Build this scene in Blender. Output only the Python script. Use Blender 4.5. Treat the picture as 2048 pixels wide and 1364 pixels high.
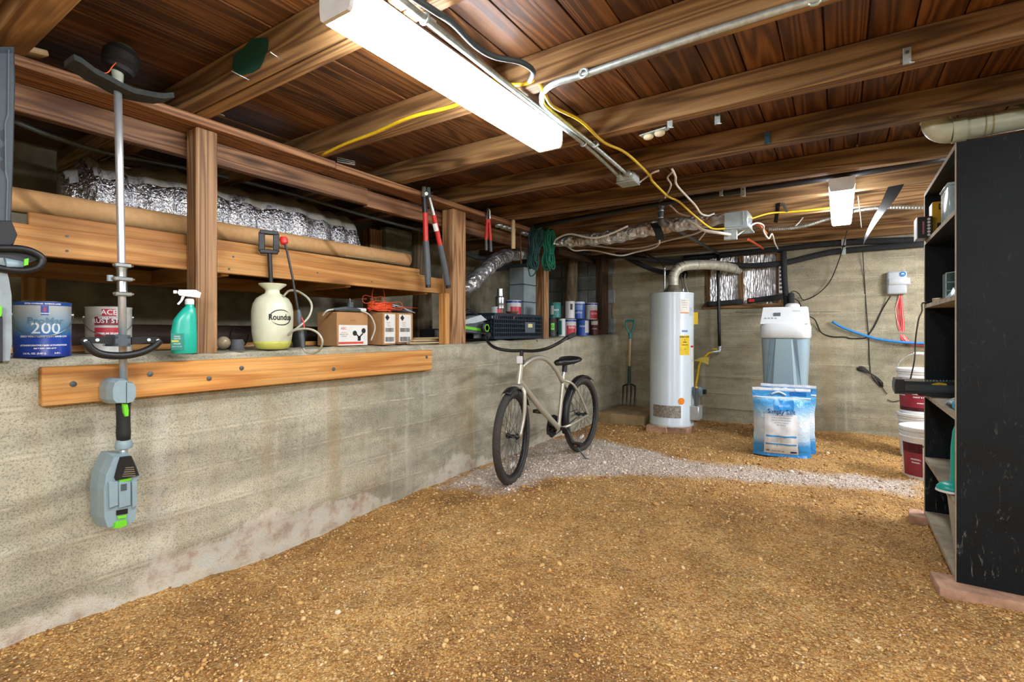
import bpy, bmesh, math, random
import numpy as np
from mathutils import Vector, Matrix, noise as mnoise

for o in list(bpy.data.objects):
    bpy.data.objects.remove(o)
SC = bpy.context.scene
COL = SC.collection
rnd = random.Random(7)
PI = math.pi

# ------------------------------------------------------------------ camera
FPX = 1000.0                       # focal length in pixels of a 2048 px wide frame
EYE = 1.08                         # eye height
YAW = math.atan(656 / FPX)
cs, sn = math.cos(YAW), math.sin(YAW)
cam = bpy.data.cameras.new('camera')
cam.sensor_width = 36.0
cam.lens = 36.0 * FPX / 2048.0
cam.shift_y = (663 - 682) / 2048.0
cam.clip_start = 0.02
camo = bpy.data.objects.new('camera', cam)
COL.objects.link(camo)
camo.location = (0, 0, EYE)
camo.rotation_euler = (PI / 2, 0, YAW)
SC.camera = camo

# ------------------------------------------------------------------ light and exposure
SC.view_settings.view_transform = 'Standard'
SC.view_settings.look = 'None'
SC.view_settings.gamma = 1.0
SC.view_settings.use_curve_mapping = False
SC.view_settings.exposure = 2.35
SC.cycles.max_bounces = 5
SC.cycles.diffuse_bounces = 3
SC.cycles.glossy_bounces = 3
SC.cycles.caustics_reflective = False
SC.cycles.caustics_refractive = False
SC.cycles.adaptive_threshold = 0.1
LAMP_POWER = 9.0                   # emission strength of the front tube light's lens
LAMP_FILL = 30.0                   # the unseen tube lights added for fill
w = bpy.data.worlds.new('world')
SC.world = w
w.use_nodes = True
w.node_tree.nodes['Background'].inputs[0].default_value = (0.9, 0.95, 1.0, 1)
w.node_tree.nodes['Background'].inputs[1].default_value = 0.3


def P(px, py, X=None, Y=None, Z=None, d=None):
    """world point seen at a photo pixel, on the plane X=, Y=, Z= or at depth d"""
    u = (px - 1024) / FPX
    v = (663 - py) / FPX
    r = Vector((cs * u - sn, sn * u + cs, v))
    if X is not None:
        t = X / r.x
    elif Y is not None:
        t = Y / r.y
    elif Z is not None:
        t = (Z - EYE) / r.z
    else:
        t = d
    return Vector((r.x * t, r.y * t, r.z * t + EYE))


# ------------------------------------------------------------------ materials
def lin(c):
    if isinstance(c, str):
        c = [int(c[i:i + 2], 16) / 255 for i in (0, 2, 4)]
    return tuple(((x / 12.92) if x <= 0.04045 else ((x + 0.055) / 1.055) ** 2.4) for x in c[:3]) + (1.0,)


class NT:
    def __init__(s, name):
        s.m = bpy.data.materials.new(name)
        s.m.use_nodes = True
        s.t = s.m.node_tree
        s.b = s.t.nodes['Principled BSDF']

    def n(s, typ, **kw):
        nd = s.t.nodes.new(typ)
        for k, v in kw.items():
            if k.startswith('i_'):
                k2 = k[2:]
                nd.inputs[int(k2) if k2.isdigit() else k2.replace('_', ' ')].default_value = v
            else:
                setattr(nd, k, v)
        return nd

    def l(s, a, ao, b, bi):
        s.t.links.new(a.outputs[ao], b.inputs[bi])

    def coord(s, scale=(1, 1, 1), kind='Object', rand=True):
        tc = s.n('ShaderNodeTexCoord')
        mp = s.n('ShaderNodeMapping')
        mp.inputs['Scale'].default_value = scale
        s.l(tc, kind, mp, 'Vector')
        if rand:
            oi = s.n('ShaderNodeObjectInfo')
            mu = s.n('ShaderNodeMath', operation='MULTIPLY')
            mu.inputs[1].default_value = 37.0
            s.l(oi, 'Random', mu, 0)
            s.l(mu, 0, mp, 'Location')
        return mp

    def noise(s, vec, scale, detail=4, rough=0.55, dist=0.0):
        nd = s.n('ShaderNodeTexNoise')
        nd.inputs['Scale'].default_value = scale
        nd.inputs['Detail'].default_value = detail
        nd.inputs['Roughness'].default_value = rough
        nd.inputs['Distortion'].default_value = dist
        s.l(vec, 0, nd, 'Vector')
        return nd

    def ramp(s, src, out, stops):
        r = s.n('ShaderNodeValToRGB')
        e = r.color_ramp.elements
        while len(e) < len(stops):
            e.new(0.5)
        for i, (p, c) in enumerate(stops):
            e[i].position = p
            e[i].color = c if not isinstance(c, (int, float)) else (c, c, c, 1)
        s.l(src, out, r, 'Fac')
        return r

    def mix(s, fac, a, b, mode='MIX'):
        m = s.n('ShaderNodeMix', data_type='RGBA', blend_type=mode)
        for inp, v in ((0, fac), (6, a), (7, b)):
            if isinstance(v, tuple) and not hasattr(v[0], 'outputs'):
                m.inputs[inp].default_value = v
            elif isinstance(v, tuple):
                s.t.links.new(v[0].outputs[v[1]], m.inputs[inp])
            else:
                m.inputs[inp].default_value = v
        return m

    def math(s, op, a, b=None):
        m = s.n('ShaderNodeMath', operation=op)
        for i, v in enumerate((a, b)):
            if v is None:
                continue
            if isinstance(v, tuple):
                s.t.links.new(v[0].outputs[v[1]], m.inputs[i])
            else:
                m.inputs[i].default_value = v
        return m

    def bump(s, src, out, strength=0.3, dist=0.01):
        b = s.n('ShaderNodeBump')
        b.inputs['Strength'].default_value = strength
        b.inputs['Distance'].default_value = dist
        s.l(src, out, b, 'Height')
        s.l(b, 0, s.b, 'Normal')
        return b

    def base(s, node, out=0):
        s.l(node, out, s.b, 'Base Color')


MATS = {}


def sm(col, rough=0.5, metal=0.0, var=0.12, scale=25.0, bump=0.0, bscale=200.0, name=None, alpha=None, trans=0.0):
    """plain procedural material: colour with faint mottling"""
    key = (col, rough, metal, var, scale, bump, bscale, trans)
    if key in MATS:
        return MATS[key]
    k = NT(name or 'mat_%s' % col)
    c = lin(col)
    mp = k.coord()
    nz = k.noise(mp, scale, 2)
    dk = tuple(x * (1 - var) for x in c[:3]) + (1,)
    lt = tuple(min(1, x * (1 + var)) for x in c[:3]) + (1,)
    r = k.ramp(nz, 0, [(0.3, dk), (0.7, lt)])
    k.base(r)
    k.b.inputs['Roughness'].default_value = rough
    k.b.inputs['Metallic'].default_value = metal
    if trans:
        k.b.inputs['Transmission Weight'].default_value = trans
    if bump:
        k.bump(k.noise(mp, bscale, 2), 0, bump, 0.004)
    MATS[key] = k.m
    return k.m


def wood(name, dark, mid, light, rough=0.65, bands=22.0, knot=0.8, stain=0.3, bump=0.25, gscale=1.0, axis=0):
    k = NT(name)
    if axis == 2:
        c0 = k.coord
        k.coord = lambda sc=(1, 1, 1), *a: c0((sc[1], sc[2], sc[0]), *a)
    mp = k.coord((0.5 * gscale, 9.0 * gscale, 9.0 * gscale))
    n1 = k.noise(mp, 1.0, 2, 0.4, 0.5)
    sv = k.math('MULTIPLY', (n1, 0), bands * 2.6)
    sv = k.math('SINE', (sv, 0))
    sv = k.math('MULTIPLY_ADD', (sv, 0), 0.5)
    sv.inputs[2].default_value = 0.5
    mp2 = k.coord((3.0, 140.0, 140.0))
    fib = k.noise(mp2, 1.0, 2, 0.6)
    mp3 = k.coord((0.9, 2.5, 2.5))
    big = k.noise(mp3, 1.0, 3, 0.6)
    lm = lambda p, q, t: tuple(x * (1 - t) + y * t for x, y in zip(lin(p), lin(q)))
    a = k.ramp(sv, 0, [(0.0, lm(dark, mid, 0.45)), (0.4, lin(mid)), (1.0, lm(mid, light, 0.8))])
    f = k.ramp(fib, 0, [(0.3, 0.55), (0.65, 1.0)])
    c = k.mix(0.75, (a, 0), (f, 0), 'MULTIPLY')
    st = k.ramp(big, 0, [(0.32, 1.0 - stain), (0.62, 1.0)])
    c = k.mix(1.0, (c, 2), (st, 0), 'MULTIPLY')
    if knot:
        mpk = k.coord((1.3, 5.5, 5.5))
        v = k.n('ShaderNodeTexVoronoi')
        v.inputs['Scale'].default_value = 1.0
        k.l(mpk, 0, v, 'Vector')
        kr = k.ramp(v, 0, [(0.07, 1.0), (0.17, 0.0)])
        kk = k.math('MULTIPLY', (kr, 0), knot)
        c = k.mix((kk, 0), (c, 2), tuple(x * 0.45 for x in lin(dark)[:3]) + (1,))
    # every board a little lighter or darker than its neighbour
    oi = k.n('ShaderNodeObjectInfo')
    hv = k.n('ShaderNodeHueSaturation')
    vr = k.math('MULTIPLY_ADD', (oi, 'Random'), 0.45)
    vr.inputs[2].default_value = 0.78
    k.l(vr, 0, hv, 'Value')
    k.t.links.new(c.outputs[2], hv.inputs['Color'])
    k.base(hv)
    k.b.inputs['Roughness'].default_value = rough
    ad = k.math('ADD', (fib, 0), (sv, 0))
    k.bump(ad, 0, bump, 0.002)
    return k.m


def concrete(name, c1, c2, c3, white=0.0, pink=False, rust=0.0, seam=(0.17, -0.08), bump=0.5, kind='Object'):
    k = NT(name)
    mp = k.coord((1, 1, 1), kind, rand=False)
    big = k.noise(mp, 1.3, 4, 0.6, 0.4)
    mpb = k.coord((0.7, 0.7, 4.5), kind, rand=False)
    band = k.noise(mpb, 1.6, 3, 0.6)
    med = k.noise(mp, 14, 5, 0.65)
    fine = k.noise(mp, 160, 2, 0.7)
    a = k.ramp(big, 0, [(0.3, lin(c1)), (0.5, lin(c2)), (0.72, lin(c3))])
    b = k.ramp(band, 0, [(0.38, 0.72), (0.5, 0.95), (0.56, 1.1)])
    c = k.mix(0.8, (a, 0), (b, 0), 'MULTIPLY')
    m = k.ramp(med, 0, [(0.3, 0.8), (0.6, 1.05)])
    c = k.mix(0.8, (c, 2), (m, 0), 'MULTIPLY')
    f = k.ramp(fine, 0, [(0.34, 0.5), (0.52, 1.06)])
    c = k.mix(0.85, (c, 2), (f, 0), 'MULTIPLY')
    # cement lines left at the joints between the form boards
    tcs = k.n('ShaderNodeTexCoord')
    sps = k.n('ShaderNodeSeparateXYZ')
    k.l(tcs, kind, sps, 'Vector')
    wob = k.noise(k.coord((1.2, 1.2, 0.2), kind, rand=False), 1.0, 2)
    z1 = k.math('MULTIPLY_ADD', (wob, 0), 0.035)
    k.l(sps, 2, z1, 2)
    z2 = k.math('ADD', (z1, 0), seam[1] - 0.0175)
    pg = k.math('PINGPONG', (z2, 0), seam[0] / 2)
    ls = k.ramp(pg, 0, [(0.0, 1.0), (0.007, 0.0)])
    ls2 = k.math('MULTIPLY', (ls, 0), (k.ramp(med, 0, [(0.42, 0.0), (0.62, 0.5)]), 0))
    c = k.mix((ls2, 0), (c, 2), lin('cdc4ae'))
    ls3 = k.ramp(pg, 0, [(0.006, 0.0), (0.009, 0.5), (0.016, 0.0)])
    ls4 = k.math('MULTIPLY', (ls3, 0), (k.ramp(med, 0, [(0.42, 0.0), (0.6, 0.8)]), 0))
    c = k.mix((ls4, 0), (c, 2), lin('6f6752'))
    # vertical drip stains
    mpd = k.coord((2.6, 2.6, 0.25), kind, rand=False)
    dr = k.noise(mpd, 1.5, 2, 0.6)
    d = k.ramp(dr, 0, [(0.56, 0.0), (0.7, 1.0)])
    dd = k.math('MULTIPLY', (d, 0), 0.45)
    c = k.mix((dd, 0), (c, 2), lin('a08a62'))
    mpw = k.coord((9, 9, 0.5), kind, rand=False)
    wd = k.noise(mpw, 1.2, 2, 0.6)
    d2 = k.ramp(wd, 0, [(0.62, 0.0), (0.76, 0.38)])
    c = k.mix((d2, 0), (c, 2), lin('d2d0c8'))
    if white:
        tc = k.n('ShaderNodeTexCoord')
        sx = k.n('ShaderNodeSeparateXYZ')
        k.l(tc, kind, sx, 'Vector')
        g = k.math('MULTIPLY_ADD', (sx, 2), -2.6)
        g.inputs[2].default_value = 1.02
        wn = k.noise(mp, 3.5, 6, 0.72, 0.5)
        ln = k.noise(mp, 0.9, 3, 0.5)
        l2 = k.math('MULTIPLY_ADD', (ln, 0), 1.6)
        l2.inputs[2].default_value = -0.85
        s0 = k.math('ADD', (g, 0), (wn, 0))
        s = k.math('ADD', (s0, 0), (l2, 0))
        e = k.ramp(s, 0, [(0.93, 0.0), (1.0, 0.75)])
        e2 = k.math('MULTIPLY', (e, 0), white)
        wc = k.ramp(med, 0, [(0.35, lin('b59b8c')), (0.5, lin('d8cfc0')), (0.65, lin('cfd2cc'))])
        c = k.mix((e2, 0), (c, 2), (wc, 0))
    if rust:
        rn = k.noise(mp, 2.1, 5, 0.6, 0.7)
        e = k.ramp(rn, 0, [(0.62, 0.0), (0.72, 1.0)])
        e2 = k.math('MULTIPLY', (e, 0), rust)
        c = k.mix((e2, 0), (c, 2), lin('a3703e'))
    k.base(c, 2)
    k.b.inputs['Roughness'].default_value = 0.92
    h1 = k.math('MULTIPLY', (med, 0), 0.6)
    h = k.math('ADD', (h1, 0), (fine, 0))
    k.bump(h, 0, bump, 0.006)
    return k.m


def foil(name, col='cfd2d6', scale=22.0, strength=0.9, rough=0.22, stretch=(1, 1, 1)):
    k = NT(name)
    mp = k.coord(stretch)
    v = k.n('ShaderNodeTexVoronoi')
    v.inputs['Scale'].default_value = scale
    k.l(mp, 0, v, 'Vector')
    nz = k.noise(mp, scale * 0.8, 4, 0.6, 1.0)
    ad = k.math('ADD', (v, 0), (nz, 0))
    k.bump(ad, 0, strength, 0.02)
    k.b.inputs['Base Color'].default_value = lin(col)
    k.b.inputs['Metallic'].default_value = 0.75
    k.b.inputs['Roughness'].default_value = rough
    return k.m


def emit(name, col, strength):
    k = NT(name)
    k.b.inputs['Base Color'].default_value = lin(col)
    k.b.inputs['Emission Color'].default_value = lin(col)
    k.b.inputs['Emission Strength'].default_value = strength
    k.b.inputs['Roughness'].default_value = 0.4
    return k.m


M_joist = wood('old_joist_wood', '4a3018', '9c7446', 'bd9664', bands=20, stain=0.55)
M_sub = wood('subfloor_wood', '341c0c', '6c411c', '8f5e30', bands=26, stain=0.45, rough=0.5)
M_beam = wood('beam_wood', '4c2d18', '946642', 'b0845a', bands=24, stain=0.45)
M_post = wood('post_wood', '5e3d20', 'ac7f52', 'c89e70', bands=24, stain=0.35)
M_pine = wood('orange_pine', 'a8662a', 'cf9148', 'dca560', bands=12, stain=0.25, bump=0.12)
M_dark = wood('dark_crawl_wood', '2c1c10', '553a24', '6e4e33', bands=22, stain=0.5)
M_log = wood('weathered_log', '4a3c2a', '7b6748', '97835f', bands=16, stain=0.4, axis=2, knot=0)
M_pale = wood('pale_stick_wood', 'a88a5c', 'cdb184', 'dcc69c', bands=10, stain=0.2, knot=0)
M_stick = wood('pale_handle_wood', 'b89a6c', 'd6bc90', 'e0cca4', bands=6, stain=0.1, knot=0, axis=2)
M_black = sm('17181a', 0.45)
M_blackm = sm('1b1c1e', 0.7, bump=0.2)
M_rubber = sm('2a2a2a', 0.8)
M_foam = sm('2e3134', 0.95, bump=0.3, bscale=300)
M_white = sm('e6e8e8', 0.4, var=0.04)
M_grey = sm('8fa3aa', 0.45, var=0.06)
M_dgrey = sm('4d5458', 0.5)
M_steel = sm('b9c0c0', 0.32, 1.0)
M_galv = sm('c2cfcf', 0.42, 0.6, var=0.2, scale=40)
M_alu = sm('c9ced0', 0.4, 0.7, var=0.05)
M_chrome = sm('d8dadc', 0.12, 1.0, var=0.03)
M_green = sm('6fd02c', 0.4, var=0.05)
M_red = sm('c92a22', 0.45)
M_yel = sm('e8c620', 0.45, var=0.08)
M_ochre = sm('d9b21c', 0.45, var=0.08)
M_brick = sm('b08a70', 0.9, var=0.3, scale=18, bump=0.5, bscale=90)
M_card = sm('b98a5a', 0.85, var=0.08, scale=8, bump=0.1)
M_foil = foil('crumpled_foil')
M_foilw = foil('bubble_foil', 'f0f2f6', 26, 0.7, 0.3, (2.2, 1, 0.5))
M_paper = sm('e9e7e0', 0.7, var=0.04)
M_ink = sm('1a1a1c', 0.6)
M_lens = emit('lit_lens', 'f4f8ff', LAMP_POWER)
M_lens_fill = emit('fill_lens_bright', 'f6f9ff', LAMP_FILL)  # lens of the added fill fixtures out of view
M_lens3 = emit('lit_lens_rear', 'f4f8ff', LAMP_POWER * 0.7)
M_lens_fill_side = emit('fill_lens_side', 'f6f9ff', LAMP_POWER * 0.9)  # lens of the added fill fixture hidden by the shelving


# ------------------------------------------------------------------ mesh helpers
def tag(o, label=None, cat=None, group=None, kind=None):
    if label:
        o['label'] = label
    if cat:
        o['category'] = cat
    if group:
        o['group'] = group
    if kind:
        o['kind'] = kind
    return o


def empty(name, loc, rz=0.0, label=None, cat=None, group=None):
    o = bpy.data.objects.new(name, None)
    COL.objects.link(o)
    o.empty_display_size = 0.05
    o.location = loc
    o.rotation_euler = (0, 0, rz)
    return tag(o, label, cat, group)


def mobj(name, verts, faces, mat, parent=None, smooth=False, mats=None, fm=None):
    """link a mesh object; verts are in the parent's frame (world when there is no parent).
    The object's origin goes to the base of its bounding box."""
    v = [Vector(p) for p in verts]
    lo = Vector((min(p[i] for p in v) for i in range(3)))
    hi = Vector((max(p[i] for p in v) for i in range(3)))
    org = Vector(((lo.x + hi.x) / 2, (lo.y + hi.y) / 2, lo.z))
    me = bpy.data.meshes.new(name)
    me.from_pydata([p - org for p in v], [], faces)
    if mats:
        for m in mats:
            me.materials.append(m)
        if fm:
            me.polygons.foreach_set('material_index', fm)
    else:
        me.materials.append(mat)
    if smooth:
        me.polygons.foreach_set('use_smooth', [True] * len(me.polygons))
        if smooth != 'all':
            try:
                me.set_sharp_from_angle(angle=math.radians(smooth if smooth is not True else 40))
            except Exception:
                pass
    me.update()
    o = bpy.data.objects.new(name, me)
    COL.objects.link(o)
    o.location = org
    if parent:
        o.parent = parent
    return o


def frame(d, up=(0, 0, 1)):
    d = Vector(d).normalized()
    up = Vector(up)
    if abs(d.dot(up.normalized())) > 0.98:
        up = Vector((1, 0, 0))
    s = d.cross(up).normalized()
    return d, s, s.cross(d).normalized()


class MB:
    def __init__(s):
        s.v, s.f, s.m = [], [], []
        s.cur = 0

    def add(s, vs, fs):
        k = len(s.v)
        s.v += [Vector(p) for p in vs]
        s.f += [tuple(i + k for i in f) for f in fs]
        s.m += [s.cur] * len(fs)
        return s

    def mat(s, i):
        s.cur = i
        return s

    def box(s, lo, hi, bev=0.0):
        lo, hi = Vector(lo), Vector(hi)
        c = (lo + hi) / 2
        h = (hi - lo) / 2
        return s.obox(c, (1, 0, 0), (0, 1, 0), (0, 0, 1), h, bev)

    def obox(s, c, ax, ay, az, h, bev=0.0):
        c, ax, ay, az = Vector(c), Vector(ax), Vector(ay), Vector(az)
        if not bev:
            vs = [c + ax * h[0] * i + ay * h[1] * j + az * h[2] * k
                  for k in (-1, 1) for j in (-1, 1) for i in (-1, 1)]
            return s.add(vs, [(0, 2, 3, 1), (4, 5, 7, 6), (0, 1, 5, 4), (2, 6, 7, 3), (0, 4, 6, 2), (1, 3, 7, 5)])
        b = min(bev, h[0] * 0.95, h[1] * 0.95, h[2] * 0.95)
        bm = bmesh.new()
        bmesh.ops.create_cube(bm, size=2)
        for v in bm.verts:
            v.co = Vector((v.co.x * h[0], v.co.y * h[1], v.co.z * h[2]))
        bmesh.ops.bevel(bm, geom=list(bm.edges), offset=b, segments=2 if b > 0.006 else 1, affect='EDGES', profile=0.5)
        bm.verts.index_update()
        vs = [c + ax * v.co.x + ay * v.co.y + az * v.co.z for v in bm.verts]
        fs = [tuple(v.index for v in f.verts) for f in bm.faces]
        bm.free()
        return s.add(vs, fs)

    def bar(s, p0, p1, w, h, up=(0, 0, 1), bev=0.0):
        p0, p1 = Vector(p0), Vector(p1)
        d, sd, u = frame(p1 - p0, up)
        return s.obox((p0 + p1) / 2, d, sd, u, ((p1 - p0).length / 2, w / 2, h / 2), bev)

    def tube(s, pts, r, seg=8, caps=True, closed=False, sq=None):
        pts = [Vector(p) for p in pts]
        n = len(pts)
        rs = r if isinstance(r, (list, tuple)) else [r] * n
        t0 = (pts[1] - pts[0]).normalized()
        _, sd, u = frame(t0)
        k = len(s.v)
        for i in range(n):
            if closed:
                t = (pts[(i + 1) % n] - pts[i - 1]).normalized()
            elif i == 0:
                t = pts[1] - pts[0]
            elif i == n - 1:
                t = pts[-1] - pts[-2]
            else:
                t = (pts[i + 1] - pts[i]).normalized() + (pts[i] - pts[i - 1]).normalized()
            if t.length < 1e-9:
                t = Vector((0, 0, 1))
            t.normalize()
            sd = (sd - t * sd.dot(t))
            if sd.length < 1e-6:
                _, sd, u = frame(t)
            sd.normalize()
            u = sd.cross(t).normalized()
            ex = 1.0 if sq is None else sq
            for j in range(seg):
                a = 2 * PI * j / seg
                s.v.append(pts[i] + sd * math.cos(a) * rs[i] + u * math.sin(a) * rs[i] * ex)
        m = n if closed else n - 1
        for i in range(m):
            for j in range(seg):
                a, b = k + i * seg + j, k + i * seg + (j + 1) % seg
                c, d = k + ((i + 1) % n) * seg + (j + 1) % seg, k + ((i + 1) % n) * seg + j
                s.f.append((a, d, c, b))
                s.m.append(s.cur)
        if caps and not closed:
            s.f.append(tuple(k + j for j in range(seg)))
            s.f.append(tuple(k + (n - 1) * seg + j for j in reversed(range(seg))))
            s.m += [s.cur, s.cur]
        return s

    def lathe(s, prof, c=(0, 0, 0), seg=24, axis=(0, 0, 1), a0=0.0, a1=2 * PI, sx=1.0, sy=1.0, ref=None):
        """prof: list of (radius, height along axis)"""
        c = Vector(c)
        ax = Vector(axis).normalized()
        if ref is None:
            ref = Vector((1, 0, 0)) if abs(ax.x) < 0.9 else Vector((0, 1, 0))
        e1 = (Vector(ref) - ax * Vector(ref).dot(ax)).normalized()
        e2 = ax.cross(e1)
        full = abs(a1 - a0 - 2 * PI) < 1e-6
        na = seg if full else seg + 1
        k = len(s.v)
        for (r, h) in prof:
            for j in range(na):
                a = a0 + (a1 - a0) * j / seg
                s.v.append(c + e1 * math.cos(a) * r * sx + e2 * math.sin(a) * r * sy + ax * h)
        for i in range(len(prof) - 1):
            for j in range(seg):
                j2 = (j + 1) % na if full else j + 1
                s.f.append((k + i * na + j, k + i * na + j2, k + (i + 1) * na + j2, k + (i + 1) * na + j))
                s.m.append(s.cur)
        if full:
            if prof[0][0] > 1e-5:
                s.f.append(tuple(k + j for j in reversed(range(na))))
                s.m.append(s.cur)
            if prof[-1][0] > 1e-5:
                q = k + (len(prof) - 1) * na
                s.f.append(tuple(q + j for j in range(na)))
                s.m.append(s.cur)
        return s

    def cyl(s, p0, p1, r, seg=16, r1=None):
        p0, p1 = Vector(p0), Vector(p1)
        return s.lathe([(r, 0), (r if r1 is None else r1, (p1 - p0).length)], p0, seg, p1 - p0)

    def prism(s, poly, c, ax, ay, t):
        """flat outline poly [(a,b)] in plane ax, ay at c, thickness t along ax x ay (centred)"""
        c, ax, ay = Vector(c), Vector(ax).normalized(), Vector(ay).normalized()
        az = ax.cross(ay)
        n = len(poly)
        vs = [c + ax * a + ay * b - az * t / 2 for a, b in poly] + [c + ax * a + ay * b + az * t / 2 for a, b in poly]
        fs = [tuple(reversed(range(n))), tuple(range(n, 2 * n))]
        fs += [(i, (i + 1) % n, n + (i + 1) % n, n + i) for i in range(n)]
        return s.add(vs, fs)

    def ball(s, c, r, seg=14, rings=8, sc=(1, 1, 1)):
        k = len(s.v)
        c = Vector(c)
        vs = [c + Vector((0, 0, -r * sc[2]))]
        for i in range(1, rings):
            th = PI * i / rings
            for j in range(seg):
                a = 2 * PI * j / seg
                vs.append(c + Vector((r * math.sin(th) * math.cos(a) * sc[0], r * math.sin(th) * math.sin(a) * sc[1],
                                      -r * math.cos(th) * sc[2])))
        vs.append(c + Vector((0, 0, r * sc[2])))
        fs = []
        for j in range(seg):
            fs.append((0, 1 + (j + 1) % seg, 1 + j))
            for i in range(rings - 2):
                a = 1 + i * seg + j
                b = 1 + i * seg + (j + 1) % seg
                fs.append((a, b, b + seg, a + seg))
            q = 1 + (rings - 2) * seg
            fs.append((q + j, q + (j + 1) % seg, len(vs) - 1))
        return s.add(vs, fs)

    def build(s, name, mat, parent=None, smooth=35, mats=None):
        return mobj(name, s.v, s.f, mat, parent, smooth, mats, s.m if mats else None)


def kid(name, mb, mat, root, smooth=35, world=True, mats=None):
    """part of a thing; the shapes in mb are in world space when world=True (root unrotated)"""
    if world and root is not None:
        off = Vector(root.location)
        p = root.parent
        while p:
            off += Vector(p.location)
            p = p.parent
        mb.v = [v - off for v in mb.v]
    elif root is not None and root.parent is not None:
        off = Vector(root.location)          # a sub-part: shapes are in the thing's frame
        mb.v = [v - off for v in mb.v]
    return mb.build(name, mat, root, smooth, mats)


def smooth_path(pts, n=6):
    """Catmull-Rom through pts"""
    pts = [Vector(p) for p in pts]
    q = [pts[0] * 2 - pts[1]] + pts + [pts[-1] * 2 - pts[-2]]
    out = []
    for i in range(1, len(q) - 2):
        p0, p1, p2, p3 = q[i - 1], q[i], q[i + 1], q[i + 2]
        for k in range(n):
            t = k / n
            out.append(0.5 * ((2 * p1) + (p2 - p0) * t + (2 * p0 - 5 * p1 + 4 * p2 - p3) * t * t
                              + (3 * p1 - p0 - 3 * p2 + p3) * t ** 3))
    out.append(pts[-1])
    return out


def board(name, p0, p1, w, h, mat, parent=None, up=(0, 0, 1), bev=0.003, jit=0.0):
    """lumber: local X runs along the board so that the grain does too"""
    p0, p1 = Vector(p0), Vector(p1)
    d, sd, u = frame(p1 - p0, up)
    L = (p1 - p0).length
    mb = MB().obox((0, 0, 0), (1, 0, 0), (0, 1, 0), (0, 0, 1), (L / 2, w / 2, h / 2), bev)
    me = bpy.data.meshes.new(name)
    me.from_pydata(mb.v, [], mb.f)
    me.materials.append(mat)
    o = bpy.data.objects.new(name, me)
    COL.objects.link(o)
    # local +Y must be right-handed with X and Z
    y = u.cross(d)
    R = Matrix((d, y, u)).transposed().to_4x4()
    loc = (p0 + p1) / 2
    if parent:
        off = Vector(parent.location)
        loc = loc - off
        o.parent = parent
    o.matrix_local = Matrix.Translation(loc) @ R
    return o


def text_mesh(s, size, align='CENTER', bold=0.0):
    cu = bpy.data.curves.new('t', 'FONT')
    cu.body = s
    cu.size = size
    cu.align_x = align
    cu.align_y = 'CENTER'
    cu.offset = bold
    cu.resolution_u = 3
    o = bpy.data.objects.new('t', cu)
    COL.objects.link(o)
    dg = bpy.context.evaluated_depsgraph_get()
    me = bpy.data.meshes.new_from_object(o.evaluated_get(dg))
    v = [tuple(x.co) for x in me.vertices]
    f = [tuple(p.vertices) for p in me.polygons]
    bpy.data.objects.remove(o)
    bpy.data.meshes.remove(me)
    return v, f


def flat_text(name, s, size, c, ax, ay, mat, parent, bold=0.0, off=0.0006, world=True, align='CENTER', sx=1.0):
    v, f = text_mesh(s, size, align, bold)
    c, ax, ay = Vector(c), Vector(ax).normalized(), Vector(ay).normalized()
    az = ax.cross(ay)
    mb = MB()
    mb.add([c + ax * p[0] * sx + ay * p[1] + az * off for p in v], f)
    return kid(name, mb, mat, parent, False, world)


def cyl_text(name, s, size, c, r, ang, z, mat, parent, bold=0.0, off=0.0008, world=True, sx=1.0):
    """lettering wrapped round a vertical cylinder (axis through c), centred at angle ang, height z"""
    v, f = text_mesh(s, size, 'CENTER', bold)
    mb = MB()
    R = r + off
    vs = []
    for p in v:
        a = ang + p[0] * sx / R
        vs.append(Vector(c) + Vector((R * math.cos(a), R * math.sin(a), z + p[1])))
    mb.add(vs, f)
    return kid(name, mb, mat, parent, False, world)


def cyl_patch(name, c, r, a0, a1, z0, z1, mat, parent, off=0.0005, world=True, seg=12, r1=None):
    mb = MB()
    R0 = r + off
    R1 = (r if r1 is None else r1) + off
    vs, fs = [], []
    for j in range(seg + 1):
        a = a0 + (a1 - a0) * j / seg
        vs += [Vector(c) + Vector((R0 * math.cos(a), R0 * math.sin(a), z0)),
               Vector(c) + Vector((R1 * math.cos(a), R1 * math.sin(a), z1))]
    for j in range(seg):
        fs.append((2 * j, 2 * j + 2, 2 * j + 3, 2 * j + 1))
    mb.add(vs, fs)
    return kid(name, mb, mat, parent, 'all', world)


def cable(name, pts, r, mat, label, cat='cable', group=None, n=6, seg=6):
    mb = MB().tube(smooth_path(pts, n), r, seg)
    return tag(mb.build(name, mat, None, 'all'), label, cat, group)


def copy_tree(o, parent=None):
    c = o.copy()
    COL.objects.link(c)
    if parent:
        c.parent = parent
    for ch in list(o.children):
        copy_tree(ch, c)
    return c


def fbm(x, y, z=0.0, oc=4):
    return mnoise.fractal(Vector((x, y, z)), 1.0, 2.0, oc)
# ================================================================== STRUCTURE
X_WALL, X_CRAWL, X_RIGHT = -2.40, -4.0, 3.6
Y_BACK, Y_FRONT = 6.40, -2.6
Z_SUB, Z_JB = 2.175, 2.05


def ledge_z(y):
    return 0.985 + max(0.0, y - 2.9) * 0.018


def wall_x(y):
    return X_WALL - max(0.0, y - 3.2) * 0.022


# ---- floor: trodden gravel and earth
pale_px = [(880, 975), (960, 985), (1010, 992), (1060, 975), (1120, 960), (1250, 950), (1400, 955), (1560, 966),
           (1700, 976), (1840, 992), (1840, 962), (1650, 946), (1500, 932), (1400, 922), (1300, 902), (1210, 880),
           (1150, 872), (1080, 880)]
pale_poly = np.array([[P(a, b, Z=0).x, P(a, b, Z=0).y] for a, b in pale_px])


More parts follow.
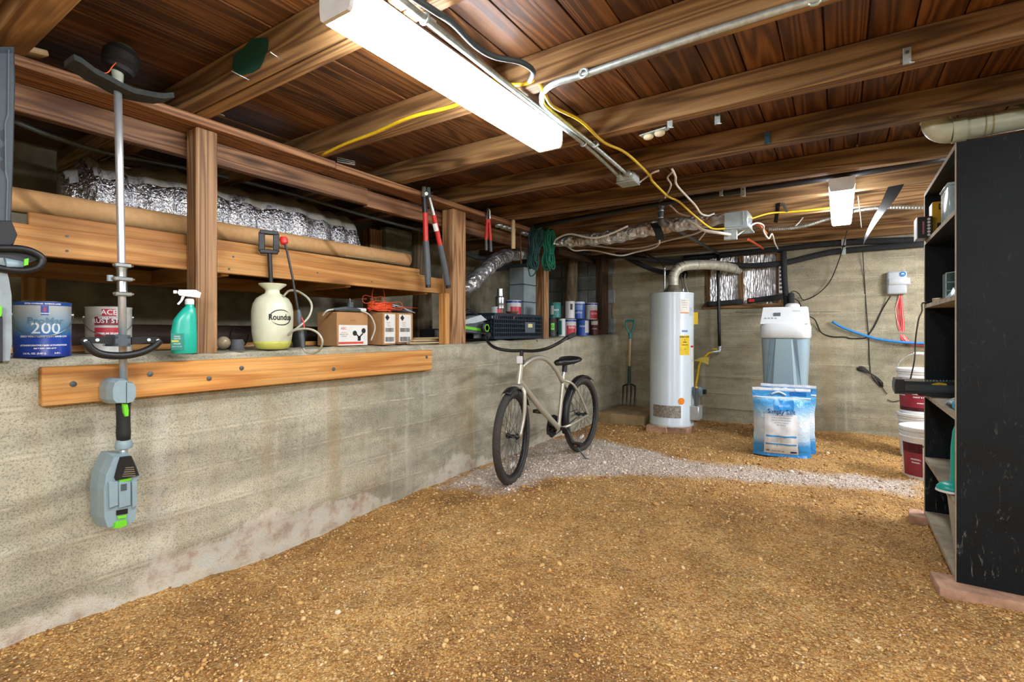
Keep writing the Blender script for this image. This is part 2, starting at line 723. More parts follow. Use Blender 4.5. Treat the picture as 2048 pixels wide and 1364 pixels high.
def pale_mask(xs, ys):
    """0..1 amount of pale crushed stone at floor points"""
    px, py = pale_poly[:, 0], pale_poly[:, 1]
    n = len(px)
    inside = np.zeros(len(xs), bool)
    dist = np.full(len(xs), 1e9)
    for i in range(n):
        x1, y1, x2, y2 = px[i], py[i], px[(i + 1) % n], py[(i + 1) % n]
        c = ((y1 > ys) != (y2 > ys))
        with np.errstate(divide='ignore', invalid='ignore'):
            xi = (x2 - x1) * (ys - y1) / (y2 - y1) + x1
        inside ^= c & (xs < xi)
        dx, dy = x2 - x1, y2 - y1
        t = np.clip(((xs - x1) * dx + (ys - y1) * dy) / (dx * dx + dy * dy), 0, 1)
        dist = np.minimum(dist, np.hypot(xs - x1 - t * dx, ys - y1 - t * dy))
    sd = np.where(inside, dist, -dist)
    nz = np.array([fbm(a * 4, b * 4, 3.1, 3) for a, b in zip(xs, ys)])
    return np.clip((sd + nz * 0.09 + 0.05) / 0.16, 0, 1)


def floor_z(x, y):
    z = 0.014 * fbm(x * 1.1, y * 1.1, 0.3, 3) + 0.012 * fbm(x * 5, y * 5, 4.0, 4)
    z += 0.02 * math.exp(-((y - 2.9) / 0.7) ** 2) * math.exp(-((x + 2.0) / 0.8) ** 2)
    z -= 0.045 * math.exp(-((y - 1.5) / 0.6) ** 2) * math.exp(-((x + 2.4) / 0.7) ** 2)
    return z


def axis_steps(a, b, fine0, fine1, f, c):
    out = [a]
    while out[-1] < b - 1e-6:
        s = f if fine0 <= out[-1] < fine1 else c
        out.append(min(b, out[-1] + s))
    return out


fx = axis_steps(-2.62, X_RIGHT, -2.62, 1.6, 0.028, 0.15)
fy = axis_steps(Y_FRONT, Y_BACK + 0.05, 0.2, 6.5, 0.028, 0.15)
fv = [(x, y, floor_z(x, y) + (0.005 * mnoise.noise(Vector((x * 45, y * 45, 1))) if 0.2 < y else 0)) for y in fy for x in fx]
nx = len(fx)
ff = [(j * nx + i, j * nx + i + 1, (j + 1) * nx + i + 1, (j + 1) * nx + i) for j in range(len(fy) - 1) for i in range(nx - 1)]
k = NT('gravel_earth')
mp = k.coord((1, 1, 1), 'Object', rand=False)
big = k.noise(mp, 1.1, 4, 0.65, 0.3)
med = k.noise(mp, 7.0, 4, 0.7)
v1 = k.n('ShaderNodeTexVoronoi')
v1.inputs['Scale'].default_value = 120.0
k.l(mp, 0, v1, 'Vector')
v2 = k.n('ShaderNodeTexVoronoi')
v2.inputs['Scale'].default_value = 62.0
k.l(mp, 0, v2, 'Vector')
sepc = k.n('ShaderNodeSeparateColor')
k.l(v1, 'Color', sepc, 0)
earth = k.ramp(sepc, 0, [(0.0, lin('b08046')), (0.35, lin('dcae68')), (0.7, lin('ecc684')), (0.95, lin('f0d29c')), (1.0, lin('f2dfba'))])
bd = k.ramp(big, 0, [(0.3, lin('b8a082')), (0.5, lin('ecdcc2')), (0.68, lin('fff8ea'))])
c = k.mix(1.0, (earth, 0), (bd, 0), 'MULTIPLY')
md = k.ramp(med, 0, [(0.3, 0.62), (0.6, 1.08)])
c = k.mix(0.9, (c, 2), (md, 0), 'MULTIPLY')
palec = k.ramp(sepc, 1, [(0.0, lin('a58c78')), (0.35, lin('d6c0ac')), (0.75, lin('ead9c8')), (1.0, lin('f6eee4'))])
at = k.n('ShaderNodeAttribute', attribute_name='pale')
c = k.mix((at, 'Fac'), (c, 2), (palec, 0))
edge = k.ramp(v1, 0, [(0.0, 1.05), (0.75, 0.55)])
c = k.mix(0.8, (c, 2), (edge, 0), 'MULTIPLY')
k.base(c, 2)
k.b.inputs['Roughness'].default_value = 0.95
hh = k.math('ADD', (v1, 0), (v2, 0))
hm = k.math('MULTIPLY', (hh, 0), -1.0)
k.bump(hm, 0, 0.9, 0.008)
M_floor = k.m
floor = tag(mobj('floor', fv, ff, M_floor, smooth='all'), kind='structure')
pm = pale_mask(np.array([p[0] for p in fv]), np.array([p[1] for p in fv]))
at_ = floor.data.attributes.new('pale', 'FLOAT', 'POINT')
at_.data.foreach_set('value', pm.astype(np.float32))


def island_mat(name, stops):
    k = NT(name)
    g = k.n('ShaderNodeNewGeometry')
    r = k.ramp(g, 'Random Per Island', stops)
    mp = k.coord((1, 1, 1), rand=False)
    nz = k.noise(mp, 300, 2)
    m = k.ramp(nz, 0, [(0.3, 0.75), (0.7, 1.1)])
    c = k.mix(0.8, (r, 0), (m, 0), 'MULTIPLY')
    k.base(c, 2)
    k.b.inputs['Roughness'].default_value = 0.9
    return k.m


M_peb = island_mat('brown_pebbles', [(0.0, lin('8c6230')), (0.3, lin('c08e4e')), (0.6, lin('d8ab68')), (0.9, lin('e2bc7c')), (0.98, lin('e4c898')), (1.0, lin('ecdcc0'))])
M_pebp = island_mat('pale_pebbles', [(0.0, lin('a58a72')), (0.3, lin('d2bca4')), (0.7, lin('e8d8c6')), (1.0, lin('f6f0e8'))])


def pebbles(name, pts, sizes, mat, seed):
    rg = np.random.default_rng(seed)
    g = (1 + 5 ** 0.5) / 2
    iv = np.array([(-1, g, 0), (1, g, 0), (-1, -g, 0), (1, -g, 0), (0, -1, g), (0, 1, g), (0, -1, -g), (0, 1, -g),
                   (g, 0, -1), (g, 0, 1), (-g, 0, -1), (-g, 0, 1)]) / 1.9
    it = np.array([(0, 11, 5), (0, 5, 1), (0, 1, 7), (0, 7, 10), (0, 10, 11), (1, 5, 9), (5, 11, 4), (11, 10, 2),
                   (10, 7, 6), (7, 1, 8), (3, 9, 4), (3, 4, 2), (3, 2, 6), (3, 6, 8), (3, 8, 9), (4, 9, 5), (2, 4, 11),
                   (6, 2, 10), (8, 6, 7), (9, 8, 1)])
    n = len(pts)
    a = rg.uniform(0, 2 * np.pi, n)
    sc = sizes[:, None] * rg.uniform(0.6, 1.25, (n, 3)) * np.array([1, 1, 0.65])
    v = iv[None] * (1 + rg.uniform(-0.22, 0.22, (n, 12, 1)))
    v = v * sc[:, None, :]
    tilt = rg.uniform(-0.5, 0.5, n)
    z = v[..., 2] + v[..., 0] * np.sin(tilt)[:, None]
    x = v[..., 0] * np.cos(a)[:, None] - v[..., 1] * np.sin(a)[:, None]
    y = v[..., 0] * np.sin(a)[:, None] + v[..., 1] * np.cos(a)[:, None]
    vv = np.stack([x, y, z], -1) + pts[:, None, :]
    vv = vv.reshape(-1, 3)
    fs = (it[None] + (np.arange(n) * 12)[:, None, None]).reshape(-1, 3)
    me = bpy.data.meshes.new(name)
    me.vertices.add(len(vv))
    off = np.array(floor.location)
    me.vertices.foreach_set('co', (vv - off).astype(np.float32).ravel())
    me.loops.add(fs.size)
    me.loops.foreach_set('vertex_index', fs.astype(np.int32).ravel())
    me.polygons.add(len(fs))
    me.polygons.foreach_set('loop_start', np.arange(0, fs.size, 3, dtype=np.int32))
    me.update(calc_edges=True)
    me.materials.append(mat)
    o = bpy.data.objects.new(name, me)
    COL.objects.link(o)
    o.parent = floor
    return tag(o, kind='stuff')


rg = np.random.default_rng(5)
N = 260000
cx = rg.uniform(-2.45, 2.2, N)
cy = rg.uniform(0.3, 6.38, N)
dd = np.maximum(0.9, -sn * cx + cs * cy)
lat = np.abs((cs * cx + sn * cy) / np.maximum(dd, 0.1))
keep = (rg.uniform(0, 1, N) < np.clip((1.7 / dd) ** 1.6, 0, 1)) & (lat < 1.2) & (-sn * cx + cs * cy > 1.3)
cx, cy, dd = cx[keep], cy[keep], dd[keep]
if len(cx) > 48000:
    cx, cy, dd = cx[:48000], cy[:48000], dd[:48000]
cz = np.array([floor_z(a, b) for a, b in zip(cx, cy)])
sz = np.clip(rg.lognormal(math.log(0.0034), 0.45, len(cx)), 0.002, 0.017) * np.clip(dd / 2.6, 0.9, 1.5)
cp = pale_mask(cx, cy)
isp = cp > rg.uniform(0.15, 0.85, len(cx))
pts3 = np.stack([cx, cy, cz + sz * 0.15], -1)
pebbles('gravel', pts3[~isp], sz[~isp], M_peb, 1)
pebbles('pale_gravel', pts3[isp], sz[isp], M_pebp, 2)

# ---- low concrete wall along the left, with its ledge running back into the crawl space
M_conL = concrete('concrete_left', '98957f', 'b2ad97', 'c6c0a9', white=0.75, rust=0.2)
M_conB = concrete('concrete_back', '918c76', 'aba48b', 'bcb398', white=0.0, rust=0.1, seam=(0.185, -0.10))
ys = axis_steps(Y_FRONT, Y_BACK, 0.2, 6.5, 0.035, 0.2)
prof = [('f', z) for z in np.arange(-0.12, 0.955, 0.022)] + [('c', a) for a in (0.15, 0.4, 0.7, 1.0)] + \
       [('t', t) for t in list(np.arange(0.03, 0.5, 0.03)) + [0.6, 0.8, 1.0, 1.3, 1.64]]
wv = []
for y in ys:
    zl = ledge_z(y)
    x0 = wall_x(y)
    chip = 0.012 * fbm(y * 3, 9.1, 0, 4) + 0.008 * fbm(y * 14, 2.2, 0, 2)
    for kd, q in prof:
        if kd == 'f':
            z = -0.12 + (q + 0.12) * (zl - 0.03 + 0.12) / (0.94 + 0.12)
            line = 0.0
            for i, zz in enumerate((0.13, 0.30, 0.47, 0.64, 0.81)):
                zz2 = zz + 0.006 * math.sin(y * 1.3 + i)
                line += 0.006 * math.exp(-((z - zz2) / 0.012) ** 2) + (0.005 if (z > zz2) == (i % 2 == 0) else 0)
            x = x0 + line + 0.006 * fbm(y * 2.5, z * 2.5, 1.7, 5) + 0.0022 * mnoise.noise(Vector((y * 40, z * 40, 5)))
            if z < 0.25:   # spalled, flaking base
                x += 0.012 * max(0, fbm(y * 5, z * 7, 8.8, 4)) * (1 - max(z, 0) / 0.25)
            wv.append((x, y, z))
        elif kd == 'c':
            a = q * PI / 2
            wv.append((x0 - 0.03 + 0.03 * math.cos(a) + chip * (1 - q * 0.5), y,
                       zl - 0.03 + 0.03 * math.sin(a) + chip * q))
        else:
            wv.append((x0 - 0.03 - q, y, zl + chip * max(0, 1 - q / 0.2)
                       + (0.006 * fbm(y * 8, q * 8, 3.3, 3) if q < 0.5 else 0.012 * fbm(y * 3, q * 3, 3.3, 3) * 1.0) - 0.003))
npf = len(prof)
wf = [(j * npf + i, (j + 1) * npf + i, (j + 1) * npf + i + 1, j * npf + i + 1) for j in range(len(ys) - 1) for i in range(npf - 1)]
wall_left = tag(mobj('wall_left', wv, wf, M_conL, smooth='all'), kind='structure')

# ---- crawl space back wall (board-marked concrete) behind the ledge
cv, cf = [], []
cys = axis_steps(Y_FRONT, Y_BACK, -9, 9, 0.12, 0.12)
czs = list(np.arange(0.9, 2.24, 0.03))
for y in cys:
    for z in czs:
        cv.append((X_CRAWL + (0.006 if int(z / 0.17) % 2 else 0) + 0.01 * fbm(y * 2, z * 3, 5, 3), y, z))
n = len(czs)
cf = [(j * n + i, (j + 1) * n + i, (j + 1) * n + i + 1, j * n + i + 1) for j in range(len(cys) - 1) for i in range(n - 1)]
tag(mobj('wall_crawlspace', cv, cf, sm('a59e86', 0.95, var=0.35, scale=6, bump=0.6, bscale=60), smooth='all'), kind='structure')

# ---- back wall with the window opening
wl, wr = P(1412, 600, Y=Y_BACK).x, P(1562, 600, Y=Y_BACK).x
wb, wt = P(1412, 617, Y=Y_BACK).z, 2.02
bx = sorted(set([round(v, 4) for v in np.arange(-2.56, X_RIGHT, 0.04)] + [wl, wr]))
bz = sorted(set([round(v, 4) for v in np.arange(-0.12, 2.16, 0.022)] + [wb, wt]))
bv = []
for x in bx:
    for z in bz:
        line = 0
        for i, zz in enumerate((0.17, 0.345, 0.53, 0.72, 0.90, 1.08, 1.27, 1.46, 1.64, 1.83, 2.0)):
            zz2 = zz + 0.008 * math.sin(x * 1.7 + i * 2)
            line += 0.005 * math.exp(-((z - zz2) / 0.010) ** 2) + (0.005 if (z > zz2) == (i % 2 == 0) else 0)
        hole_edge = (wl - 1e-4 <= x <= wr + 1e-4 and wb - 1e-4 <= z <= wt + 1e-4)
        y = Y_BACK - (0.006 if hole_edge else line + 0.005 * fbm(x * 2.2, z * 2.8, 6.6, 5))
        bv.append((x, y, z))
n = len(bz)
bf = []
for i in range(len(bx) - 1):
    for j in range(n - 1):
        mx, mz = (bx[i] + bx[i + 1]) / 2, (bz[j] + bz[j + 1]) / 2
        if wl < mx < wr and wb < mz < wt:
            continue
        bf.append((i * n + j, (i + 1) * n + j, (i + 1) * n + j + 1, i * n + j + 1))
q = len(bv)
bv += [(wl, Y_BACK, wb), (wr, Y_BACK, wb), (wr, Y_BACK, wt), (wl, Y_BACK, wt),
       (wl, Y_BACK + 0.2, wb), (wr, Y_BACK + 0.2, wb), (wr, Y_BACK + 0.2, wt), (wl, Y_BACK + 0.2, wt)]
bf += [(q, q + 4, q + 5, q + 1), (q + 1, q + 5, q + 6, q + 2), (q + 2, q + 6, q + 7, q + 3), (q + 3, q + 7, q + 4, q), (q + 4, q + 7, q + 6, q + 5)]
wall_back = tag(mobj('wall_back', bv, bf, M_conB, smooth=30), kind='structure')

# ---- block wall at the far end of the crawl space: every block its own piece
wcn = tag(MB().box((X_CRAWL, Y_BACK - 0.02, 0.9), (-2.5, Y_BACK + 0.1, 2.16)).build('wall_corner', sm('8a877b', 0.95, bump=0.4)), kind='structure')
blk = MB().box((-0.195, -0.02, -0.093), (0.195, 0.02, 0.093), 0.006)
M_block = sm('8f9490', 0.95, var=0.25, scale=7, bump=0.6, bscale=120, name='grey_block')
bme = None
for r in range(7):
    for cidx in range(5):
        x = -2.72 - cidx * 0.40 - (0.2 if r % 2 else 0)
        z = 1.06 + 0.1 + r * 0.196
        if x < X_CRAWL + 0.1 or z > 2.1:
            continue
        if bme is None:
            o = blk.build('block', M_block)
            bme = o.data
        else:
            o = bpy.data.objects.new('block', bme)
            COL.objects.link(o)
        o.parent = wcn
        o.location = Vector((x, Y_BACK - 0.025 - rnd.uniform(0, 0.004), z - 0.093)) - Vector(wcn.location)

# ---- walls outside the picture
tag(MB().box((X_RIGHT, Y_FRONT, -0.1), (X_RIGHT + 0.15, Y_BACK, 2.2)).build('wall_right', M_conB), kind='structure')
tag(MB().box((X_CRAWL, Y_FRONT - 0.15, -0.1), (X_RIGHT, Y_FRONT, 2.2)).build('wall_front', M_conB), kind='structure')

# ---- ceiling: subfloor boards on joists
ceil = tag(MB().box((X_CRAWL, Y_FRONT, Z_SUB + 0.02), (X_RIGHT, Y_BACK, Z_SUB + 0.06)).build('ceiling', M_dark), kind='structure')
x = X_CRAWL + 0.07
while x < X_RIGHT - 0.05:
    w_ = rnd.choice((0.135, 0.14, 0.138, 0.185, 0.142))
    x += w_ / 2
    z = Z_SUB + 0.010 + rnd.uniform(-0.003, 0.003)
    cut = rnd.choice((1.09, 2.33, 2.95, 3.63, 4.2))
    board('subfloor_board', (x, Y_FRONT + 0.01, z), (x, cut - 0.003, z), w_ - 0.005, 0.02, M_sub, ceil, bev=0.002)
    board('subfloor_board', (x, cut + 0.003, z), (x, Y_BACK - 0.01, z), w_ - 0.005, 0.02, M_sub, ceil, bev=0.002)
    x += w_ / 2
zj = (Z_SUB + Z_JB) / 2
hj = Z_SUB - Z_JB
for y0, y1 in [(-2.3, -2.25), (-1.7, -1.65), (-1.1, -1.05), (-0.5, -0.45), (-0.02, 0.03), (0.44, 0.535),
               (1.03, 1.088), (1.092, 1.15), (1.69, 1.76), (2.295, 2.365), (2.91, 2.975), (3.60, 3.665),
               (4.16, 4.22), (4.73, 4.79), (5.30, 5.355), (5.86, 5.915), (6.30, 6.35)]:
    yc = (y0 + y1) / 2
    tl = rnd.uniform(-0.006, 0.006)
    board('joist', (X_CRAWL + 0.02, yc + tl, zj), (X_RIGHT - 0.02, yc - tl, zj), y1 - y0, hj, M_joist, ceil, bev=0.004)


# ---- tube light fixtures
def tube_light(name, x0, x1, y0, y1, ztop, zbot, label, lens=None):
    c = Vector(((x0 + x1) / 2, y0, zbot))
    root = empty(name, c, 0, label, 'lamp', 'tube lights')
    hw = (x1 - x0) / 2
    mx = (x0 + x1) / 2
    b = MB().box((mx - hw * 0.92, y0 + 0.02, ztop - 0.02), (mx + hw * 0.92, y1 - 0.02, ztop), 0.003)
    kid('housing', b, M_white, root)
    # wrap-round ribbed lens
    prof = [(-hw, ztop - 0.015), (-hw, zbot + 0.035), (-hw * 0.93, zbot + 0.008), (-hw * 0.8, zbot),
            (hw * 0.8, zbot), (hw * 0.93, zbot + 0.008), (hw, zbot + 0.035), (hw, ztop - 0.015)]
    m = MB()
    vs = [(mx + a, y0 + 0.012, z) for a, z in prof] + [(mx + a, y1 - 0.012, z) for a, z in prof]
    kk = len(prof)
    m.add(vs, [(i, i + 1, kk + i + 1, kk + i) for i in range(kk - 1)])
    kid('lens', m, lens or M_lens_fill, root, 60)
    for ya, yb in ((y0, y0 + 0.014), (y1 - 0.014, y1)):
        e = MB().prism([(a, z) for a, z in prof] + [(hw, ztop), (-hw, ztop)], (mx, (ya + yb) / 2, 0), (1, 0, 0), (0, 0, 1), 0.014)
        kid('end_cap', e, M_white, root, False)
    return root


tube_light('tube_light', -1.24, -1.105, 0.89, 2.125, 2.046, 1.955, 'long glowing wraparound tube light under the joists in the foreground', M_lens)
tube_light('tube_light', -0.06, 0.08, 3.75, 5.0, 2.046, 1.965, 'smaller-looking lit tube light near the back wall, right of the metal duct box', M_lens3)
tube_light('tube_light', -0.1, 0.045, -1.9, -0.68, 2.046, 1.955, 'added fill tube light straight behind the camera')  # unseen fixture, added as frontal fill
tube_light('tube_light', 1.75, 1.895, -0.5, 0.72, 2.046, 1.955, 'added fill tube light behind and to the right of the camera')  # another fill fixture added out of view, evens out the brightness
tube_light('tube_light', 2.0, 2.145, 3.75, 4.97, 2.046, 1.955, 'added fill tube light over the far side of the black shelving')  # added outside the frame to brighten the back wall and floor
tube_light('tube_light', 1.2, 1.345, 4.85, 6.07, 2.046, 1.955, 'added fill tube light near the back wall hidden behind the black shelving', M_lens_fill_side)  # added where the shelving hides it, brightens the back wall from the right
# ================================================================== TIMBER FRAME ALONG THE LEDGE
XP = -2.43                          # front face of the posts
post = board('wooden_post', (-2.478, 1.153, 0.975), (-2.478, 1.153, 2.008), 0.093, 0.094, M_post, None, up=(1, 0, 0), bev=0.005)
tag(post, 'square old wooden post on the ledge between the teal spray bottle and the pump sprayer', 'post')
post = board('wooden_post', (-2.485, 2.975, 0.975), (-2.485, 2.975, 2.006), 0.155, 0.11, M_post, None, up=(1, 0, 0), bev=0.005)
tag(post, 'thick wooden post on the ledge right of the long red loppers', 'post')
o = board('stud', (-2.478, 2.853, 0.985), (-2.478, 2.853, 1.366), 0.045, 0.07, M_pine, None, up=(1, 0, 0))
tag(o, 'short orange pine stud propping the shelf end beside the thick post', 'stud')
o = board('stud', (-2.56, 4.47, ledge_z(4.4) - 0.01), (-2.56, 4.47, 1.93), 0.10, 0.10, M_post, None, up=(1, 0, 0))
tag(o, 'wooden stud with a red painted edge right of the black crate', 'stud')
kid('red_paint', MB().box((-2.5095, 4.445, 1.22), (-2.508, 4.50, 1.62)), sm('b5513c', 0.8, var=0.3, scale=15), o, False) if False else None
o = board('stud', (-2.58, 6.06, ledge_z(6.0) - 0.01), (-2.58, 6.06, 2.04), 0.20, 0.09, M_dark, None, up=(1, 0, 0))
tag(o, 'dark brown stud standing against the corner of the block wall beside the paint cans', 'stud')
for (px, X, zt, lean, r, lab) in [(843, -3.25, 2.03, 0.0, 0.085, 'weathered round log post behind the cardboard boxes'),
                                  (1141, -2.9, 2.03, -0.12, 0.085, 'leaning weathered log post behind the small paint cans')]:
    b = P(px, 640, X=X)
    zb = ledge_z(b.y) - 0.02
    mb = MB()
    pts, rs = [], []
    for i in range(9):
        t = i / 8
        pts.append((b.x + 0.01 * math.sin(t * 5), b.y + lean * (t - 0.5) * -1.0, zb + t * (zt - zb)))
        rs.append(r * (1.12 - 0.2 * t + 0.03 * math.sin(t * 9)))
    mb.tube(pts, rs, 14)
    o = mb.build('log_post', M_log, None, 50)
    o.rotation_euler = (0, 0, 0)
    tag(o, lab, 'post')

# beam above the posts: two flat plates and a face board set back under them
o = board('top_plate', (-2.49, -2.4, 2.029), (-2.49, 1.83, 2.029), 0.18, 0.038, M_beam, None)
tag(o, 'flat wooden plate on top of the left post, near length', 'beam')
o = board('top_plate', (-2.477, 1.833, 2.026), (-2.477, 4.06, 2.026), 0.15, 0.036, M_beam, None)
tag(o, 'flat wooden plate above the thick post, with tools hung along it', 'beam')
o = board('beam', (-2.585, -2.4, 1.955), (-2.585, 2.2, 1.955), 0.045, 0.105, M_beam, None)
tag(o, 'wooden beam board behind the left post under the near plate', 'beam')
o = board('beam', (-2.59, 2.203, 1.945), (-2.59, 4.2, 1.945), 0.045, 0.105, M_beam, None)
tag(o, 'wooden beam board behind the thick post under the far plate', 'beam')
for (a, b, w_, h_, mt, lab) in [
        (P(1113, 501, X=-2.55), P(1203, 528, X=-2.75), 0.05, 0.06, M_dark, 'slanting brown brace board above the small paint cans'),
        (P(1112, 502, X=-2.62), P(1180, 524, X=-2.8), 0.04, 0.05, M_dark, 'second slanting brace board tucked under the first above the paint cans'),
        (P(60, 470, X=-3.8), P(700, 478, X=-3.85), 0.05, 0.14, M_dark, 'dark board along the crawl space wall behind the foil duct')]:
    tag(board('brace_board', a, b, w_, h_, mt, None), lab, 'board')
# loose wood on the plate
tag(board('wood_shim', P(20, 93, X=-2.40), P(88, 110, X=-2.42), 0.06, 0.02, M_pale, None), 'pale splintered shim on the plate at the far left end', 'shim')
for (px, py, lab, n_) in [(430, 229, 'flattened tin piece on the plate above the left post', 1), (692, 322, 'bundle of short tin strips where the two plates meet', 3)]:
    root = empty('tin_strip', P(px, py, X=-2.42) , 0, lab, 'tin strip')
    for i in range(n_):
        a = P(px - 18, py - 6 + i * 4, X=-2.42)
        b = P(px + 18, py + 2 + i * 3, X=-2.36)
        kid('strip', MB().bar(a, b, 0.02, 0.002), M_galv, root, False)

# ---- orange pine shelf hung between the posts
root = empty('pine_shelf', (-2.9, 1.2, 1.365), 0, 'orange pine shelf between the posts carrying the cardboard tube', 'shelf')
board('front_rail', (-2.545, -1.2, 1.422), (-2.545, 2.893, 1.424), 0.038, 0.113, M_pine, root)
board('back_rail', (-3.5, -1.2, 1.402), (-3.5, 2.98, 1.402), 0.038, 0.09, M_pine, root)
for y in (-0.3, 0.42, 1.30, 2.05, 2.75):
    board('cross_piece', (-2.566, y, 1.402), (-3.48, y + 0.05, 1.402), 0.038, 0.09, M_pine, root)
for i, x in enumerate((-2.68, -2.84, -3.0, -3.16, -3.32, -3.45)):
    board('shelf_board', (x, -1.2, 1.458), (x, 2.9, 1.458), 0.14, 0.018, M_dark, root)
for y in (0.80, 2.25):
    board('leg', (-3.46, y, 0.985), (-3.46, y, 1.357), 0.09, 0.038, M_pine, root, up=(1, 0, 0))
for y, z in [(0.68, 1.452), (0.68, 1.395), (1.30, 1.39), (1.32, 1.452), (2.2, 1.40), (2.7, 1.45), (1.8, 1.42)]:
    kid('nail_head', MB().cyl((-2.5265, y, z), (-2.523, y, z), 0.005, 8), M_dgrey, root)
o = board('trim_board', P(55, 440, X=-2.575), P(838, 547, X=-2.565), 0.018, 0.062, M_pine, None)
tag(o, 'long orange trim board standing on edge on the shelf before the cardboard tube', 'board')
o = board('lath', P(690, 512, X=-2.64), P(788, 524, X=-2.62), 0.012, 0.008, M_pale, None)
tag(o, 'thin pale lath lying along the trim board below the cardboard tube', 'lath')
# cardboard tube
k = NT('spiral_cardboard')
mpp = k.coord((1, 1, 1), rand=False)
wv_ = k.n('ShaderNodeTexWave', wave_type='BANDS', bands_direction='DIAGONAL')
wv_.inputs['Scale'].default_value = 0.9
wv_.inputs['Distortion'].default_value = 0.0
k.l(mpp, 0, wv_, 'Vector')
rr = k.ramp(wv_, 1, [(0.0, lin('8f6a3e')), (0.02, lin('bb8f5c')), (1.0, lin('c39a68'))])
nz = k.noise(mpp, 40, 3)
r2 = k.ramp(nz, 0, [(0.3, 0.88), (0.7, 1.05)])
cc = k.mix(1.0, (rr, 0), (r2, 0), 'MULTIPLY')
k.base(cc, 2)
k.b.inputs['Roughness'].default_value = 0.8
mb = MB()
a, b = Vector((-2.70, 0.1, 1.5915)), Vector((-2.70, 2.69, 1.612))
L = (b - a).length
mb.lathe([(0.049, 0), (0.049, L), (0.043, L), (0.043, 0.0), (0.049, 0)], a, 28, b - a)
tag(mb.build('cardboard_tube', k.m, None, 40), 'long brown cardboard tube lying on the orange shelf', 'tube')
# stacked laths at the end of the shelf
for i in range(5):
    a = P(812 + i * 4, 522 - i * 6, X=-2.62)
    b = P(925 - i * 6, 528 - i * 5, X=-2.50 - 0.01 * i)
    a.z, b.z = 1.478 + i * 0.012, 1.478 + i * 0.012
    a.y, b.y = 2.62 + i * 0.02, 2.88
    a.x, b.x = -2.62 - 0.05 * i, -2.56 - 0.05 * i
    tag(board('lath', a, b, 0.035, 0.008, M_pale, None), ['bottom pale lath of the little stack at the shelf end', 'second pale lath from the bottom of the stack at the shelf end', 'middle pale lath of the stack at the shelf end', 'second pale lath from the top of the stack at the shelf end', 'top pale lath of the little stack at the shelf end'][i], 'lath', 'laths at the shelf end')
# big insulated foil duct
k = NT('dusty_foil')
mpp = k.coord((1, 1, 1), rand=False)
mpw = k.coord((5, 26, 3), rand=False)
nz = k.noise(mpw, 1.0, 5, 0.6, 0.6)
nf = k.noise(mpp, 60, 3, 0.6, 0.5)
ad = k.math('MULTIPLY_ADD', (nz, 0), 2.0)
k.l(nf, 0, ad, 2)
bmp_ = k.bump(ad, 0, 0.7, 0.012)
g = k.n('ShaderNodeNewGeometry')
sx_ = k.n('ShaderNodeSeparateXYZ')
k.l(g, 'True Normal', sx_, 0)
n2 = k.noise(mpp, 6, 4)
s_ = k.math('MULTIPLY_ADD', (n2, 0), 0.5)
k.l(sx_, 2, s_, 2)
du = k.ramp(s_, 0, [(0.62, 0.0), (0.82, 1.0)])
cm = k.mix((du, 0), lin('d5d6d8'), lin('8d8877'))
k.base(cm, 2)
inv = k.math('SUBTRACT', 1.0, (du, 0))
k.l(inv, 0, k.b, 'Metallic')
rg_ = k.math('MULTIPLY_ADD', (du, 0), 0.6)
rg_.inputs[2].default_value = 0.2
k.l(rg_, 0, k.b, 'Roughness')
bs0 = k.math('MULTIPLY', (inv, 0), 0.8)
bs1 = k.math('ADD', (bs0, 0), 0.06)
k.l(bs1, 0, bmp_, 'Strength')
M_dustfoil = k.m


def duct(name, pts, r, label, mat, ripple=0.08, seg=28, n=14, sq=None):
    pp = smooth_path(pts, n)
    mb = MB()
    rs = []
    for i in range(len(pp)):
        t = i / max(1, len(pp) - 1)
        rs.append(r * (1 + ripple * math.sin(i * 1.15) + 0.05 * math.sin(i * 0.31)) * (0.55 + 0.45 * min(1, min(t, 1 - t) * 9)))
    mb.tube(pp, rs, seg, sq=sq)
    for i, q in enumerate(mb.v):
        mb.v[i] = q + Vector((fbm(q.x * 7, q.y * 7, q.z * 7, 3), fbm(q.x * 7, q.y * 7, q.z * 7 + 9, 3), fbm(q.x * 7, q.y * 7 + 5, q.z * 7, 3))) * (0.009 if r > 0.1 else 0.016) * (r / 0.17 if r < 0.1 else 1.0)
    return tag(mb.build(name, mat, None, 'all'), label, 'duct')


duct('insulated_duct', [(-3.3, 0.86, 1.73), (-3.26, 1.1, 1.745), (-3.22, 1.45, 1.75), (-3.2, 1.9, 1.745), (-3.22, 2.3, 1.735), (-3.3, 2.6, 1.72)], 0.242,
     'fat silver foil insulated duct lying behind the cardboard tube', M_dustfoil, 0.05)

# ---- brace board bolted to the front of the ledge wall
root = empty('ledge_board', (-2.355, 1.56, 0.818), 0, 'long orange pine board bolted to the front of the concrete ledge', 'board')
board('plank', (-2.36, 0.562, 0.885), (-2.36, 2.57, 0.885), 0.04, 0.138, M_pine, root)
for px, py in [(146, 768), (418, 757), (483, 736), (667, 738), (853, 714), (300, 748)]:
    c = P(px, py, X=-2.34)
    kid('bolt', MB().lathe([(0.0105, 0), (0.0105, 0.003), (0.006, 0.006), (0, 0.0065)], c, 10, (1, 0, 0)), M_dgrey, root)

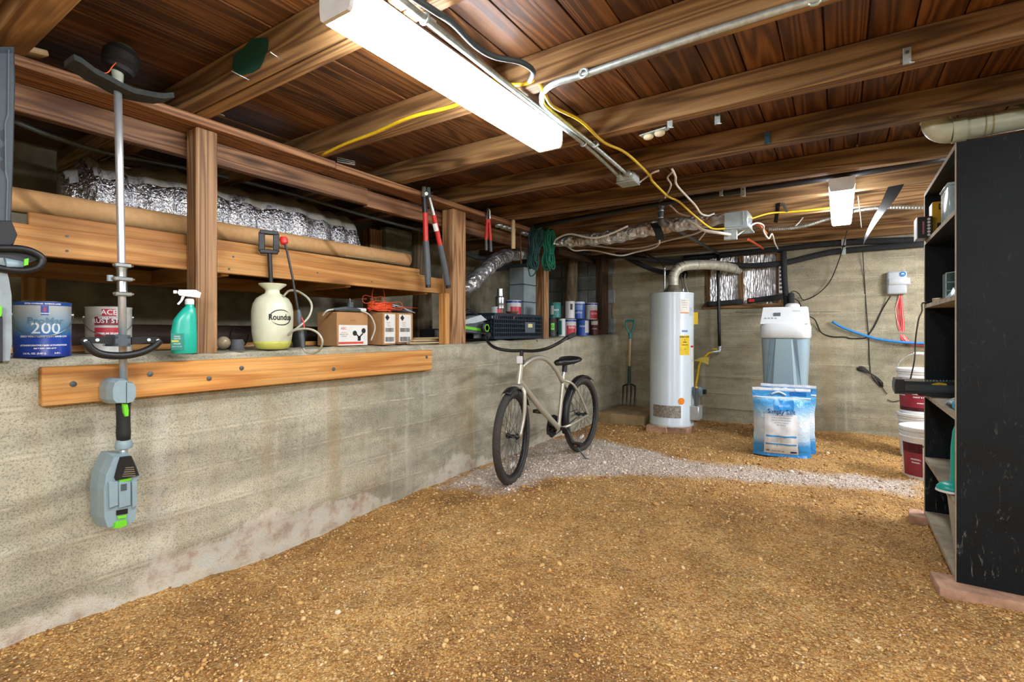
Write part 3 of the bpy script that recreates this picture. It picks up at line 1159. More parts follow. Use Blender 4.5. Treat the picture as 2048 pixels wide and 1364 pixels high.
# crawl-space conduit, pipes and blocks
cable('conduit', [P(30, 243, X=-3.3), P(110, 275, X=-3.3), P(230, 310, X=-3.3), P(375, 338, X=-3.3), P(520, 372, X=-3.3), P(640, 405, X=-3.25), P(760, 440, X=-3.2), P(845, 462, X=-3.15)],
      0.012, sm('7d8a86', 0.5, 0.3), 'thin grey conduit sagging through the crawl space above the foil duct', 'conduit')
root = empty('block_pier', P(1052, 655, X=-3.05), 0, 'pale grey concrete block pier behind the black crate', 'pier')
c = P(1052, 640, X=-3.05)
for i in range(4):
    z0 = ledge_z(c.y) + i * 0.197
    kid('block', MB().box((c.x - 0.1, c.y - 0.2, z0), (c.x + 0.1, c.y + 0.2, z0 + 0.19), 0.006), sm('9fb0b4', 0.95, var=0.15, scale=8, bump=0.5), root)
duct('flexible_duct', [P(925, 585, X=-2.75), P(965, 545, X=-2.75), P(1010, 512, X=-2.75), P(1065, 505, X=-2.8)], 0.07,
     'short foil duct curving down behind the thick post', M_foil, 0.07, 18)
cable('insulated_pipe', [P(880, 470, X=-2.9), P(935, 508, X=-2.85), P(985, 518, X=-2.8), P(1060, 512, X=-2.75), P(1130, 506, X=-2.7), P(1230, 510, X=-2.6)], 0.02, M_foam,
      'black foam insulated pipe running behind the green rope coils', 'pipe')
cable('insulated_pipe', [P(938, 560, X=-3.3), P(985, 540, X=-3.2), P(1050, 530, X=-3.2)], 0.03, M_foam, 'black foam pipe above the pale block pier', 'pipe')
tag(board('timber_block', Vector((P(745, 520, X=-3.62).x, P(745, 520, X=-3.62).y, 0.975)), P(745, 460, X=-3.62), 0.14, 0.1, M_post, None, up=(1, 0, 0)), 'short wood block standing behind the end of the cardboard tube', 'block')
tag(MB().box(P(765, 505, X=-3.6) - Vector((0.05, 0.0, 0)), P(840, 470, X=-3.6) + Vector((0.05, 0, 0)), 0.02).build('insulation_batt', sm('a3a688', 0.95, var=0.2, bump=0.6)), 'pale batt of insulation behind the loppers', 'insulation')
# dark pipe and timber low behind the cans
tag(MB().tube([(-3.3, 0.75, 1.06), (-3.3, 1.2, 1.06), (-3.25, 2.6, 1.055)], 0.06, 20).build('plastic_pipe', sm('4a3a30', 0.5), None, 50), 'thick dark brown pipe lying behind the cans on the ledge', 'pipe')
tag(board('timber_strip', (-3.0, 0.3, 1.0), (-2.98, 2.9, 1.0), 0.06, 0.03, M_pine, None), 'orange strip of wood lying along the back of the ledge', 'board')
for i, (a, b, w_) in enumerate([((-2.55, 2.55, .997), (-2.52, 3.02, .997), .04), ((-2.62, 2.5, .997), (-2.64, 3.05, .999), .05), ((-2.56, 2.6, 1.014), (-2.58, 2.98, 1.016), .04), ((-2.68, 2.62, 1.0), (-2.7, 2.93, 1.0), .03), ((-2.60, 2.66, 1.028), (-2.54, 2.86, 1.031), .03)]):
    tag(board('wood_scrap', a, b, w_, 0.014, M_beam if i % 2 else M_pale, None), ['pale wood strip at the front of the pile before the thick post', 'wide brown wood strip in the pile before the thick post', 'pale strip lying on top of the front strip in the scrap pile', 'short brown strip at the back of the scrap pile', 'topmost small pale strip of the scrap pile'][i], 'wood scrap', 'wood scraps on the ledge')
for px, X, lab in [(428, -3.0, 'thin wood scrap on the ledge behind the black rubber cap'), (840, -2.9, 'thin wood scrap on the ledge behind the orange stud')]:
    a = P(px - 25, 690, X=X)
    tag(board('wood_scrap', (a.x, a.y, 0.994), (a.x + 0.03, a.y + 0.35, 0.994), 0.04, 0.012, M_pale, None), lab, 'wood scrap')
# ================================================================== THINGS HUNG ON AND STANDING ON THE LEDGE
ZL = 0.987


def face_ang(c):
    return math.atan2(-c[1], -c[0])


def paint_can(c, r, h, body, label, bands=(), texts=(), bail=True, group=None, lid=M_steel, name='paint_can', roll=0.0):
    """c: centre of the base. bands: (z0,z1,half-angle,material,offset angle) as share of height; texts: (string,size,z share,mat,dx)"""
    root = empty(name, c, 0, label, 'paint can', group)
    A = face_ang(c) + roll
    o0 = (0, 0, 0)
    body_o = kid('body', MB().lathe([(r * 0.985, 0), (r, 0.003), (r * 1.015, 0.005), (r, 0.009), (r, h - 0.008), (r * 1.02, h - 0.005), (r * 1.02, h)], o0, 32), body, root, 40, False)
    kid('lid', MB().lathe([(r * 1.02, 0), (r * 1.0, 0.003), (r * 0.93, 0.003), (r * 0.9, -0.004), (0, -0.004)], (0, 0, h), 32), lid, root, 40, False)
    for (z0, z1, ha, mt, oa) in bands:
        cyl_patch('label_panel', o0, r, A + oa - ha, A + oa + ha, z0 * h, z1 * h, mt, body_o, 0.0008, False, 16)
    for (s, size, z, mt, dx) in texts:
        cyl_text('lettering', s, size, o0, r, A + dx, z * h, mt, body_o, 0.0004, 0.0016, False)
    if bail:
        pts = []
        for i in range(17):
            t = PI * i / 16
            a = A - PI / 2 + t
            rr_ = r * 1.08
            pts.append((rr_ * math.cos(a), rr_ * math.sin(a), h * 0.78 - h * 0.40 * math.sin(t)))
        kid('bail', MB().tube(pts, 0.0018, 6), M_steel, root, 'all', False)
        for sgn in (-1, 1):
            a = A + sgn * PI / 2
            d_ = Vector((math.cos(a), math.sin(a), 0))
            kid('ear', MB().cyl(d_ * r * 0.99 + Vector((0, 0, h * 0.78)), d_ * r * 1.07 + Vector((0, 0, h * 0.78)), 0.008, 12), M_steel, body_o, 40, False)
    return root


def zgrad(name, stops, h, rough=0.35):
    """printed wrap whose colour changes with height"""
    k = NT(name)
    tc = k.n('ShaderNodeTexCoord')
    sx = k.n('ShaderNodeSeparateXYZ')
    k.l(tc, 'Object', sx, 0)
    m = k.math('DIVIDE', (sx, 2), h)
    r = k.ramp(m, 0, stops)
    k.base(r)
    k.b.inputs['Roughness'].default_value = rough
    return k.m


W = M_white
NAVY = sm('1c3f9a', 0.35, var=0.05)
c = P(86, 715, d=1.86)
c.z = ZL
paint_can(c, 0.080, 0.2, zgrad('blue_wrap', [(0.0, lin('12308c')), (0.36, lin('1a46a8')), (0.42, lin('2f6fae')), (0.62, lin('7fa4bc')), (0.86, lin('b9c4ca')), (0.93, lin('c3c9cc')), (0.94, lin('2257b0')), (1.0, lin('2257b0'))], 0.2),
          'large blue and silver paint can at the far left of the ledge',
          bands=[(0.76, 0.93, 0.13, NAVY, 0.06), (0.83, 0.90, 0.04, M_red, 0.06)],
          texts=[('ProMar', 0.034, 0.655, sm('5f7f96', 0.4), 0.1), ('200', 0.056, 0.515, sm('d8e4ea', 0.4), 0.1),
                 ('ZERO VOC / CERO COV / SANS COV', 0.0085, 0.375, W, 0.05), ('ULTRADECORATIVE / BASE ULTRAPROFONDE', 0.0068, 0.215, W, 0.05),
                 ('B20 T 2654 - 6501-46959', 0.006, 0.16, W, 0.08), ('116 FL. OZ. (3.43 L)', 0.0078, 0.07, W, -0.3), ('3.43 L', 0.0075, 0.07, W, 0.5),
                 ('THE SHERWIN', 0.004, 0.79, W, 0.06), ('EXTRA COVERAGE - INTERIOR LATEX', 0.006, 0.965, W, 0.0)])
c = P(218, 705, d=2.22)
c.z = ZL
CR = sm('b4283a', 0.4)
paint_can(c, 0.082, 0.2, sm('c6c6be', 0.4), 'white and red paint can behind the string trimmer shaft',
          bands=[(0.80, 0.95, 0.30, CR, 0.0), (0.60, 0.78, 0.62, sm('7a1f28', 0.4), 0.0), (0.28, 0.55, 0.62, CR, 0.0), (0.22, 0.27, 0.62, W, 0.0)],
          texts=[('ACE', 0.03, 0.875, W, 0.0), ('RUST STOP', 0.026, 0.69, W, 0.05), ('INTERIOR EXTERIOR', 0.008, 0.76, W, 0), ('PREMIUM ENAMEL', 0.012, 0.42, W, 0.0), ('OIL BASED', 0.009, 0.17, M_ink, 0)])

# teal spray bottle
c = P(368, 706, d=2.12)
c.z = ZL
root = empty('spray_bottle', c, face_ang(c) + PI / 2, 'teal plastic spray bottle with a white trigger head left of the post', 'spray bottle')
TEAL = sm('1fae98', 0.3, var=0.06)
sec = [(0.0, 0.0, 0.044, 0.028), (0.004, 0.0, 0.047, 0.031), (0.09, 0.0, 0.047, 0.031), (0.105, 0.001, 0.045, 0.03), (0.14, 0.003, 0.042, 0.03), (0.165, 0.010, 0.034, 0.028), (0.19, 0.018, 0.024, 0.024), (0.20, 0.020, 0.016, 0.016), (0.215, 0.020, 0.015, 0.015)]
mb = MB()
for z, ox, a, b in sec:
    for j in range(20):
        t = 2 * PI * j / 20
        q = 3.2 if z < 0.17 else 2
        cx_, sy_ = math.cos(t), math.sin(t)
        den = (abs(cx_) ** q + abs(sy_) ** q) ** (1 / q)
        mb.v.append(Vector((ox + a * cx_ / den, b * sy_ / den, z)))
for i in range(len(sec) - 1):
    for j in range(20):
        mb.f.append((i * 20 + j, i * 20 + (j + 1) % 20, (i + 1) * 20 + (j + 1) % 20, (i + 1) * 20 + j))
mb.f.append(tuple(reversed(range(20))))
mb.m = [0] * len(mb.f)
bt_ = kid('bottle', mb, TEAL, root, 50, False)
TW = sm('dfe3e0', 0.35, var=0.03)
kid('collar', MB().lathe([(0.017, 0), (0.017, 0.018), (0.014, 0.024)], (0.02, 0, 0.208), 18), TW, root, 40, False)
kid('trigger_head', MB().prism([(-0.028, 0.0), (0.045, -0.008), (0.05, 0.014), (0.03, 0.026), (-0.03, 0.024), (-0.036, 0.012)], (0.012, 0, 0.245), (1, 0, 0), (0, 0, 1), 0.024), TW, root, False, False)
kid('trigger', MB().prism([(-0.008, 0.0), (0.004, 0.0), (-0.006, -0.022), (-0.018, -0.038), (-0.025, -0.034), (-0.013, -0.018)], (0.0, 0, 0.243), (1, 0, 0), (0, 0, 1), 0.014), TW, root, False, False)
kid('nozzle', MB().box((-0.038, -0.008, 0.252), (-0.024, 0.008, 0.266), 0.002), TW, root, 40, False)
kid('label_panel', MB().box((-0.044, -0.0325, 0.015), (0.0, -0.0318, 0.085)), sm('17806f', 0.4), bt_, False, False)
kid('yellow_strip', MB().box((-0.043, -0.0332, 0.05), (-0.018, -0.0326, 0.056)), M_yel, bt_, False, False)
for i, (s, z) in enumerate([('WEED', 0.072), ('GRASS', 0.063), ('KILLER', 0.042), ('READY TO USE', 0.03)]):
    flat_text('lettering', s, 0.008 if i < 3 else 0.005, (-0.024, -0.0326, z), (1, 0, 0), (0, 0, 1), W, bt_, 0, 0.0008, False)

# hanging lamp bulb with cord, and rubber cap, black cup
c = P(447, 682, X=-2.62)
c.z = ZL + 0.03
root = empty('light_bulb', (c.x, c.y, ZL), 0, 'dusty round light bulb lying on the ledge right of the post', 'light bulb')
kid('glass', MB().ball((c.x, c.y, ZL + 0.036), 0.033, 16, 10), sm('a8967a', 0.15, var=0.2), root, 'all')
kid('socket', MB().cyl((c.x - 0.02, c.y + 0.02, ZL + 0.03), (c.x - 0.05, c.y + 0.05, ZL + 0.022), 0.018, 14), M_black, root)
kid('cord', MB().tube(smooth_path([(c.x - 0.05, c.y + 0.05, ZL + 0.02), (c.x - 0.1, c.y + 0.1, ZL + 0.11), (c.x - 0.1, c.y + 0.18, ZL + 0.08), (c.x - 0.05, c.y + 0.12, ZL + 0.01), (c.x, c.y - 0.03, ZL + 0.006)], 8), 0.004, 6), M_black, root, 'all')
c = P(475, 702, d=2.43)
c.z = ZL
tag(MB().lathe([(0.036, 0), (0.036, 0.006), (0.030, 0.008), (0.027, 0.05), (0.023, 0.055), (0, 0.055)], c, 20).build('rubber_stopper', sm('44484b', 0.7), None, 40), 'small dark grey rubber stopper on the ledge left of the sprayer', 'stopper')
c = P(598, 690, d=3.1)
c.z = ZL
tag(MB().lathe([(0.035, 0), (0.045, 0.1), (0.045, 0.12), (0.042, 0.12), (0.034, 0.01), (0, 0.01)], c, 20).build('plastic_cup', M_blackm, None, 40), 'black plastic cup half hidden behind the sprayer', 'cup')

# pump sprayer
c = P(545, 698, d=2.62)
c.z = ZL
root = empty('pump_sprayer', c, 0, 'translucent white pump sprayer with black handle and wand on the ledge', 'sprayer')
TANK = sm('d8dcc0', 0.35, var=0.04, name='tank_plastic')
prof = [(0.066, 0.0), (0.078, 0.008), (0.088, 0.03), (0.098, 0.09), (0.1005, 0.15), (0.100, 0.2), (0.094, 0.235), (0.078, 0.265), (0.052, 0.283), (0.037, 0.292), (0.034, 0.305), (0.036, 0.312), (0.066, 0.336), (0.068, 0.342), (0.062, 0.342), (0.03, 0.315), (0, 0.315)]
tk_ = kid('tank', MB().lathe(prof, (0, 0, 0), 40), TANK, root, 60, False)
kid('liquid', MB().lathe([(r + 0.0008, z) for r, z in [(0.067, 0.001), (0.0785, 0.008), (0.0885, 0.03), (0.0905, 0.042)]], (0, 0, 0), 40), sm('c9cd62', 0.3, var=0.06), tk_, 'all', False)
A = face_ang(c)
cyl_text('lettering', 'Roundup', 0.042, (0, 0, 0), 0.1005, A + 0.42, 0.165, M_ink, tk_, 0.0012, 0.001, False, 0.8)
mb = MB()
for sg, zz in ((1, 0.165), (-1, 0.165)):
    vs = []
    for i in range(21):
        t = i / 20 * PI * 1.0 + (0.5 if sg > 0 else PI + 0.5)
        for q in (1.0, 1.0 + 0.13 * math.sin(i / 20 * PI)):
            a = A + 0.42 + 0.052 * math.cos(t) * q / 0.1005
            vs.append((0.102 * math.cos(a), 0.102 * math.sin(a), zz + 0.036 * math.sin(t) * q))
    mb.add(vs, [(2 * i, 2 * i + 2, 2 * i + 3, 2 * i + 1) for i in range(20)])
kid('swoosh', mb, M_ink, tk_, 'all', False)
kid('pump_rod', MB().cyl((-0.01, 0, 0.31), (-0.012, -0.01, 0.51), 0.011, 14), M_black, root, 40, False)
ht = MB()
ux = Vector((-sn * -1, cs, 0)).normalized() if False else Vector((math.cos(A + PI / 2), math.sin(A + PI / 2), 0))
hc = Vector((-0.012, -0.012, 0.56))
for (a0, b0, a1, b1, w_) in [(-0.034, -0.05, -0.034, 0.05, 0.02), (0.034, -0.05, 0.034, 0.05, 0.016), (-0.043, 0.05, 0.043, 0.05, 0.02), (-0.043, -0.05, 0.043, -0.05, 0.02)]:
    ht.bar(hc + ux * a0 + Vector((0, 0, b0)), hc + ux * a1 + Vector((0, 0, b1)), 0.03, w_, up=(ux.y, -ux.x, 0.01) if abs(a0 - a1) < 1e-6 else (0, 0, 1), bev=0.003)
kid('pump_handle', ht, M_black, root, 40, False)
base = Vector(c)
WD = 2.5
wp = [P(400 + x * .2786, 400 + y * .2786, d=WD) for x, y in [(610, 310), (625, 370), (665, 560), (705, 790)]]
wd_ = kid('wand', MB().tube(wp, 0.0055, 10), M_black, root)
kid('wand_grip', MB().tube([P(400 + x * .2786, 400 + y * .2786, d=WD) for x, y in [(705, 790), (712, 850), (722, 920), (733, 1000), (740, 1062)]], [0.010, 0.017, 0.012, 0.012, 0.009], 12), M_dgrey, wd_)
kid('nozzle', MB().tube([P(400 + x * .2786, 400 + y * .2786, d=WD) for x, y in [(598, 265), (600, 282), (606, 312), (610, 320)]], [0.015, 0.02, 0.018, 0.008], 14), M_red, wd_)
kid('trigger', MB().tube([P(400 + x * .2786, 400 + y * .2786, d=WD - 0.02) for x, y in [(730, 845), (742, 870), (748, 915)]], 0.004, 6), M_red, wd_)
hs = [(600, 690, 2.6), (640, 652, 2.6), (700, 655, 2.58), (770, 700, 2.55), (802, 760, 2.53), (780, 840, 2.5), (710, 910, 2.47), (650, 950, 2.46), (635, 970, 2.45), (680, 935, 2.44), (770, 925, 2.44), (840, 950, 2.44), (878, 1010, 2.44), (860, 1075, 2.46), (810, 1100, 2.48), (760, 1090, 2.5), (740, 1062, 2.5)]
kid('hose', MB().tube(smooth_path([P(400 + x * .2786, 400 + y * .2786, d=q) for x, y, q in hs], 8), 0.0055, 8), sm('a9a894', 0.35), root, 'all')


# cardboard boxes
def carton(x0, x1, y0, y1, z0, h, label, group=None):
    root = empty('cardboard_box', ((x0 + x1) / 2, (y0 + y1) / 2, z0), 0, label, 'box', group)
    kid('carton', MB().box((x0, y0, z0), (x1, y1, z0 + h), 0.003), M_card, root, 40)
    kid('flap', MB().box((x0 + 0.002, y0 + 0.003, z0 + h), (x1 - 0.002, (y0 + y1) / 2 - 0.001, z0 + h + 0.003)), M_card, root, False)
    kid('flap', MB().box((x0 + 0.002, (y0 + y1) / 2 + 0.001, z0 + h), (x1 - 0.002, y1 - 0.003, z0 + h + 0.003)), M_card, root, False)
    return root


XB = -2.66
ya, yb = P(674, 690, X=XB).y, P(736, 690, X=XB).y
r1 = carton(XB - 0.2, XB, ya, yb, ZL, 0.215, 'cardboard box with a floodlight picture label and grey cord on top')
r1 = r1.children[0]
kid('label_panel', MB().box((XB + 0.0003, ya + 0.012, ZL + 0.004), (XB + 0.001, yb - 0.006, ZL + 0.135)), M_paper, r1, False)
kid('red_stripe', MB().box((XB + 0.0012, ya + 0.012, ZL + 0.012), (XB + 0.0016, yb - 0.04, ZL + 0.026)), sm('d9482e', 0.5), r1, False)
yc = (ya + yb) / 2
flat_text('lettering', 'ABC', 0.024, (XB + 0.0012, ya + 0.05, ZL + 0.112), (0, 1, 0), (0, 0, 1), sm('d0402c', 0.5), r1)
for i, s in enumerate(('LED FLOOD', 'SECURITY LIGHT', 'MOTION')):
    flat_text('lettering', s, 0.009, (XB + 0.0012, ya + 0.055, ZL + 0.086 - i * 0.012), (0, 1, 0), (0, 0, 1), M_ink if i else sm('d0402c', 0.5), r1)
flat_text('lettering', '-2x LED-', 0.013, (XB + 0.0012, yc, ZL + 0.165), (0, 1, 0), (0, 0, 1), sm('7a5630', 0.7), r1)
mb = MB()
fc = Vector((XB + 0.0022, yb - 0.075, ZL + 0.06))
mb.box(fc + Vector((-.0005, -0.012, -0.028)), fc + Vector((.0005, 0.012, 0.0)))
for sg in (-1, 1):
    mb.lathe([(0.0, 0), (0.017, 0), (0.017, 0.0012), (0, 0.0012)], fc + Vector((-.0005, sg * 0.036, 0.03 + sg * 0.008)), 16, (1, 0, 0))
    mb.bar(fc + Vector((0, 0, -0.005)), fc + Vector((0, sg * 0.03, 0.02)), 0.001, 0.009, up=(0, 0.3, 1))
kid('floodlight_picture', mb, M_ink, r1, False)
XC = -2.63
y2, y3 = P(766, 690, X=XC).y, P(794, 690, X=XC).y
y4 = P(826, 690, X=XC).y
for (u0, u1, lab) in [(y2, y3 - 0.002, 'plain cardboard box with a white barcode label, middle of the three boxes'), (y3 + 0.004, y4, 'narrow cardboard box with a white barcode label, rightmost of the three boxes')]:
    rr_ = carton(XC - 0.22, XC, u0, u1, ZL, 0.222, lab, 'barcode boxes').children[0]
    wd = u1 - u0
    kid('label_panel', MB().box((XC + 0.0003, u0 + wd * 0.1, ZL + 0.012), (XC + 0.001, u1 - wd * 0.14, ZL + 0.215)), M_paper, rr_, False)
    dm = MB().prism([(0, 0.022), (0.02, 0), (0, -0.022), (-0.02, 0)], (XC + 0.0014, u0 + wd * 0.3, ZL + 0.19), (0, 1, 0), (0, 0, 1), 0.0008)
    kid('diamond_mark', dm, M_ink, rr_, False)
    bc = MB()
    rb = random.Random(3)
    for (z0_, z1_) in ((0.022, 0.055), (0.09, 0.118)):
        yy = u0 + wd * 0.16
        while yy < u1 - wd * 0.22:
            ww = rb.choice((0.0012, 0.002, 0.003))
            bc.box((XC + 0.0012, yy, ZL + z0_), (XC + 0.0015, yy + ww, ZL + z1_))
            yy += ww + rb.choice((0.0012, 0.002))
    kid('barcode', bc, M_ink, rr_, False)
    for i, s in enumerate(('LED LAMP', 'QTY 1', 'CARTON')):
        flat_text('lettering', s, 0.008, (XC + 0.0012, u0 + wd * 0.4, ZL + 0.155 - i * 0.012), (0, 1, 0), (0, 0, 1), M_ink, rr_)

ztop = ZL + 0.222
root = empty('grey_cord_light', (XB - 0.06, yc, ztop), 0, 'grey corded fitting with a white strip lying on the floodlight box', 'light fitting')
kid('strip', MB().bar((XB - 0.08, ya + 0.06, ztop + 0.016), (XB - 0.03, yb + 0.0, ztop + 0.016), 0.05, 0.022, bev=0.004), M_white, root)
kid('socket', MB().cyl((XB - 0.05, yc + 0.02, ztop + 0.026), (XB - 0.05, yc + 0.02, ztop + 0.066), 0.02, 14), M_dgrey, root)
kid('stem', MB().cyl((XB - 0.05, yc + 0.015, ztop + 0.066), (XB - 0.05, yc + 0.015, ztop + 0.09), 0.004, 8), M_steel, root)
kid('grip', MB().tube([(XB - 0.02, ya - 0.01, ztop + 0.012), (XB + 0.01, ya + 0.06, ztop + 0.018), (XB + 0.0, yc, ztop + 0.016), (XB - 0.01, yb - 0.06, ztop + 0.012)], [0.008, 0.014, 0.014, 0.008], 10), M_dgrey, root)
kid('cord', MB().tube(smooth_path([(XB - 0.02, ya - 0.01, ztop + 0.012), (XB - 0.02, ya - 0.06, ztop + 0.0), (XB - 0.05, ya - 0.07, ztop - 0.03)], 6), 0.006, 8), sm('c9c4b6', 0.5), root, 'all')
kid('cord', MB().tube(smooth_path([(XB - 0.01, yb - 0.06, ztop + 0.012), (XB + 0.03, yb - 0.01, ztop - 0.02), (XB + 0.035, yb + 0.03, ztop - 0.1), (XB + 0.03, yb + 0.0, ztop - 0.19)], 6), 0.005, 8), sm('c9c4b6', 0.5), root, 'all')

# orange string hank and plastic bag on the barcode boxes
M_org = sm('e2562a', 0.6, var=0.15)
cc_ = Vector((XC - 0.08, (y2 + y3) / 2 - 0.02, ztop + 0.004))
root = empty('orange_string', cc_, 0, 'tangled hank of orange string on the middle cardboard box', 'string')
rb = random.Random(11)
mb = MB()
for i in range(20):
    pts = []
    ph = rb.uniform(0, 6.28)
    for j in range(14):
        t = 2 * PI * j / 14
        pts.append(cc_ + Vector((0.055 * math.cos(t) * rb.uniform(.85, 1.1), 0.095 * math.sin(t) * rb.uniform(.85, 1.1), 0.016 + i * 0.0024 + 0.008 * math.sin(2 * t + ph))))
    mb.tube(smooth_path(pts + [pts[0]], 3), 0.0045, 5)
kid('coil', mb, M_org, root, 'all')
for (dx, dy, rx, rz, zz) in ((0.05, -0.06, 0.055, 0.065, 0.11), (0.03, -0.08, 0.10, 0.028, 0.085), (0.06, 0.02, 0.14, 0.03, 0.05)):
    pts = [cc_ + Vector((dx, dy + rx * math.cos(t), zz + rz * math.sin(t) + 0.01 * math.sin(3 * t))) for t in [2 * PI * j / 16 for j in range(17)]]
    kid('loose_loop', MB().tube(smooth_path(pts, 3), 0.0022, 5), M_org, root, 'all')
bc_ = Vector((XC - 0.1, (y3 + y4) / 2, ztop + 0.004))
root = empty('plastic_bag', bc_, 0, 'crumpled dark plastic packet with wires on the rightmost box', 'bag')
mb = MB()
for i in range(9):
    for j in range(9):
        u_, v_ = i / 8 - 0.5, j / 8 - 0.5
        mb.v.append(bc_ + Vector((u_ * 0.16, v_ * 0.19, 0.012 + 0.055 * (1 - 4 * u_ * u_) * (1 - 4 * v_ * v_) * (0.7 + 0.4 * fbm(u_ * 6, v_ * 6, 2, 3)))))
for i in range(8):
    for j in range(8):
        mb.f.append((i * 9 + j, (i + 1) * 9 + j, (i + 1) * 9 + j + 1, i * 9 + j + 1))
mb.m = [0] * len(mb.f)
kid('packet', mb, sm('57504c', 0.15, var=0.4, scale=30), root, 'all')
for a_, b_, mt in (((-.02, -.09, .06), (.06, .10, .012), M_white), ((0.0, -.07, .07), (.07, .13, .006), M_white), ((.05, -.1, .03), (.06, .17, .045), M_org)):
    kid('wire', MB().tube([bc_ + Vector(a_), (bc_ + Vector(a_) + bc_ + Vector(b_)) / 2 + Vector((0, 0, 0.008)), bc_ + Vector(b_)], 0.003, 6), mt, root, 'all')

# black tool case and battery chain saw either side of the thick post
c = P(875, 668, X=-2.75)
root = empty('tool_case', (c.x, c.y, ZL), 0, 'black power tool battery seen left of the thick post', 'tool')
kid('case', MB().box((c.x - 0.12, c.y - 0.09, ZL + 0.0), (c.x + 0.06, c.y + 0.17, ZL + 0.115), 0.012), M_black, root, 50)
flat_text('lettering', 'EGO', 0.042, (c.x + 0.0605, c.y - 0.0, ZL + 0.06), (0, 1, 0), (0, 0, 1), M_green, root, 0.001, 0.001)
ze = ledge_z(3.3)
root = empty('chain_saw', (-2.6, 3.32, ze), 0, 'grey and green battery chain saw between the thick post and the crate', 'chain saw')
Xc = -2.52
def cs_(px, py, X=Xc):
    return P(px, py, X=X)
def outline(pxs, X):
    return [((P(a, b, X=X).y), (P(a, b, X=X).z)) for a, b in pxs]
def slab(pxs, X, t, bev=None):
    return MB().prism(outline(pxs, X), (X - t / 2, 0, 0), (0, 1, 0), (0, 0, 1), t)
kid('body', slab([(930, 664), (972, 668), (974, 658), (966, 642), (946, 636), (930, 640)], -2.50, 0.16), M_dgrey, root, False)
kid('top_cover', slab([(930, 648), (950, 646), (974, 640), (962, 630), (948, 634), (930, 640)], -2.485, 0.13), sm('b9c4c8', 0.4), root, False)
kid('green_stripe', slab([(930, 658), (962, 662), (962, 657), (930, 652)], -2.495, 0.12), M_green, root, False)
kid('front_handle', MB().tube(smooth_path([cs_(925, 640), cs_(932, 622), cs_(946, 624), cs_(958, 634)], 5), 0.012, 8), M_black, root, 'all')
c = cs_(968, 656, -2.47)
kid('knob', MB().lathe([(0.045, 0), (0.045, 0.02), (0.03, 0.03), (0, 0.03)], c, 22, (1, 0, 0)), M_black, root)
kid('knob_ring', MB().lathe([(0.034, 0.0285), (0.034, 0.033), (0.026, 0.033), (0.026, 0.03)], c, 6, (1, 0, 0)), M_green, root)
kid('guide_bar', MB().box((-2.60, 3.36, ze + 0.03), (-2.59, 3.47, ze + 0.1)), M_steel, root, False)

# black crate
ca = Vector((-2.62, 3.98, ledge_z(3.9)))
root = empty('plastic_crate', ca, 0, 'black ventilated plastic crate on the ledge beside the chain saw', 'crate')
y0, y1 = P(988, 650, X=-2.47).y, P(1083, 650, X=-2.47).y
x0, x1 = -2.80, -2.47
zc, hcr = ledge_z(4.35) + 0.004, 0.225
M_crate = sm('1d2a36', 0.4)
mb = MB()
for z in (0, 0.055, 0.11, 0.165):
    pass
def side(name, p, ax, L):
    """grid side panel from corner p along ax, length L"""
    m = MB()
    p, ax = Vector(p), Vector(ax)
    nb = int(L / 0.032)
    th = 0.006
    nrm = ax.cross(Vector((0, 0, 1)))
    for i in range(nb + 1):
        q = p + ax * (L * i / nb)
        m.obox(q + Vector((0, 0, hcr / 2)), ax, nrm, (0, 0, 1), (0.004, th, hcr / 2))
    for z, hh_ in ((0.012, 0.012), (0.055, 0.005), (0.095, 0.005), (0.135, 0.005), (0.172, 0.005), (hcr - 0.012, 0.012)):
        m.obox(p + ax * L / 2 + Vector((0, 0, z)), ax, nrm, (0, 0, 1), (L / 2, th * 1.2, hh_))
    return kid(name, m, M_crate, root, False)
side('front_side', (x1, y0, zc), (0, 1, 0), y1 - y0)
side('back_side', (x0, y0, zc), (0, 1, 0), y1 - y0)
side('end_side', (x0, y0, zc), (1, 0, 0), x1 - x0)
side('end_side', (x0, y1, zc), (1, 0, 0), x1 - x0)
kid('bottom', MB().box((x0, y0, zc), (x1, y1, zc + 0.01)), M_crate, root, False)
pl = P(1060, 655, X=-2.46)
kid('tag_plate', MB().box((-2.462, pl.y - 0.09, pl.z - 0.05), (-2.458, pl.y + 0.09, pl.z + 0.05)), sm('525c66', 0.4), root, False)
kid('yellow_label', MB().box((-2.4578, pl.y - 0.04, pl.z + 0.0), (-2.457, pl.y + 0.04, pl.z + 0.035)), sm('d9d49a', 0.6), root, False)
kid('inner_load', MB().box((x0 + 0.02, y0 + 0.03, zc + 0.012), (x1 - 0.03, y1 - 0.03, zc + 0.17), 0.02), sm('15181c', 0.8, var=0.5, scale=12), root, False)
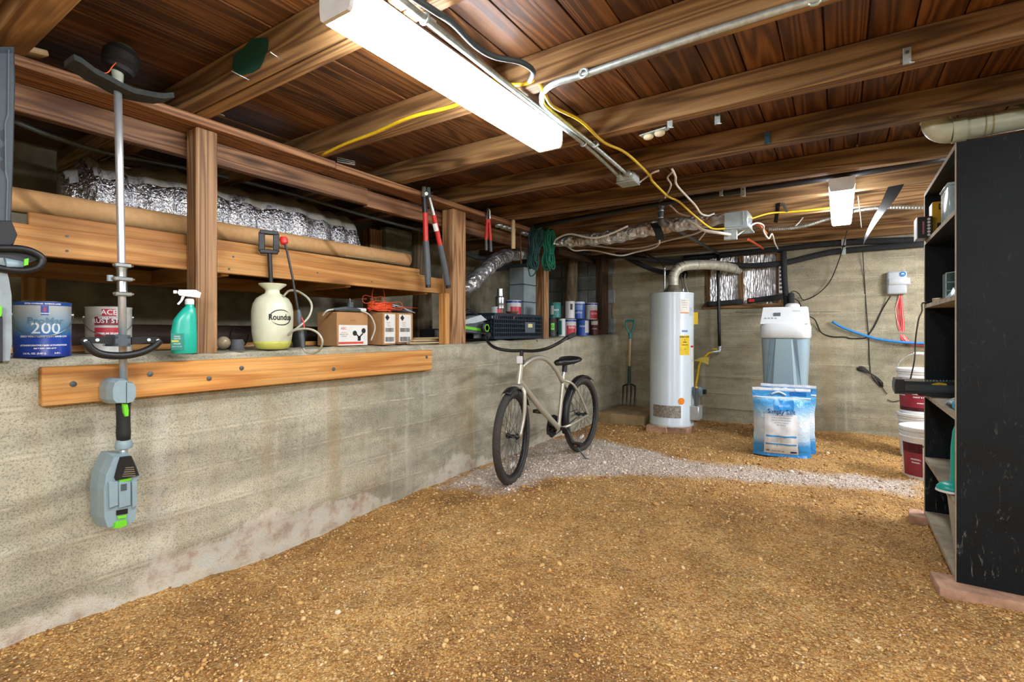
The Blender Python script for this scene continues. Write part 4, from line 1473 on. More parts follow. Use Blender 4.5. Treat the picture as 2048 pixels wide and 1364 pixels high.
# things standing in and behind the crate
def small_can(px0, px1, pyt, pyb, X, cols, label, texts=(), group='small paint cans on the ledge', z=None):
    a, b = P(px0, pyb, X=X), P(px1, pyb, X=X)
    c = (a + b) / 2
    d_ = -sn * c.x + cs * c.y
    r = (px1 - px0) * d_ / FPX / 2 * math.cos(math.atan(((px0 + px1) / 2 - 1024) / FPX))
    h = (pyb - pyt) * d_ / FPX
    c.z = z if z is not None else c.z
    c.x -= r
    body, bands = cols
    return paint_can(c, r, h, body, label, bands, texts, bail=False, group=group)
Wc = sm('d7d9da', 0.4, var=0.06)
RED = sm('c2333f', 0.4, var=0.1)
zcr = zc + 0.172
root = empty('tin_can_stack', P(1001, 628, X=-2.62), 0, 'shiny tin can with a narrow spout standing on the crate', 'can')
c = P(1000, 628, X=-2.62)
c.z = zcr + 0.105
kid('tin', MB().lathe([(0.047, 0), (0.047, 0.004), (0.044, 0.006), (0.044, 0.035), (0.046, 0.04), (0.044, 0.045), (0.044, 0.10), (0.047, 0.104), (0.04, 0.108), (0.03, 0.112), (0.029, 0.18), (0.031, 0.182), (0.027, 0.182), (0, 0.16)], c, 26), M_steel, root)
root.location.z = c.z
for ch in root.children:
    ch.location = Vector(ch.location) + Vector((0, 0, P(1001, 628, X=-2.62).z - c.z))
small_can(991, 1014, 612, 638, -2.6, (Wc, [(0.1, 0.9, 0.5, RED, 0.6)]), 'small red and white can under the shiny tin on the crate', z=zcr)
small_can(1024, 1055, 598, 632, -2.58, (Wc, [(0.05, 0.62, 0.9, RED, 0.5), (0.85, 0.98, 1.5, NAVY, 0.0)]), 'red and white paint can standing in the crate', z=zcr + 0.03)
c = P(1024, 622, X=-2.5)
c.z = zcr + 0.0
tag(MB().lathe([(0.03, 0), (0.035, 0.05), (0.055, 0.065), (0.06, 0.075), (0.056, 0.075), (0.03, 0.06), (0, 0.058)], c, 22).build('rusty_dish', sm('7a5440', 0.7, 0.3, var=0.3), None, 40), 'rusty round dish resting on the crate between the cans', 'dish')

# paint cans right of the red-edged stud, two rows
zr = ledge_z(5.0) - 0.002
BLU = sm('2c56a8', 0.4, var=0.1)
TL = sm('2b7d78', 0.45, var=0.15)
DK = sm('26292b', 0.5)
MAR = sm('5e2326', 0.45, var=0.15)
X2 = -2.54
low = [(1102, 1122, 634, 672, (DK, [(0.35, 0.7, 0.35, M_green, 0.2)]), 'dark spray can with a green badge in the lower row of cans', [('G', 0.05, 0.52, DK, 0.2)]),
       (1123, 1137, 637, 672, (Wc, [(0.1, 0.9, 0.6, TL, -0.6)]), 'small white and teal can in the lower row of cans', []),
       (1137, 1164, 637, 671, (Wc, [(0.05, 0.62, 0.8, RED, 0.4), (0.86, 0.98, 1.5, NAVY, 0.0)]), 'red and white paint can in the lower row of cans', [('SUPER', 0.03, 0.5, W, 0.4)]),
       (1164, 1188, 638, 670, (BLU, [(0.2, 0.95, 0.5, Wc, 0.9)]), 'blue paint can in the lower row of cans', [('PAINT', 0.028, 0.6, W, 0.0)]),
       (1188, 1206, 637, 668, (MAR, [(0.7, 0.95, 0.8, Wc, 0.0)]), 'dark maroon can at the right end of the lower row', [('STAIN', 0.024, 0.45, W, 0.0)])]
for q in low:
    small_can(q[0], q[1], q[2], q[3], X2, q[4], q[5], q[6], z=ledge_z(5.2))
top_ = [(1108, 1132, 604, 634, (TL, [(0.2, 0.8, 0.3, Wc, -0.5)]), 'teal paint can at the left of the upper row', [('NO1', 0.03, 0.5, W, 0.3)]),
        (1139, 1158, 603, 637, (Wc, [(0.5, 0.85, 0.28, DK, 0.3)]), 'white can with a black spot in the upper row', []),
        (1156, 1180, 602, 637, (BLU, [(0.86, 0.98, 1.5, Wc, 0.0), (0.5, 0.8, 0.8, sm('6d92c8', 0.4), 0.0)]), 'blue paint can in the middle of the upper row', [('LATEX', 0.03, 0.35, W, 0.0)]),
        (1181, 1206, 604, 637, (Wc, [(0.05, 0.55, 0.8, RED, 0.6), (0.88, 0.98, 1.5, NAVY, 0.0)]), 'red and white paint can at the right of the upper row', [('ULTRA', 0.028, 0.35, W, 0.5)])]
for q in top_:
    cz_ = max(P(1150, 637, X=X2).z, ledge_z(5.2) + 0.19)
    small_can(q[0], q[1], q[2], q[3], X2, q[4], q[5], q[6], z=ledge_z(5.2) + (0.204 if q[0] > 1110 else 0.204))
# ================================================================== HANGING TOOLS
def yz(px, py, X):
    p = P(px, py, X=X)
    return (p.y, p.z)


def plate(pxs, X, t):
    """flat outline in the wall's plane, front face at X, thickness t behind it"""
    return MB().prism([yz(a, b, X) for a, b in pxs], (X - t / 2, 0, 0), (0, 1, 0), (0, 0, 1), t)


def solid(pxs, X, t, inset=0.78, bev=0.25):
    """like plate with a chamfered front: the outline shrinks towards the front face"""
    pts = [Vector((0, *yz(a, b, X))) for a, b in pxs]
    c = sum(pts, Vector()) / len(pts)
    n = len(pts)
    rings = [(X - t, 1.0), (X - t * bev, 1.0), (X, inset)]
    mb = MB()
    vs = []
    for x, s in rings:
        vs += [Vector((x, c.y + (p.y - c.y) * s, c.z + (p.z - c.z) * (1 - (1 - s) * 0.6))) for p in pts]
    fs = [tuple(reversed(range(n))), tuple(range(2 * n, 3 * n))]
    for r in range(2):
        fs += [(r * n + i, r * n + (i + 1) % n, (r + 1) * n + (i + 1) % n, (r + 1) * n + i) for i in range(n)]
    a = sum(((pts[i].y - c.y) * (pts[(i + 1) % n].z - c.z) - (pts[(i + 1) % n].y - c.y) * (pts[i].z - c.z)) for i in range(n))
    if a < 0:
        fs = [tuple(reversed(f)) for f in fs]
    return mb.add(vs, fs)


SLATE = sm('4a545a', 0.5, var=0.1)
GREYB = sm('8aa0a8', 0.42, var=0.05)

# ---- string trimmer hung upside down
XT = -2.262
q4 = lambda x, y: (140 + x * .3226, 640 + y * .3226)
q1 = lambda x, y: (x * .3226, y * .3226)
q2 = lambda x, y: (x * .2786, 400 + y * .2786)
root = empty('string_trimmer', P(238, 1055, X=XT), 0, 'grey battery string trimmer hanging head-up in front of the ledge', 'string trimmer')
hc = P(242, 118, X=XT)
ax = Vector((0.1, 0.22, 1)).normalized()
kid('trimmer_head', MB().lathe([(0.030, -0.055), (0.048, -0.05), (0.054, -0.035), (0.050, -0.03), (0.057, -0.022), (0.052, -0.016), (0.058, -0.008), (0.058, 0.015), (0.053, 0.02), (0.05, 0.03), (0.042, 0.034), (0.040, 0.04), (0.0, 0.042)], hc, 30, ax), M_blackm, root)
kid('spool_cap', MB().lathe([(0.036, 0.04), (0.034, 0.047), (0.0, 0.048)], hc, 24, ax), sm('4b4d3c', 0.6), root)
kid('trimmer_line', MB().tube(smooth_path([P(*q1(720, 388), X=XT + 0.05), P(*q1(695, 415), X=XT + 0.06), P(*q1(670, 448), X=XT + 0.06), P(*q1(630, 456), X=XT + 0.05)], 4), 0.0016, 6), sm('e8602c', 0.5), root, 'all')
gp = [P(*q1(x, y), X=XT + 0.01) for x, y in [(428, 376), (480, 400), (560, 460), (640, 500), (720, 545), (800, 580), (900, 600), (980, 612), (1045, 606)]]
g = MB()
vs = []
for i, p_ in enumerate(gp):
    for dx, dz in ((-0.05, 0.012), (0.045, 0.010), (0.05, -0.012), (-0.05, -0.008)):
        vs.append(p_ + Vector((dx, 0, dz)))
fs = []
for i in range(len(gp) - 1):
    for j in range(4):
        fs.append((4 * i + j, 4 * i + (j + 1) % 4, 4 * i + 4 + (j + 1) % 4, 4 * i + 4 + j))
fs += [(0, 3, 2, 1), tuple(4 * (len(gp) - 1) + j for j in range(4))]
kid('guard', g.add(vs, fs), sm('2f3330', 0.85, var=0.3, scale=40), root, 30)
kid('cutter_blade', MB().bar(P(*q1(485, 372), X=XT), P(*q1(550, 410), X=XT), 0.03, 0.006), M_black, root, False)
sh0, sh1 = P(235, 150, X=XT), P(247, 765, X=XT)
kid('shaft', MB().tube([sh0, P(239, 330, X=XT), P(243, 530, X=XT), sh1], 0.0128, 16), M_alu, root, 'all')
kid('shaft_collar', MB().tube([P(235, 140, X=XT), P(236, 165, X=XT)], [0.02, 0.016], 14), sm('9aa08e', 0.5), root)
cpl = empty('coupler', (0, 0, 0))
c0, c1 = P(243, 527, X=XT), P(244, 592, X=XT)
cp_ = kid('coupler', MB().tube([c0, c0.lerp(c1, .12), c0.lerp(c1, .2), c0.lerp(c1, .8), c0.lerp(c1, .88), c1], [.019, .019, .0165, .0165, .019, .019], 16), M_steel, root)
bpy.data.objects.remove(cpl)
for t, hw_ in ((0.06, 0.026), (0.48, 0.03), (0.94, 0.026)):
    cc_ = c0.lerp(c1, t)
    cl_ = kid('clamp', MB().box(cc_ + Vector((-0.006, -hw_, -0.008)), cc_ + Vector((0.022, hw_, 0.008)), 0.003), M_steel, root)
    kid('clamp_bolt', MB().cyl(cc_ + Vector((0.012, -hw_ - 0.007, 0)), cc_ + Vector((0.012, hw_ + 0.007, 0)), 0.004, 8), M_chrome, cl_)
cc_ = c0.lerp(c1, 0.5)
kid('clamp_knob', MB().cyl(cc_ + Vector((0.0, -0.036, -0.008)), cc_ + Vector((0.0, -0.036, 0.014)), 0.010, 12), M_grey, root)
# loop handle
hp = [q2(*p) for p in [(612, 1012), (660, 1075), (740, 1110), (880, 1118), (1000, 1098), (1090, 1060), (1150, 1010)]]
kid('loop_grip', MB().tube(smooth_path([P(a, b, X=XT + 0.05) for a, b in hp], 6), 0.0135, 12), M_black, root, 'all')
for sg, pts in ((1, [(590, 1005), (625, 985), (730, 980), (820, 985), (820, 1040), (720, 1030), (640, 1030), (605, 1028)]), (-1, [(945, 985), (1050, 980), (1140, 985), (1160, 1005), (1145, 1028), (1050, 1025), (945, 1040)])):
    ha_ = kid('handle_arm', plate([q2(*p) for p in pts], XT + 0.056, 0.022), M_black, root, False)
    for (a, b) in ((615, 1012) if sg > 0 else (1135, 1008), (700, 1005) if sg > 0 else (1070, 1004)):
        kid('screw', MB().cyl(P(*q2(a, b), X=XT + 0.056), P(*q2(a, b), X=XT + 0.059), 0.006, 10), M_steel, ha_)
hb_ = kid('handle_bracket', solid([q2(*p) for p in [(822, 968), (945, 968), (945, 1052), (822, 1052)]], XT + 0.068, 0.085, 0.9), SLATE, root, False)
for a, b in ((840, 985), (928, 985), (840, 1036), (928, 1036)):
    kid('screw', MB().cyl(P(*q2(a, b), X=XT + 0.068), P(*q2(a, b), X=XT + 0.071), 0.004, 8), M_black, hb_)
# control housing, grip, battery housing
mh_ = kid('motor_housing', solid([q4(*p) for p in [(300, 365), (355, 365), (362, 382), (405, 386), (425, 410), (425, 480), (405, 512), (370, 524), (275, 524), (250, 500), (246, 430), (262, 385)]], XT + 0.045, 0.10, 0.8, 0.35), GREYB, root, False)
kid('housing_seam', plate([q4(*p) for p in [(349, 386), (352, 386), (352, 520), (349, 520)]], XT + 0.0462, 0.002), M_black, mh_, False)
kid('grip', MB().tube([P(*q4(x, y), X=XT) for x, y in [(330, 515), (330, 560), (331, 640), (331, 700), (332, 742)]], [0.0225, 0.0215, 0.021, 0.0225, 0.021], 16, sq=1.25), sm('202224', 0.75), root, 'all')
kid('trigger', solid([q4(*p) for p in [(328, 518), (360, 518), (368, 560), (366, 600), (345, 602), (334, 575)]], XT + 0.036, 0.03, 0.8), M_green, root, False)
kid('shaft_ring', MB().tube([P(*q4(x, y), X=XT) for x, y in [(332, 738), (333, 755), (334, 775), (334, 795)]], [0.023, 0.025, 0.0285, 0.026], 18), GREYB, root, 40)
kid('lower_shaft', MB().tube([P(*q4(332, 790), X=XT), P(*q4(332, 842), X=XT)], 0.013, 14), M_alu, root, 'all')
bh_ = kid('battery_housing', solid([q4(*p) for p in [(268, 838), (385, 832), (420, 890), (446, 965), (424, 985), (420, 1130), (415, 1245), (350, 1290), (222, 1300), (200, 1240), (196, 1060), (212, 955)]], XT + 0.05, 0.115, 0.9, 0.4), GREYB, root, False)
vc_ = kid('vent_cover', solid([q4(*p) for p in [(318, 852), (388, 846), (412, 900), (436, 965), (290, 998), (282, 980), (302, 900)]], XT + 0.064, 0.03, 0.85), M_black, root, False)
for i in range(5):
    y = 912 + i * 13
    kid('vent_slot', plate([q4(*p) for p in [(345 - i * 5, y + 2), (395 + i * 3, y - 2), (397 + i * 3, y + 4), (344 - i * 5, y + 8)]], XT + 0.0655, 0.002), M_steel, vc_, False)
kid('green_trim', plate([q4(*p) for p in [(306, 992), (380, 980), (380, 994), (306, 1006)]], XT + 0.056, 0.012), M_green, root, False)
for a, b in ((240, 300), (300, 378), (384, 416)):
    kid('rail', solid([q4(*p) for p in [(a, 1006), (b, 1000), (b, 1150), (a + 4, 1170)]], XT + 0.060, 0.015, 0.92), GREYB, bh_, False)
kid('badge', plate([q4(*p) for p in [(316, 1020), (352, 1014), (352, 1055), (316, 1062)]], XT + 0.0615, 0.002), SLATE, bh_, False)
kid('battery_slot', plate([q4(*p) for p in [(288, 1182), (358, 1170), (358, 1200), (288, 1212)]], XT + 0.0535, 0.006), M_black, bh_, False)
kid('green_clip', plate([q4(*p) for p in [(294, 1218), (352, 1208), (350, 1226), (298, 1234)]], XT + 0.055, 0.008), M_green, bh_, False)
kid('release_button', solid([q4(*p) for p in [(280, 1256), (355, 1236), (357, 1272), (318, 1290), (272, 1294)]], XT + 0.06, 0.03, 0.9), M_green, bh_, False)

# ---- hedge trimmer hung at the left edge, blade in its sheath
XH = -2.27
root = empty('hedge_trimmer', P(-10, 735, X=XH), 0, 'grey battery hedge trimmer hanging in a slotted blade sheath at the left edge', 'hedge trimmer')
bs_ = kid('blade_sheath', solid([(-52, 92), (30, 92), (32, 160), (28, 330), (22, 480), (-45, 480)], XH + 0.02, 0.035, 0.86), sm('3f4a50', 0.55, var=0.12), root, False)
for y0 in (258, 292, 318):
    kid('sheath_slot', plate([(2, y0 + 4), (7, y0), (12, y0 + 4), (12, y0 + 20), (7, y0 + 25), (2, y0 + 20)], XH + 0.0215, 0.002), sm('252c30', 0.6), bs_, False)
kid('sheath_rib', plate([(16, 100), (19, 100), (18, 230), (12, 250), (13, 340), (17, 360), (14, 470), (11, 470), (14, 362), (10, 345), (9, 246), (15, 228)], XH + 0.024, 0.008), sm('536066', 0.55), bs_, False)
kid('gear_case', solid([(-40, 440), (26, 440), (38, 468), (30, 488), (22, 492), (-40, 492)], XH + 0.05, 0.07, 0.85), sm('26292b', 0.7), root, False)
hp = [(-30, 497), (20, 496), (55, 500), (80, 512), (84, 524), (72, 536), (45, 541), (10, 538), (-30, 530)]
kid('front_handle', MB().tube(smooth_path([P(a, b, X=XH + 0.07) for a, b in hp], 5), 0.011, 10), M_black, root, 'all')
kid('hand_guard', solid([(-30, 494), (30, 494), (70, 503), (82, 518), (60, 526), (-30, 522)], XH + 0.055, 0.02, 0.95), sm('2a2d30', 0.6), root, False)
kid('lock_button', solid([(49, 518), (58, 516), (57, 530), (48, 532)], XH + 0.088, 0.01, 0.9), M_green, root, False)
kid('handle_stub', MB().tube([P(10, 528, X=XH + 0.06), P(45, 530, X=XH + 0.06)], [0.02, 0.012], 12), GREYB, root)
kid('motor_housing', solid([(-60, 508), (8, 510), (20, 555), (26, 590), (27, 690), (22, 728), (-60, 732)], XH + 0.06, 0.11, 0.9), sm('8b979b', 0.45), root, False)
kid('rear_grip', solid([(-60, 612), (4, 612), (8, 640), (8, 726), (-60, 730)], XH + 0.072, 0.05, 0.9), sm('2a2c2e', 0.7), root, False)
kid('trigger', solid([(-10, 612), (5, 612), (4, 632), (-10, 640)], XH + 0.08, 0.02, 0.9), M_green, root, False)

# ---- long red loppers
XL = -2.365
q5 = lambda x, y: (800 + x * .2639, 340 + y * .2639)
nl = P(853, 385, X=-2.40)
root = empty('loppers', P(870, 575, X=XL), 0, 'long-handled loppers with red shafts and grey grips hung on the plate', 'loppers')
def rod(name, pts, r, mat, X=XL, seg=12, dx=0.0):
    return kid(name, MB().tube([P(*q5(*p), X=X + dx) for p in pts], r, seg), mat, root, 40)
rod('blade_bar', [(180, 128), (184, 215)], 0.016, M_steel, seg=8)
rod('blade_bar', [(214, 132), (222, 215)], 0.014, M_dgrey, seg=8, dx=0.008)
kid('pivot', MB().cyl(P(*q5(200, 180), X=XL + 0.012), P(*q5(200, 180), X=XL + 0.03), 0.012, 12), M_steel, root)
kid('hang_nail', MB().tube([Vector((-2.405, nl.y, 2.03)), Vector((-2.34, nl.y, 2.036))], 0.004, 6), M_steel, root)
rod('shaft_sleeve', [(184, 205), (190, 325)], 0.019, M_black)
rod('shaft', [(190, 322), (197, 545)], 0.0175, M_red)
rod('grip', [(197, 540), (207, 700), (213, 870)], [0.021, 0.023, 0.0215], M_dgrey)
rod('grip_cap', [(213, 866), (214, 892)], 0.019, M_black)
rod('shaft_sleeve', [(222, 210), (256, 345)], 0.014, M_steel, dx=0.01)
rod('shaft', [(256, 342), (305, 575)], 0.0175, M_red, dx=0.01)
rod('shaft_label', [(263, 405), (277, 462)], 0.0182, M_white, dx=0.01)
rod('grip', [(304, 570), (334, 710), (362, 870)], [0.021, 0.023, 0.0215], M_dgrey, dx=0.01)
rod('grip_cap', [(362, 866), (367, 894)], 0.019, M_black, dx=0.01)

# ---- small red cutters, hammer handle, rusty rod, jar lids
XS = -2.388
root = empty('bolt_cutters', P(*q5(672, 620), X=XS), 0, 'small red-handled cutters hung on the plate right of the thick post', 'cutters')
for pts, r, m_, nm in [([(655, 378), (660, 310), (668, 292)], 0.011, M_steel, 'jaw'), ([(682, 378), (678, 312), (668, 292)], 0.011, M_steel, 'jaw'),
                       ([(660, 370), (652, 530)], 0.013, M_red, 'handle'), ([(676, 370), (686, 535)], 0.013, M_red, 'handle'),
                       ([(653, 525), (654, 608)], 0.012, M_dgrey, 'grip'), ([(686, 530), (689, 620)], 0.012, M_dgrey, 'grip')]:
    kid(nm, MB().tube([P(*q5(*p), X=XS) for p in pts], r, 10), m_, root, 40)
kid('pivot', MB().cyl(P(*q5(668, 388), X=XS - 0.01), P(*q5(668, 388), X=XS + 0.02), 0.014, 12), M_red, root)
o = MB().tube([P(*q5(858, 376), X=-2.37), P(*q5(858, 385), X=-2.37), P(*q5(858, 480), X=-2.37), P(*q5(858, 590), X=-2.37), P(*q5(858, 597), X=-2.37)], [0.008, 0.0165, 0.019, 0.0185, 0.016], 14).build('wooden_stick', M_stick, None, 50)
tag(o, 'pale round wooden stick hanging from the plate left of the ropes', 'stick')
root = empty('rusty_rod', P(*q5(917, 712), X=-2.40), 0, 'thin rusty rod hanging between the wooden handle and the ropes', 'rod')
M_rust = sm('5a3c2a', 0.85, 0.3, var=0.3)
kid('rod', MB().tube([P(*q5(910, 440), X=-2.40), P(*q5(914, 600), X=-2.40), P(*q5(917, 690), X=-2.40)], 0.006, 8), M_rust, root)
kid('tip', MB().tube([P(*q5(917, 685), X=-2.40), P(*q5(918, 712), X=-2.40)], [0.01, 0.007], 10), M_rust, root)
for i, (x, y) in enumerate([(750, 408), (790, 421), (824, 433), (850, 440), (935, 462), (965, 474)]):
    p_ = P(*q5(x, y), X=-2.47)
    tag(MB().lathe([(0.036, 0), (0.036, -0.014), (0.033, -0.016), (0.030, -0.012), (0.0, -0.012)], (p_.x, p_.y, 2.0035), 20).build('jar_lid', M_galv, None, 40),
        ['leftmost round metal jar lid screwed under the plate', 'second jar lid from the left under the plate', 'third jar lid from the left under the plate', 'jar lid just left of the wooden handle under the plate', 'jar lid just right of the rusty rod under the plate', 'rightmost jar lid under the plate beside the ropes'][i], 'jar lid', 'jar lids under the plate')

# ---- two rope hanks
def hank(px_top, px_bot, X, w_, mat, label, seed, tail=None):
    top, bot = P(*px_top, X=X), P(*px_bot, X=X)
    root = empty('rope_hank', bot, 0, label, 'rope', 'rope hanks')
    rb = random.Random(seed)
    L_ = top.z - bot.z
    for i in range(16):
        ww = w_ * rb.uniform(0.45, 1.0)
        dx = rb.uniform(-0.035, 0.03)
        t1 = rb.uniform(-0.02, 0.02)
        b1 = rb.uniform(-0.05, 0.05)
        oy = rb.uniform(-0.02, 0.02)
        pts = []
        for j in range(18):
            a = 2 * PI * j / 18
            z = bot.z + b1 + (L_ - b1 + t1) * (0.5 + 0.5 * math.cos(a))
            fr = (z - bot.z) / L_
            pinch = 0.35 + 0.65 * min(1, abs(fr - 0.40) / 0.28)
            y = top.y + (bot.y - top.y) * (1 - fr) + ww * math.sin(a) * pinch + oy
            pts.append((X + dx + 0.01 * math.cos(2 * a + i), y, z))
        kid('loop', MB().tube(smooth_path(pts + [pts[0]], 3), 0.0075, 6), mat, root, 'all')
    mid = bot + (top - bot) * 0.40
    for i in range(5):
        pts = [(X + 0.045 * math.cos(a), mid.y + 0.05 * math.sin(a), mid.z + 0.012 * (i - 2) + 0.006 * math.sin(a * 2)) for a in [2 * PI * j / 14 for j in range(15)]]
        kid('wrap', MB().tube(smooth_path(pts, 2), 0.0062, 6), mat, root, 'all')
    if tail:
        kid('tail', MB().tube(smooth_path([P(*t, X=X + 0.03) for t in tail], 4), 0.0055, 6), mat, root, 'all')
    return root
hank((1074, 456), (1066, 532), -2.36, 0.085, sm('1d4642', 0.8, var=0.3, scale=80), 'dark green rope hank hanging from the plate end', 3, [q5(960, 700), q5(975, 760), q5(990, 805), q5(1025, 780), q5(1035, 700)])
hank((1098, 460), (1098, 532), -2.32, 0.10, sm('14705a', 0.8, var=0.3, scale=80), 'brighter green rope hank hanging right of the dark one', 8)

# ================================================================== BICYCLE
XK = -1.94
bk = empty('bicycle', (XK, 3.53, 0.0), 0, 'champagne silver cruiser bicycle with black handlebar parked by the ledge wall', 'bicycle')
M_frame = sm('c2beae', 0.32, 0.5, var=0.05)
M_tire = sm('3d3a36', 0.85, var=0.2, scale=60, bump=0.3)
M_rim = sm('2b2b2c', 0.4, 0.6)
q6 = lambda x, y: (960 + x * .2639, 640 + y * .2639)
HF = Vector((XK, 2.965, 0.337))
HR = Vector((XK, 4.10, 0.337))
st = math.radians(13)
HD = Vector((math.sin(st), -math.cos(st), 0))       # heading of the front wheel
HLt = Vector((math.cos(st), math.sin(st), 0))        # its axle direction


def wheel(name, c, fwd, axl, seed, label=None):
    """tyre > rim, spokes, hub"""
    up = Vector((0, 0, 1))
    ring = lambda R, off=0.0, n=56: [c + fwd * R * math.cos(2 * PI * i / n) + up * R * math.sin(2 * PI * i / n) + axl * off for i in range(n)]
    wh = kid(name, MB().tube(ring(0.308), 0.027, 12, closed=True), M_tire, bk, 'all')
    off = Vector(bk.location) + Vector(wh.location)
    def sub(nm, mb, mt, smo='all'):
        mb.v = [v - off for v in mb.v]
        return mb.build(nm, mt, wh, smo)
    sub('rim', MB().tube(ring(0.277), 0.012, 8, closed=True, sq=1.3), M_rim)
    rb = random.Random(seed)
    for i in range(28):
        a = 2 * PI * (i + 0.5) / 28
        sd = 1 if i % 2 else -1
        b = a + (0.9 if (i // 2) % 2 else -0.9)
        p1 = c + fwd * 0.272 * math.cos(a) + up * 0.272 * math.sin(a)
        p0 = c + fwd * 0.018 * math.cos(b) + up * 0.018 * math.sin(b) + axl * 0.028 * sd
        sub('spoke', MB().tube([p0, p1], 0.0018, 5, caps=False), M_dgrey)
    sub('hub', MB().lathe([(0.012, -0.05), (0.022, -0.034), (0.022, -0.028), (0.013, -0.024), (0.013, 0.024), (0.022, 0.028), (0.022, 0.034), (0.012, 0.05)], c, 16, axl), M_black, 40)
    sub('reflector', MB().bar(c + fwd * -0.05 + up * -0.2 - axl * 0.01, c + fwd * 0.01 + up * -0.215 - axl * 0.01, 0.012, 0.022), M_white, False)
    return wh


wheel('front_wheel', HF, HD, HLt, 1)
wheel('rear_wheel', HR, Vector((0, -1, 0)), Vector((1, 0, 0)), 2)
BB = Vector((XK, 3.655, 0.285))
HT = Vector((XK, 3.075, 0.84))      # head tube top
HB = Vector((XK, 3.045, 0.70))      # head tube bottom
ST = Vector((XK, 3.745, 0.72))      # seat tube top
kid('seat_tube', MB().tube([BB, ST], 0.0165, 14), M_frame, bk, 40)
kid('head_tube', MB().tube([HB, HT], 0.021, 14), M_frame, bk, 40)
kid('down_tube', MB().tube([HB + Vector((0, 0.0, 0.03)), HB.lerp(BB, 0.5) + Vector((0, 0.0, -0.0)), BB], 0.022, 14), M_frame, bk, 40)
kid('top_tube', MB().tube(smooth_path([HT + Vector((0, 0.0, -0.02)), HT + Vector((0, 0.17, 0.035)), HT + Vector((0, 0.36, 0.025)), HT + Vector((0, 0.52, -0.06)), ST + Vector((0, -0.02, -0.06))], 6), 0.019, 12), M_frame, bk, 'all')
for s in (-1, 1):
    kid('seat_stay', MB().tube(smooth_path([ST + Vector((0.012 * s, 0.0, -0.05)), ST + Vector((0.045 * s, 0.09, -0.09)), ST + Vector((0.055 * s, 0.21, -0.20)), HR + Vector((0.062 * s, 0.0, 0.0))], 6), 0.0105, 10), M_frame, bk, 'all')
    kid('chain_stay', MB().tube([BB + Vector((0.02 * s, 0, 0)), BB + Vector((0.05 * s, 0.12, 0.01)), HR + Vector((0.062 * s, 0, 0))], 0.0115, 10), M_frame, bk, 'all')
    cr = HB + Vector((0, -0.01, -0.02))
    kid('fork_blade', MB().tube(smooth_path([cr + HLt * 0.03 * s, cr + HLt * 0.052 * s + Vector((0, 0, -0.05)) + HD * 0.005, cr + HLt * 0.056 * s + Vector((0, 0, -0.2)) + HD * 0.025, HF + HLt * 0.056 * s], 6), [0.015] * 6 + [0.014] * 6 + [0.012] * 7, 10), M_frame, bk, 'all')
kid('fork_crown', MB().tube([HB + Vector((0, -0.01, -0.02)) - HLt * 0.04, HB + Vector((0, -0.01, -0.02)) + HLt * 0.04], 0.019, 10), M_frame, bk, 40)
kid('headset', MB().tube([HT, HT + Vector((0, 0.008, 0.035))], [0.024, 0.019], 14), M_black, bk, 40)
STM = HT + Vector((0, 0.012, 0.10))
kid('stem', MB().tube([HT + Vector((0, 0.005, 0.02)), STM], 0.014, 12), M_black, bk, 40)
kid('reflector_badge', MB().obox(HT + HD * 0.035 + Vector((0, 0.005, 0.035)), HLt, HD, (0, 0, 1), (0.022, 0.008, 0.028), 0.004), M_white, bk, 40)
bars = []
for s in (-1, 1):
    seq = [STM + HLt * 0.0, STM + HLt * 0.10 * s + HD * 0.01, STM + HLt * 0.20 * s + HD * 0.02 + Vector((0, 0, 0.02)), STM + HLt * 0.275 * s + HD * -0.02 + Vector((0, 0, 0.06)), STM + HLt * 0.32 * s + HD * -0.10 + Vector((0, 0, 0.10))]
    bars = (list(reversed(seq)) + bars[1:]) if s < 0 else bars + seq[1:]
    if s < 0:
        bars = list(reversed(seq))
kid('handlebar', MB().tube(smooth_path(bars, 6), 0.0115, 12), M_black, bk, 'all')
for s in (-1, 1):
    a = STM + HLt * 0.315 * s + HD * -0.09 + Vector((0, 0, 0.095))
    b = STM + HLt * 0.345 * s + HD * -0.20 + Vector((0, 0, 0.118))
    kid('grip', MB().tube([a, a.lerp(b, 0.1), a.lerp(b, 0.9), b], [0.015, 0.0175, 0.018, 0.016], 12), M_rubber, bk, 40)
kid('seat_post', MB().tube([ST + Vector((0, -0.01, -0.03)), ST + Vector((0, 0.025, 0.06))], 0.0135, 12), M_steel, bk, 40)
kid('seat_clamp', MB().tube([ST + Vector((0, 0.015, 0.02)), ST + Vector((0, 0.025, 0.075))], 0.022, 12), M_black, bk, 40)
sd_c = ST + Vector((0, 0.03, 0.105))
mb = MB()
secs = [(-0.15, 0.012, 0.016, -0.004), (-0.13, 0.026, 0.026, 0.0), (-0.08, 0.034, 0.03, 0.004), (-0.02, 0.05, 0.032, 0.002), (0.04, 0.085, 0.034, 0.008), (0.085, 0.10, 0.034, 0.018), (0.115, 0.085, 0.028, 0.022), (0.13, 0.05, 0.016, 0.018)]
for (y, a, h, dz) in secs:
    for j in range(14):
        t = 2 * PI * j / 14
        a_, y_ = a * 1.12, y * 1.12
        mb.v.append(sd_c + Vector((a_ * math.cos(t), y_, h * 1.15 * math.sin(t) * (0.7 if math.sin(t) > 0 else 0.9) + dz)))
for i in range(len(secs) - 1):
    for j in range(14):
        mb.f.append((i * 14 + j, (i + 1) * 14 + j, (i + 1) * 14 + (j + 1) % 14, i * 14 + (j + 1) % 14))
mb.f += [tuple(range(14)), tuple(reversed(range((len(secs) - 1) * 14, len(secs) * 14)))]
mb.m = [0] * len(mb.f)
kid('saddle', mb, M_black, bk, 60)
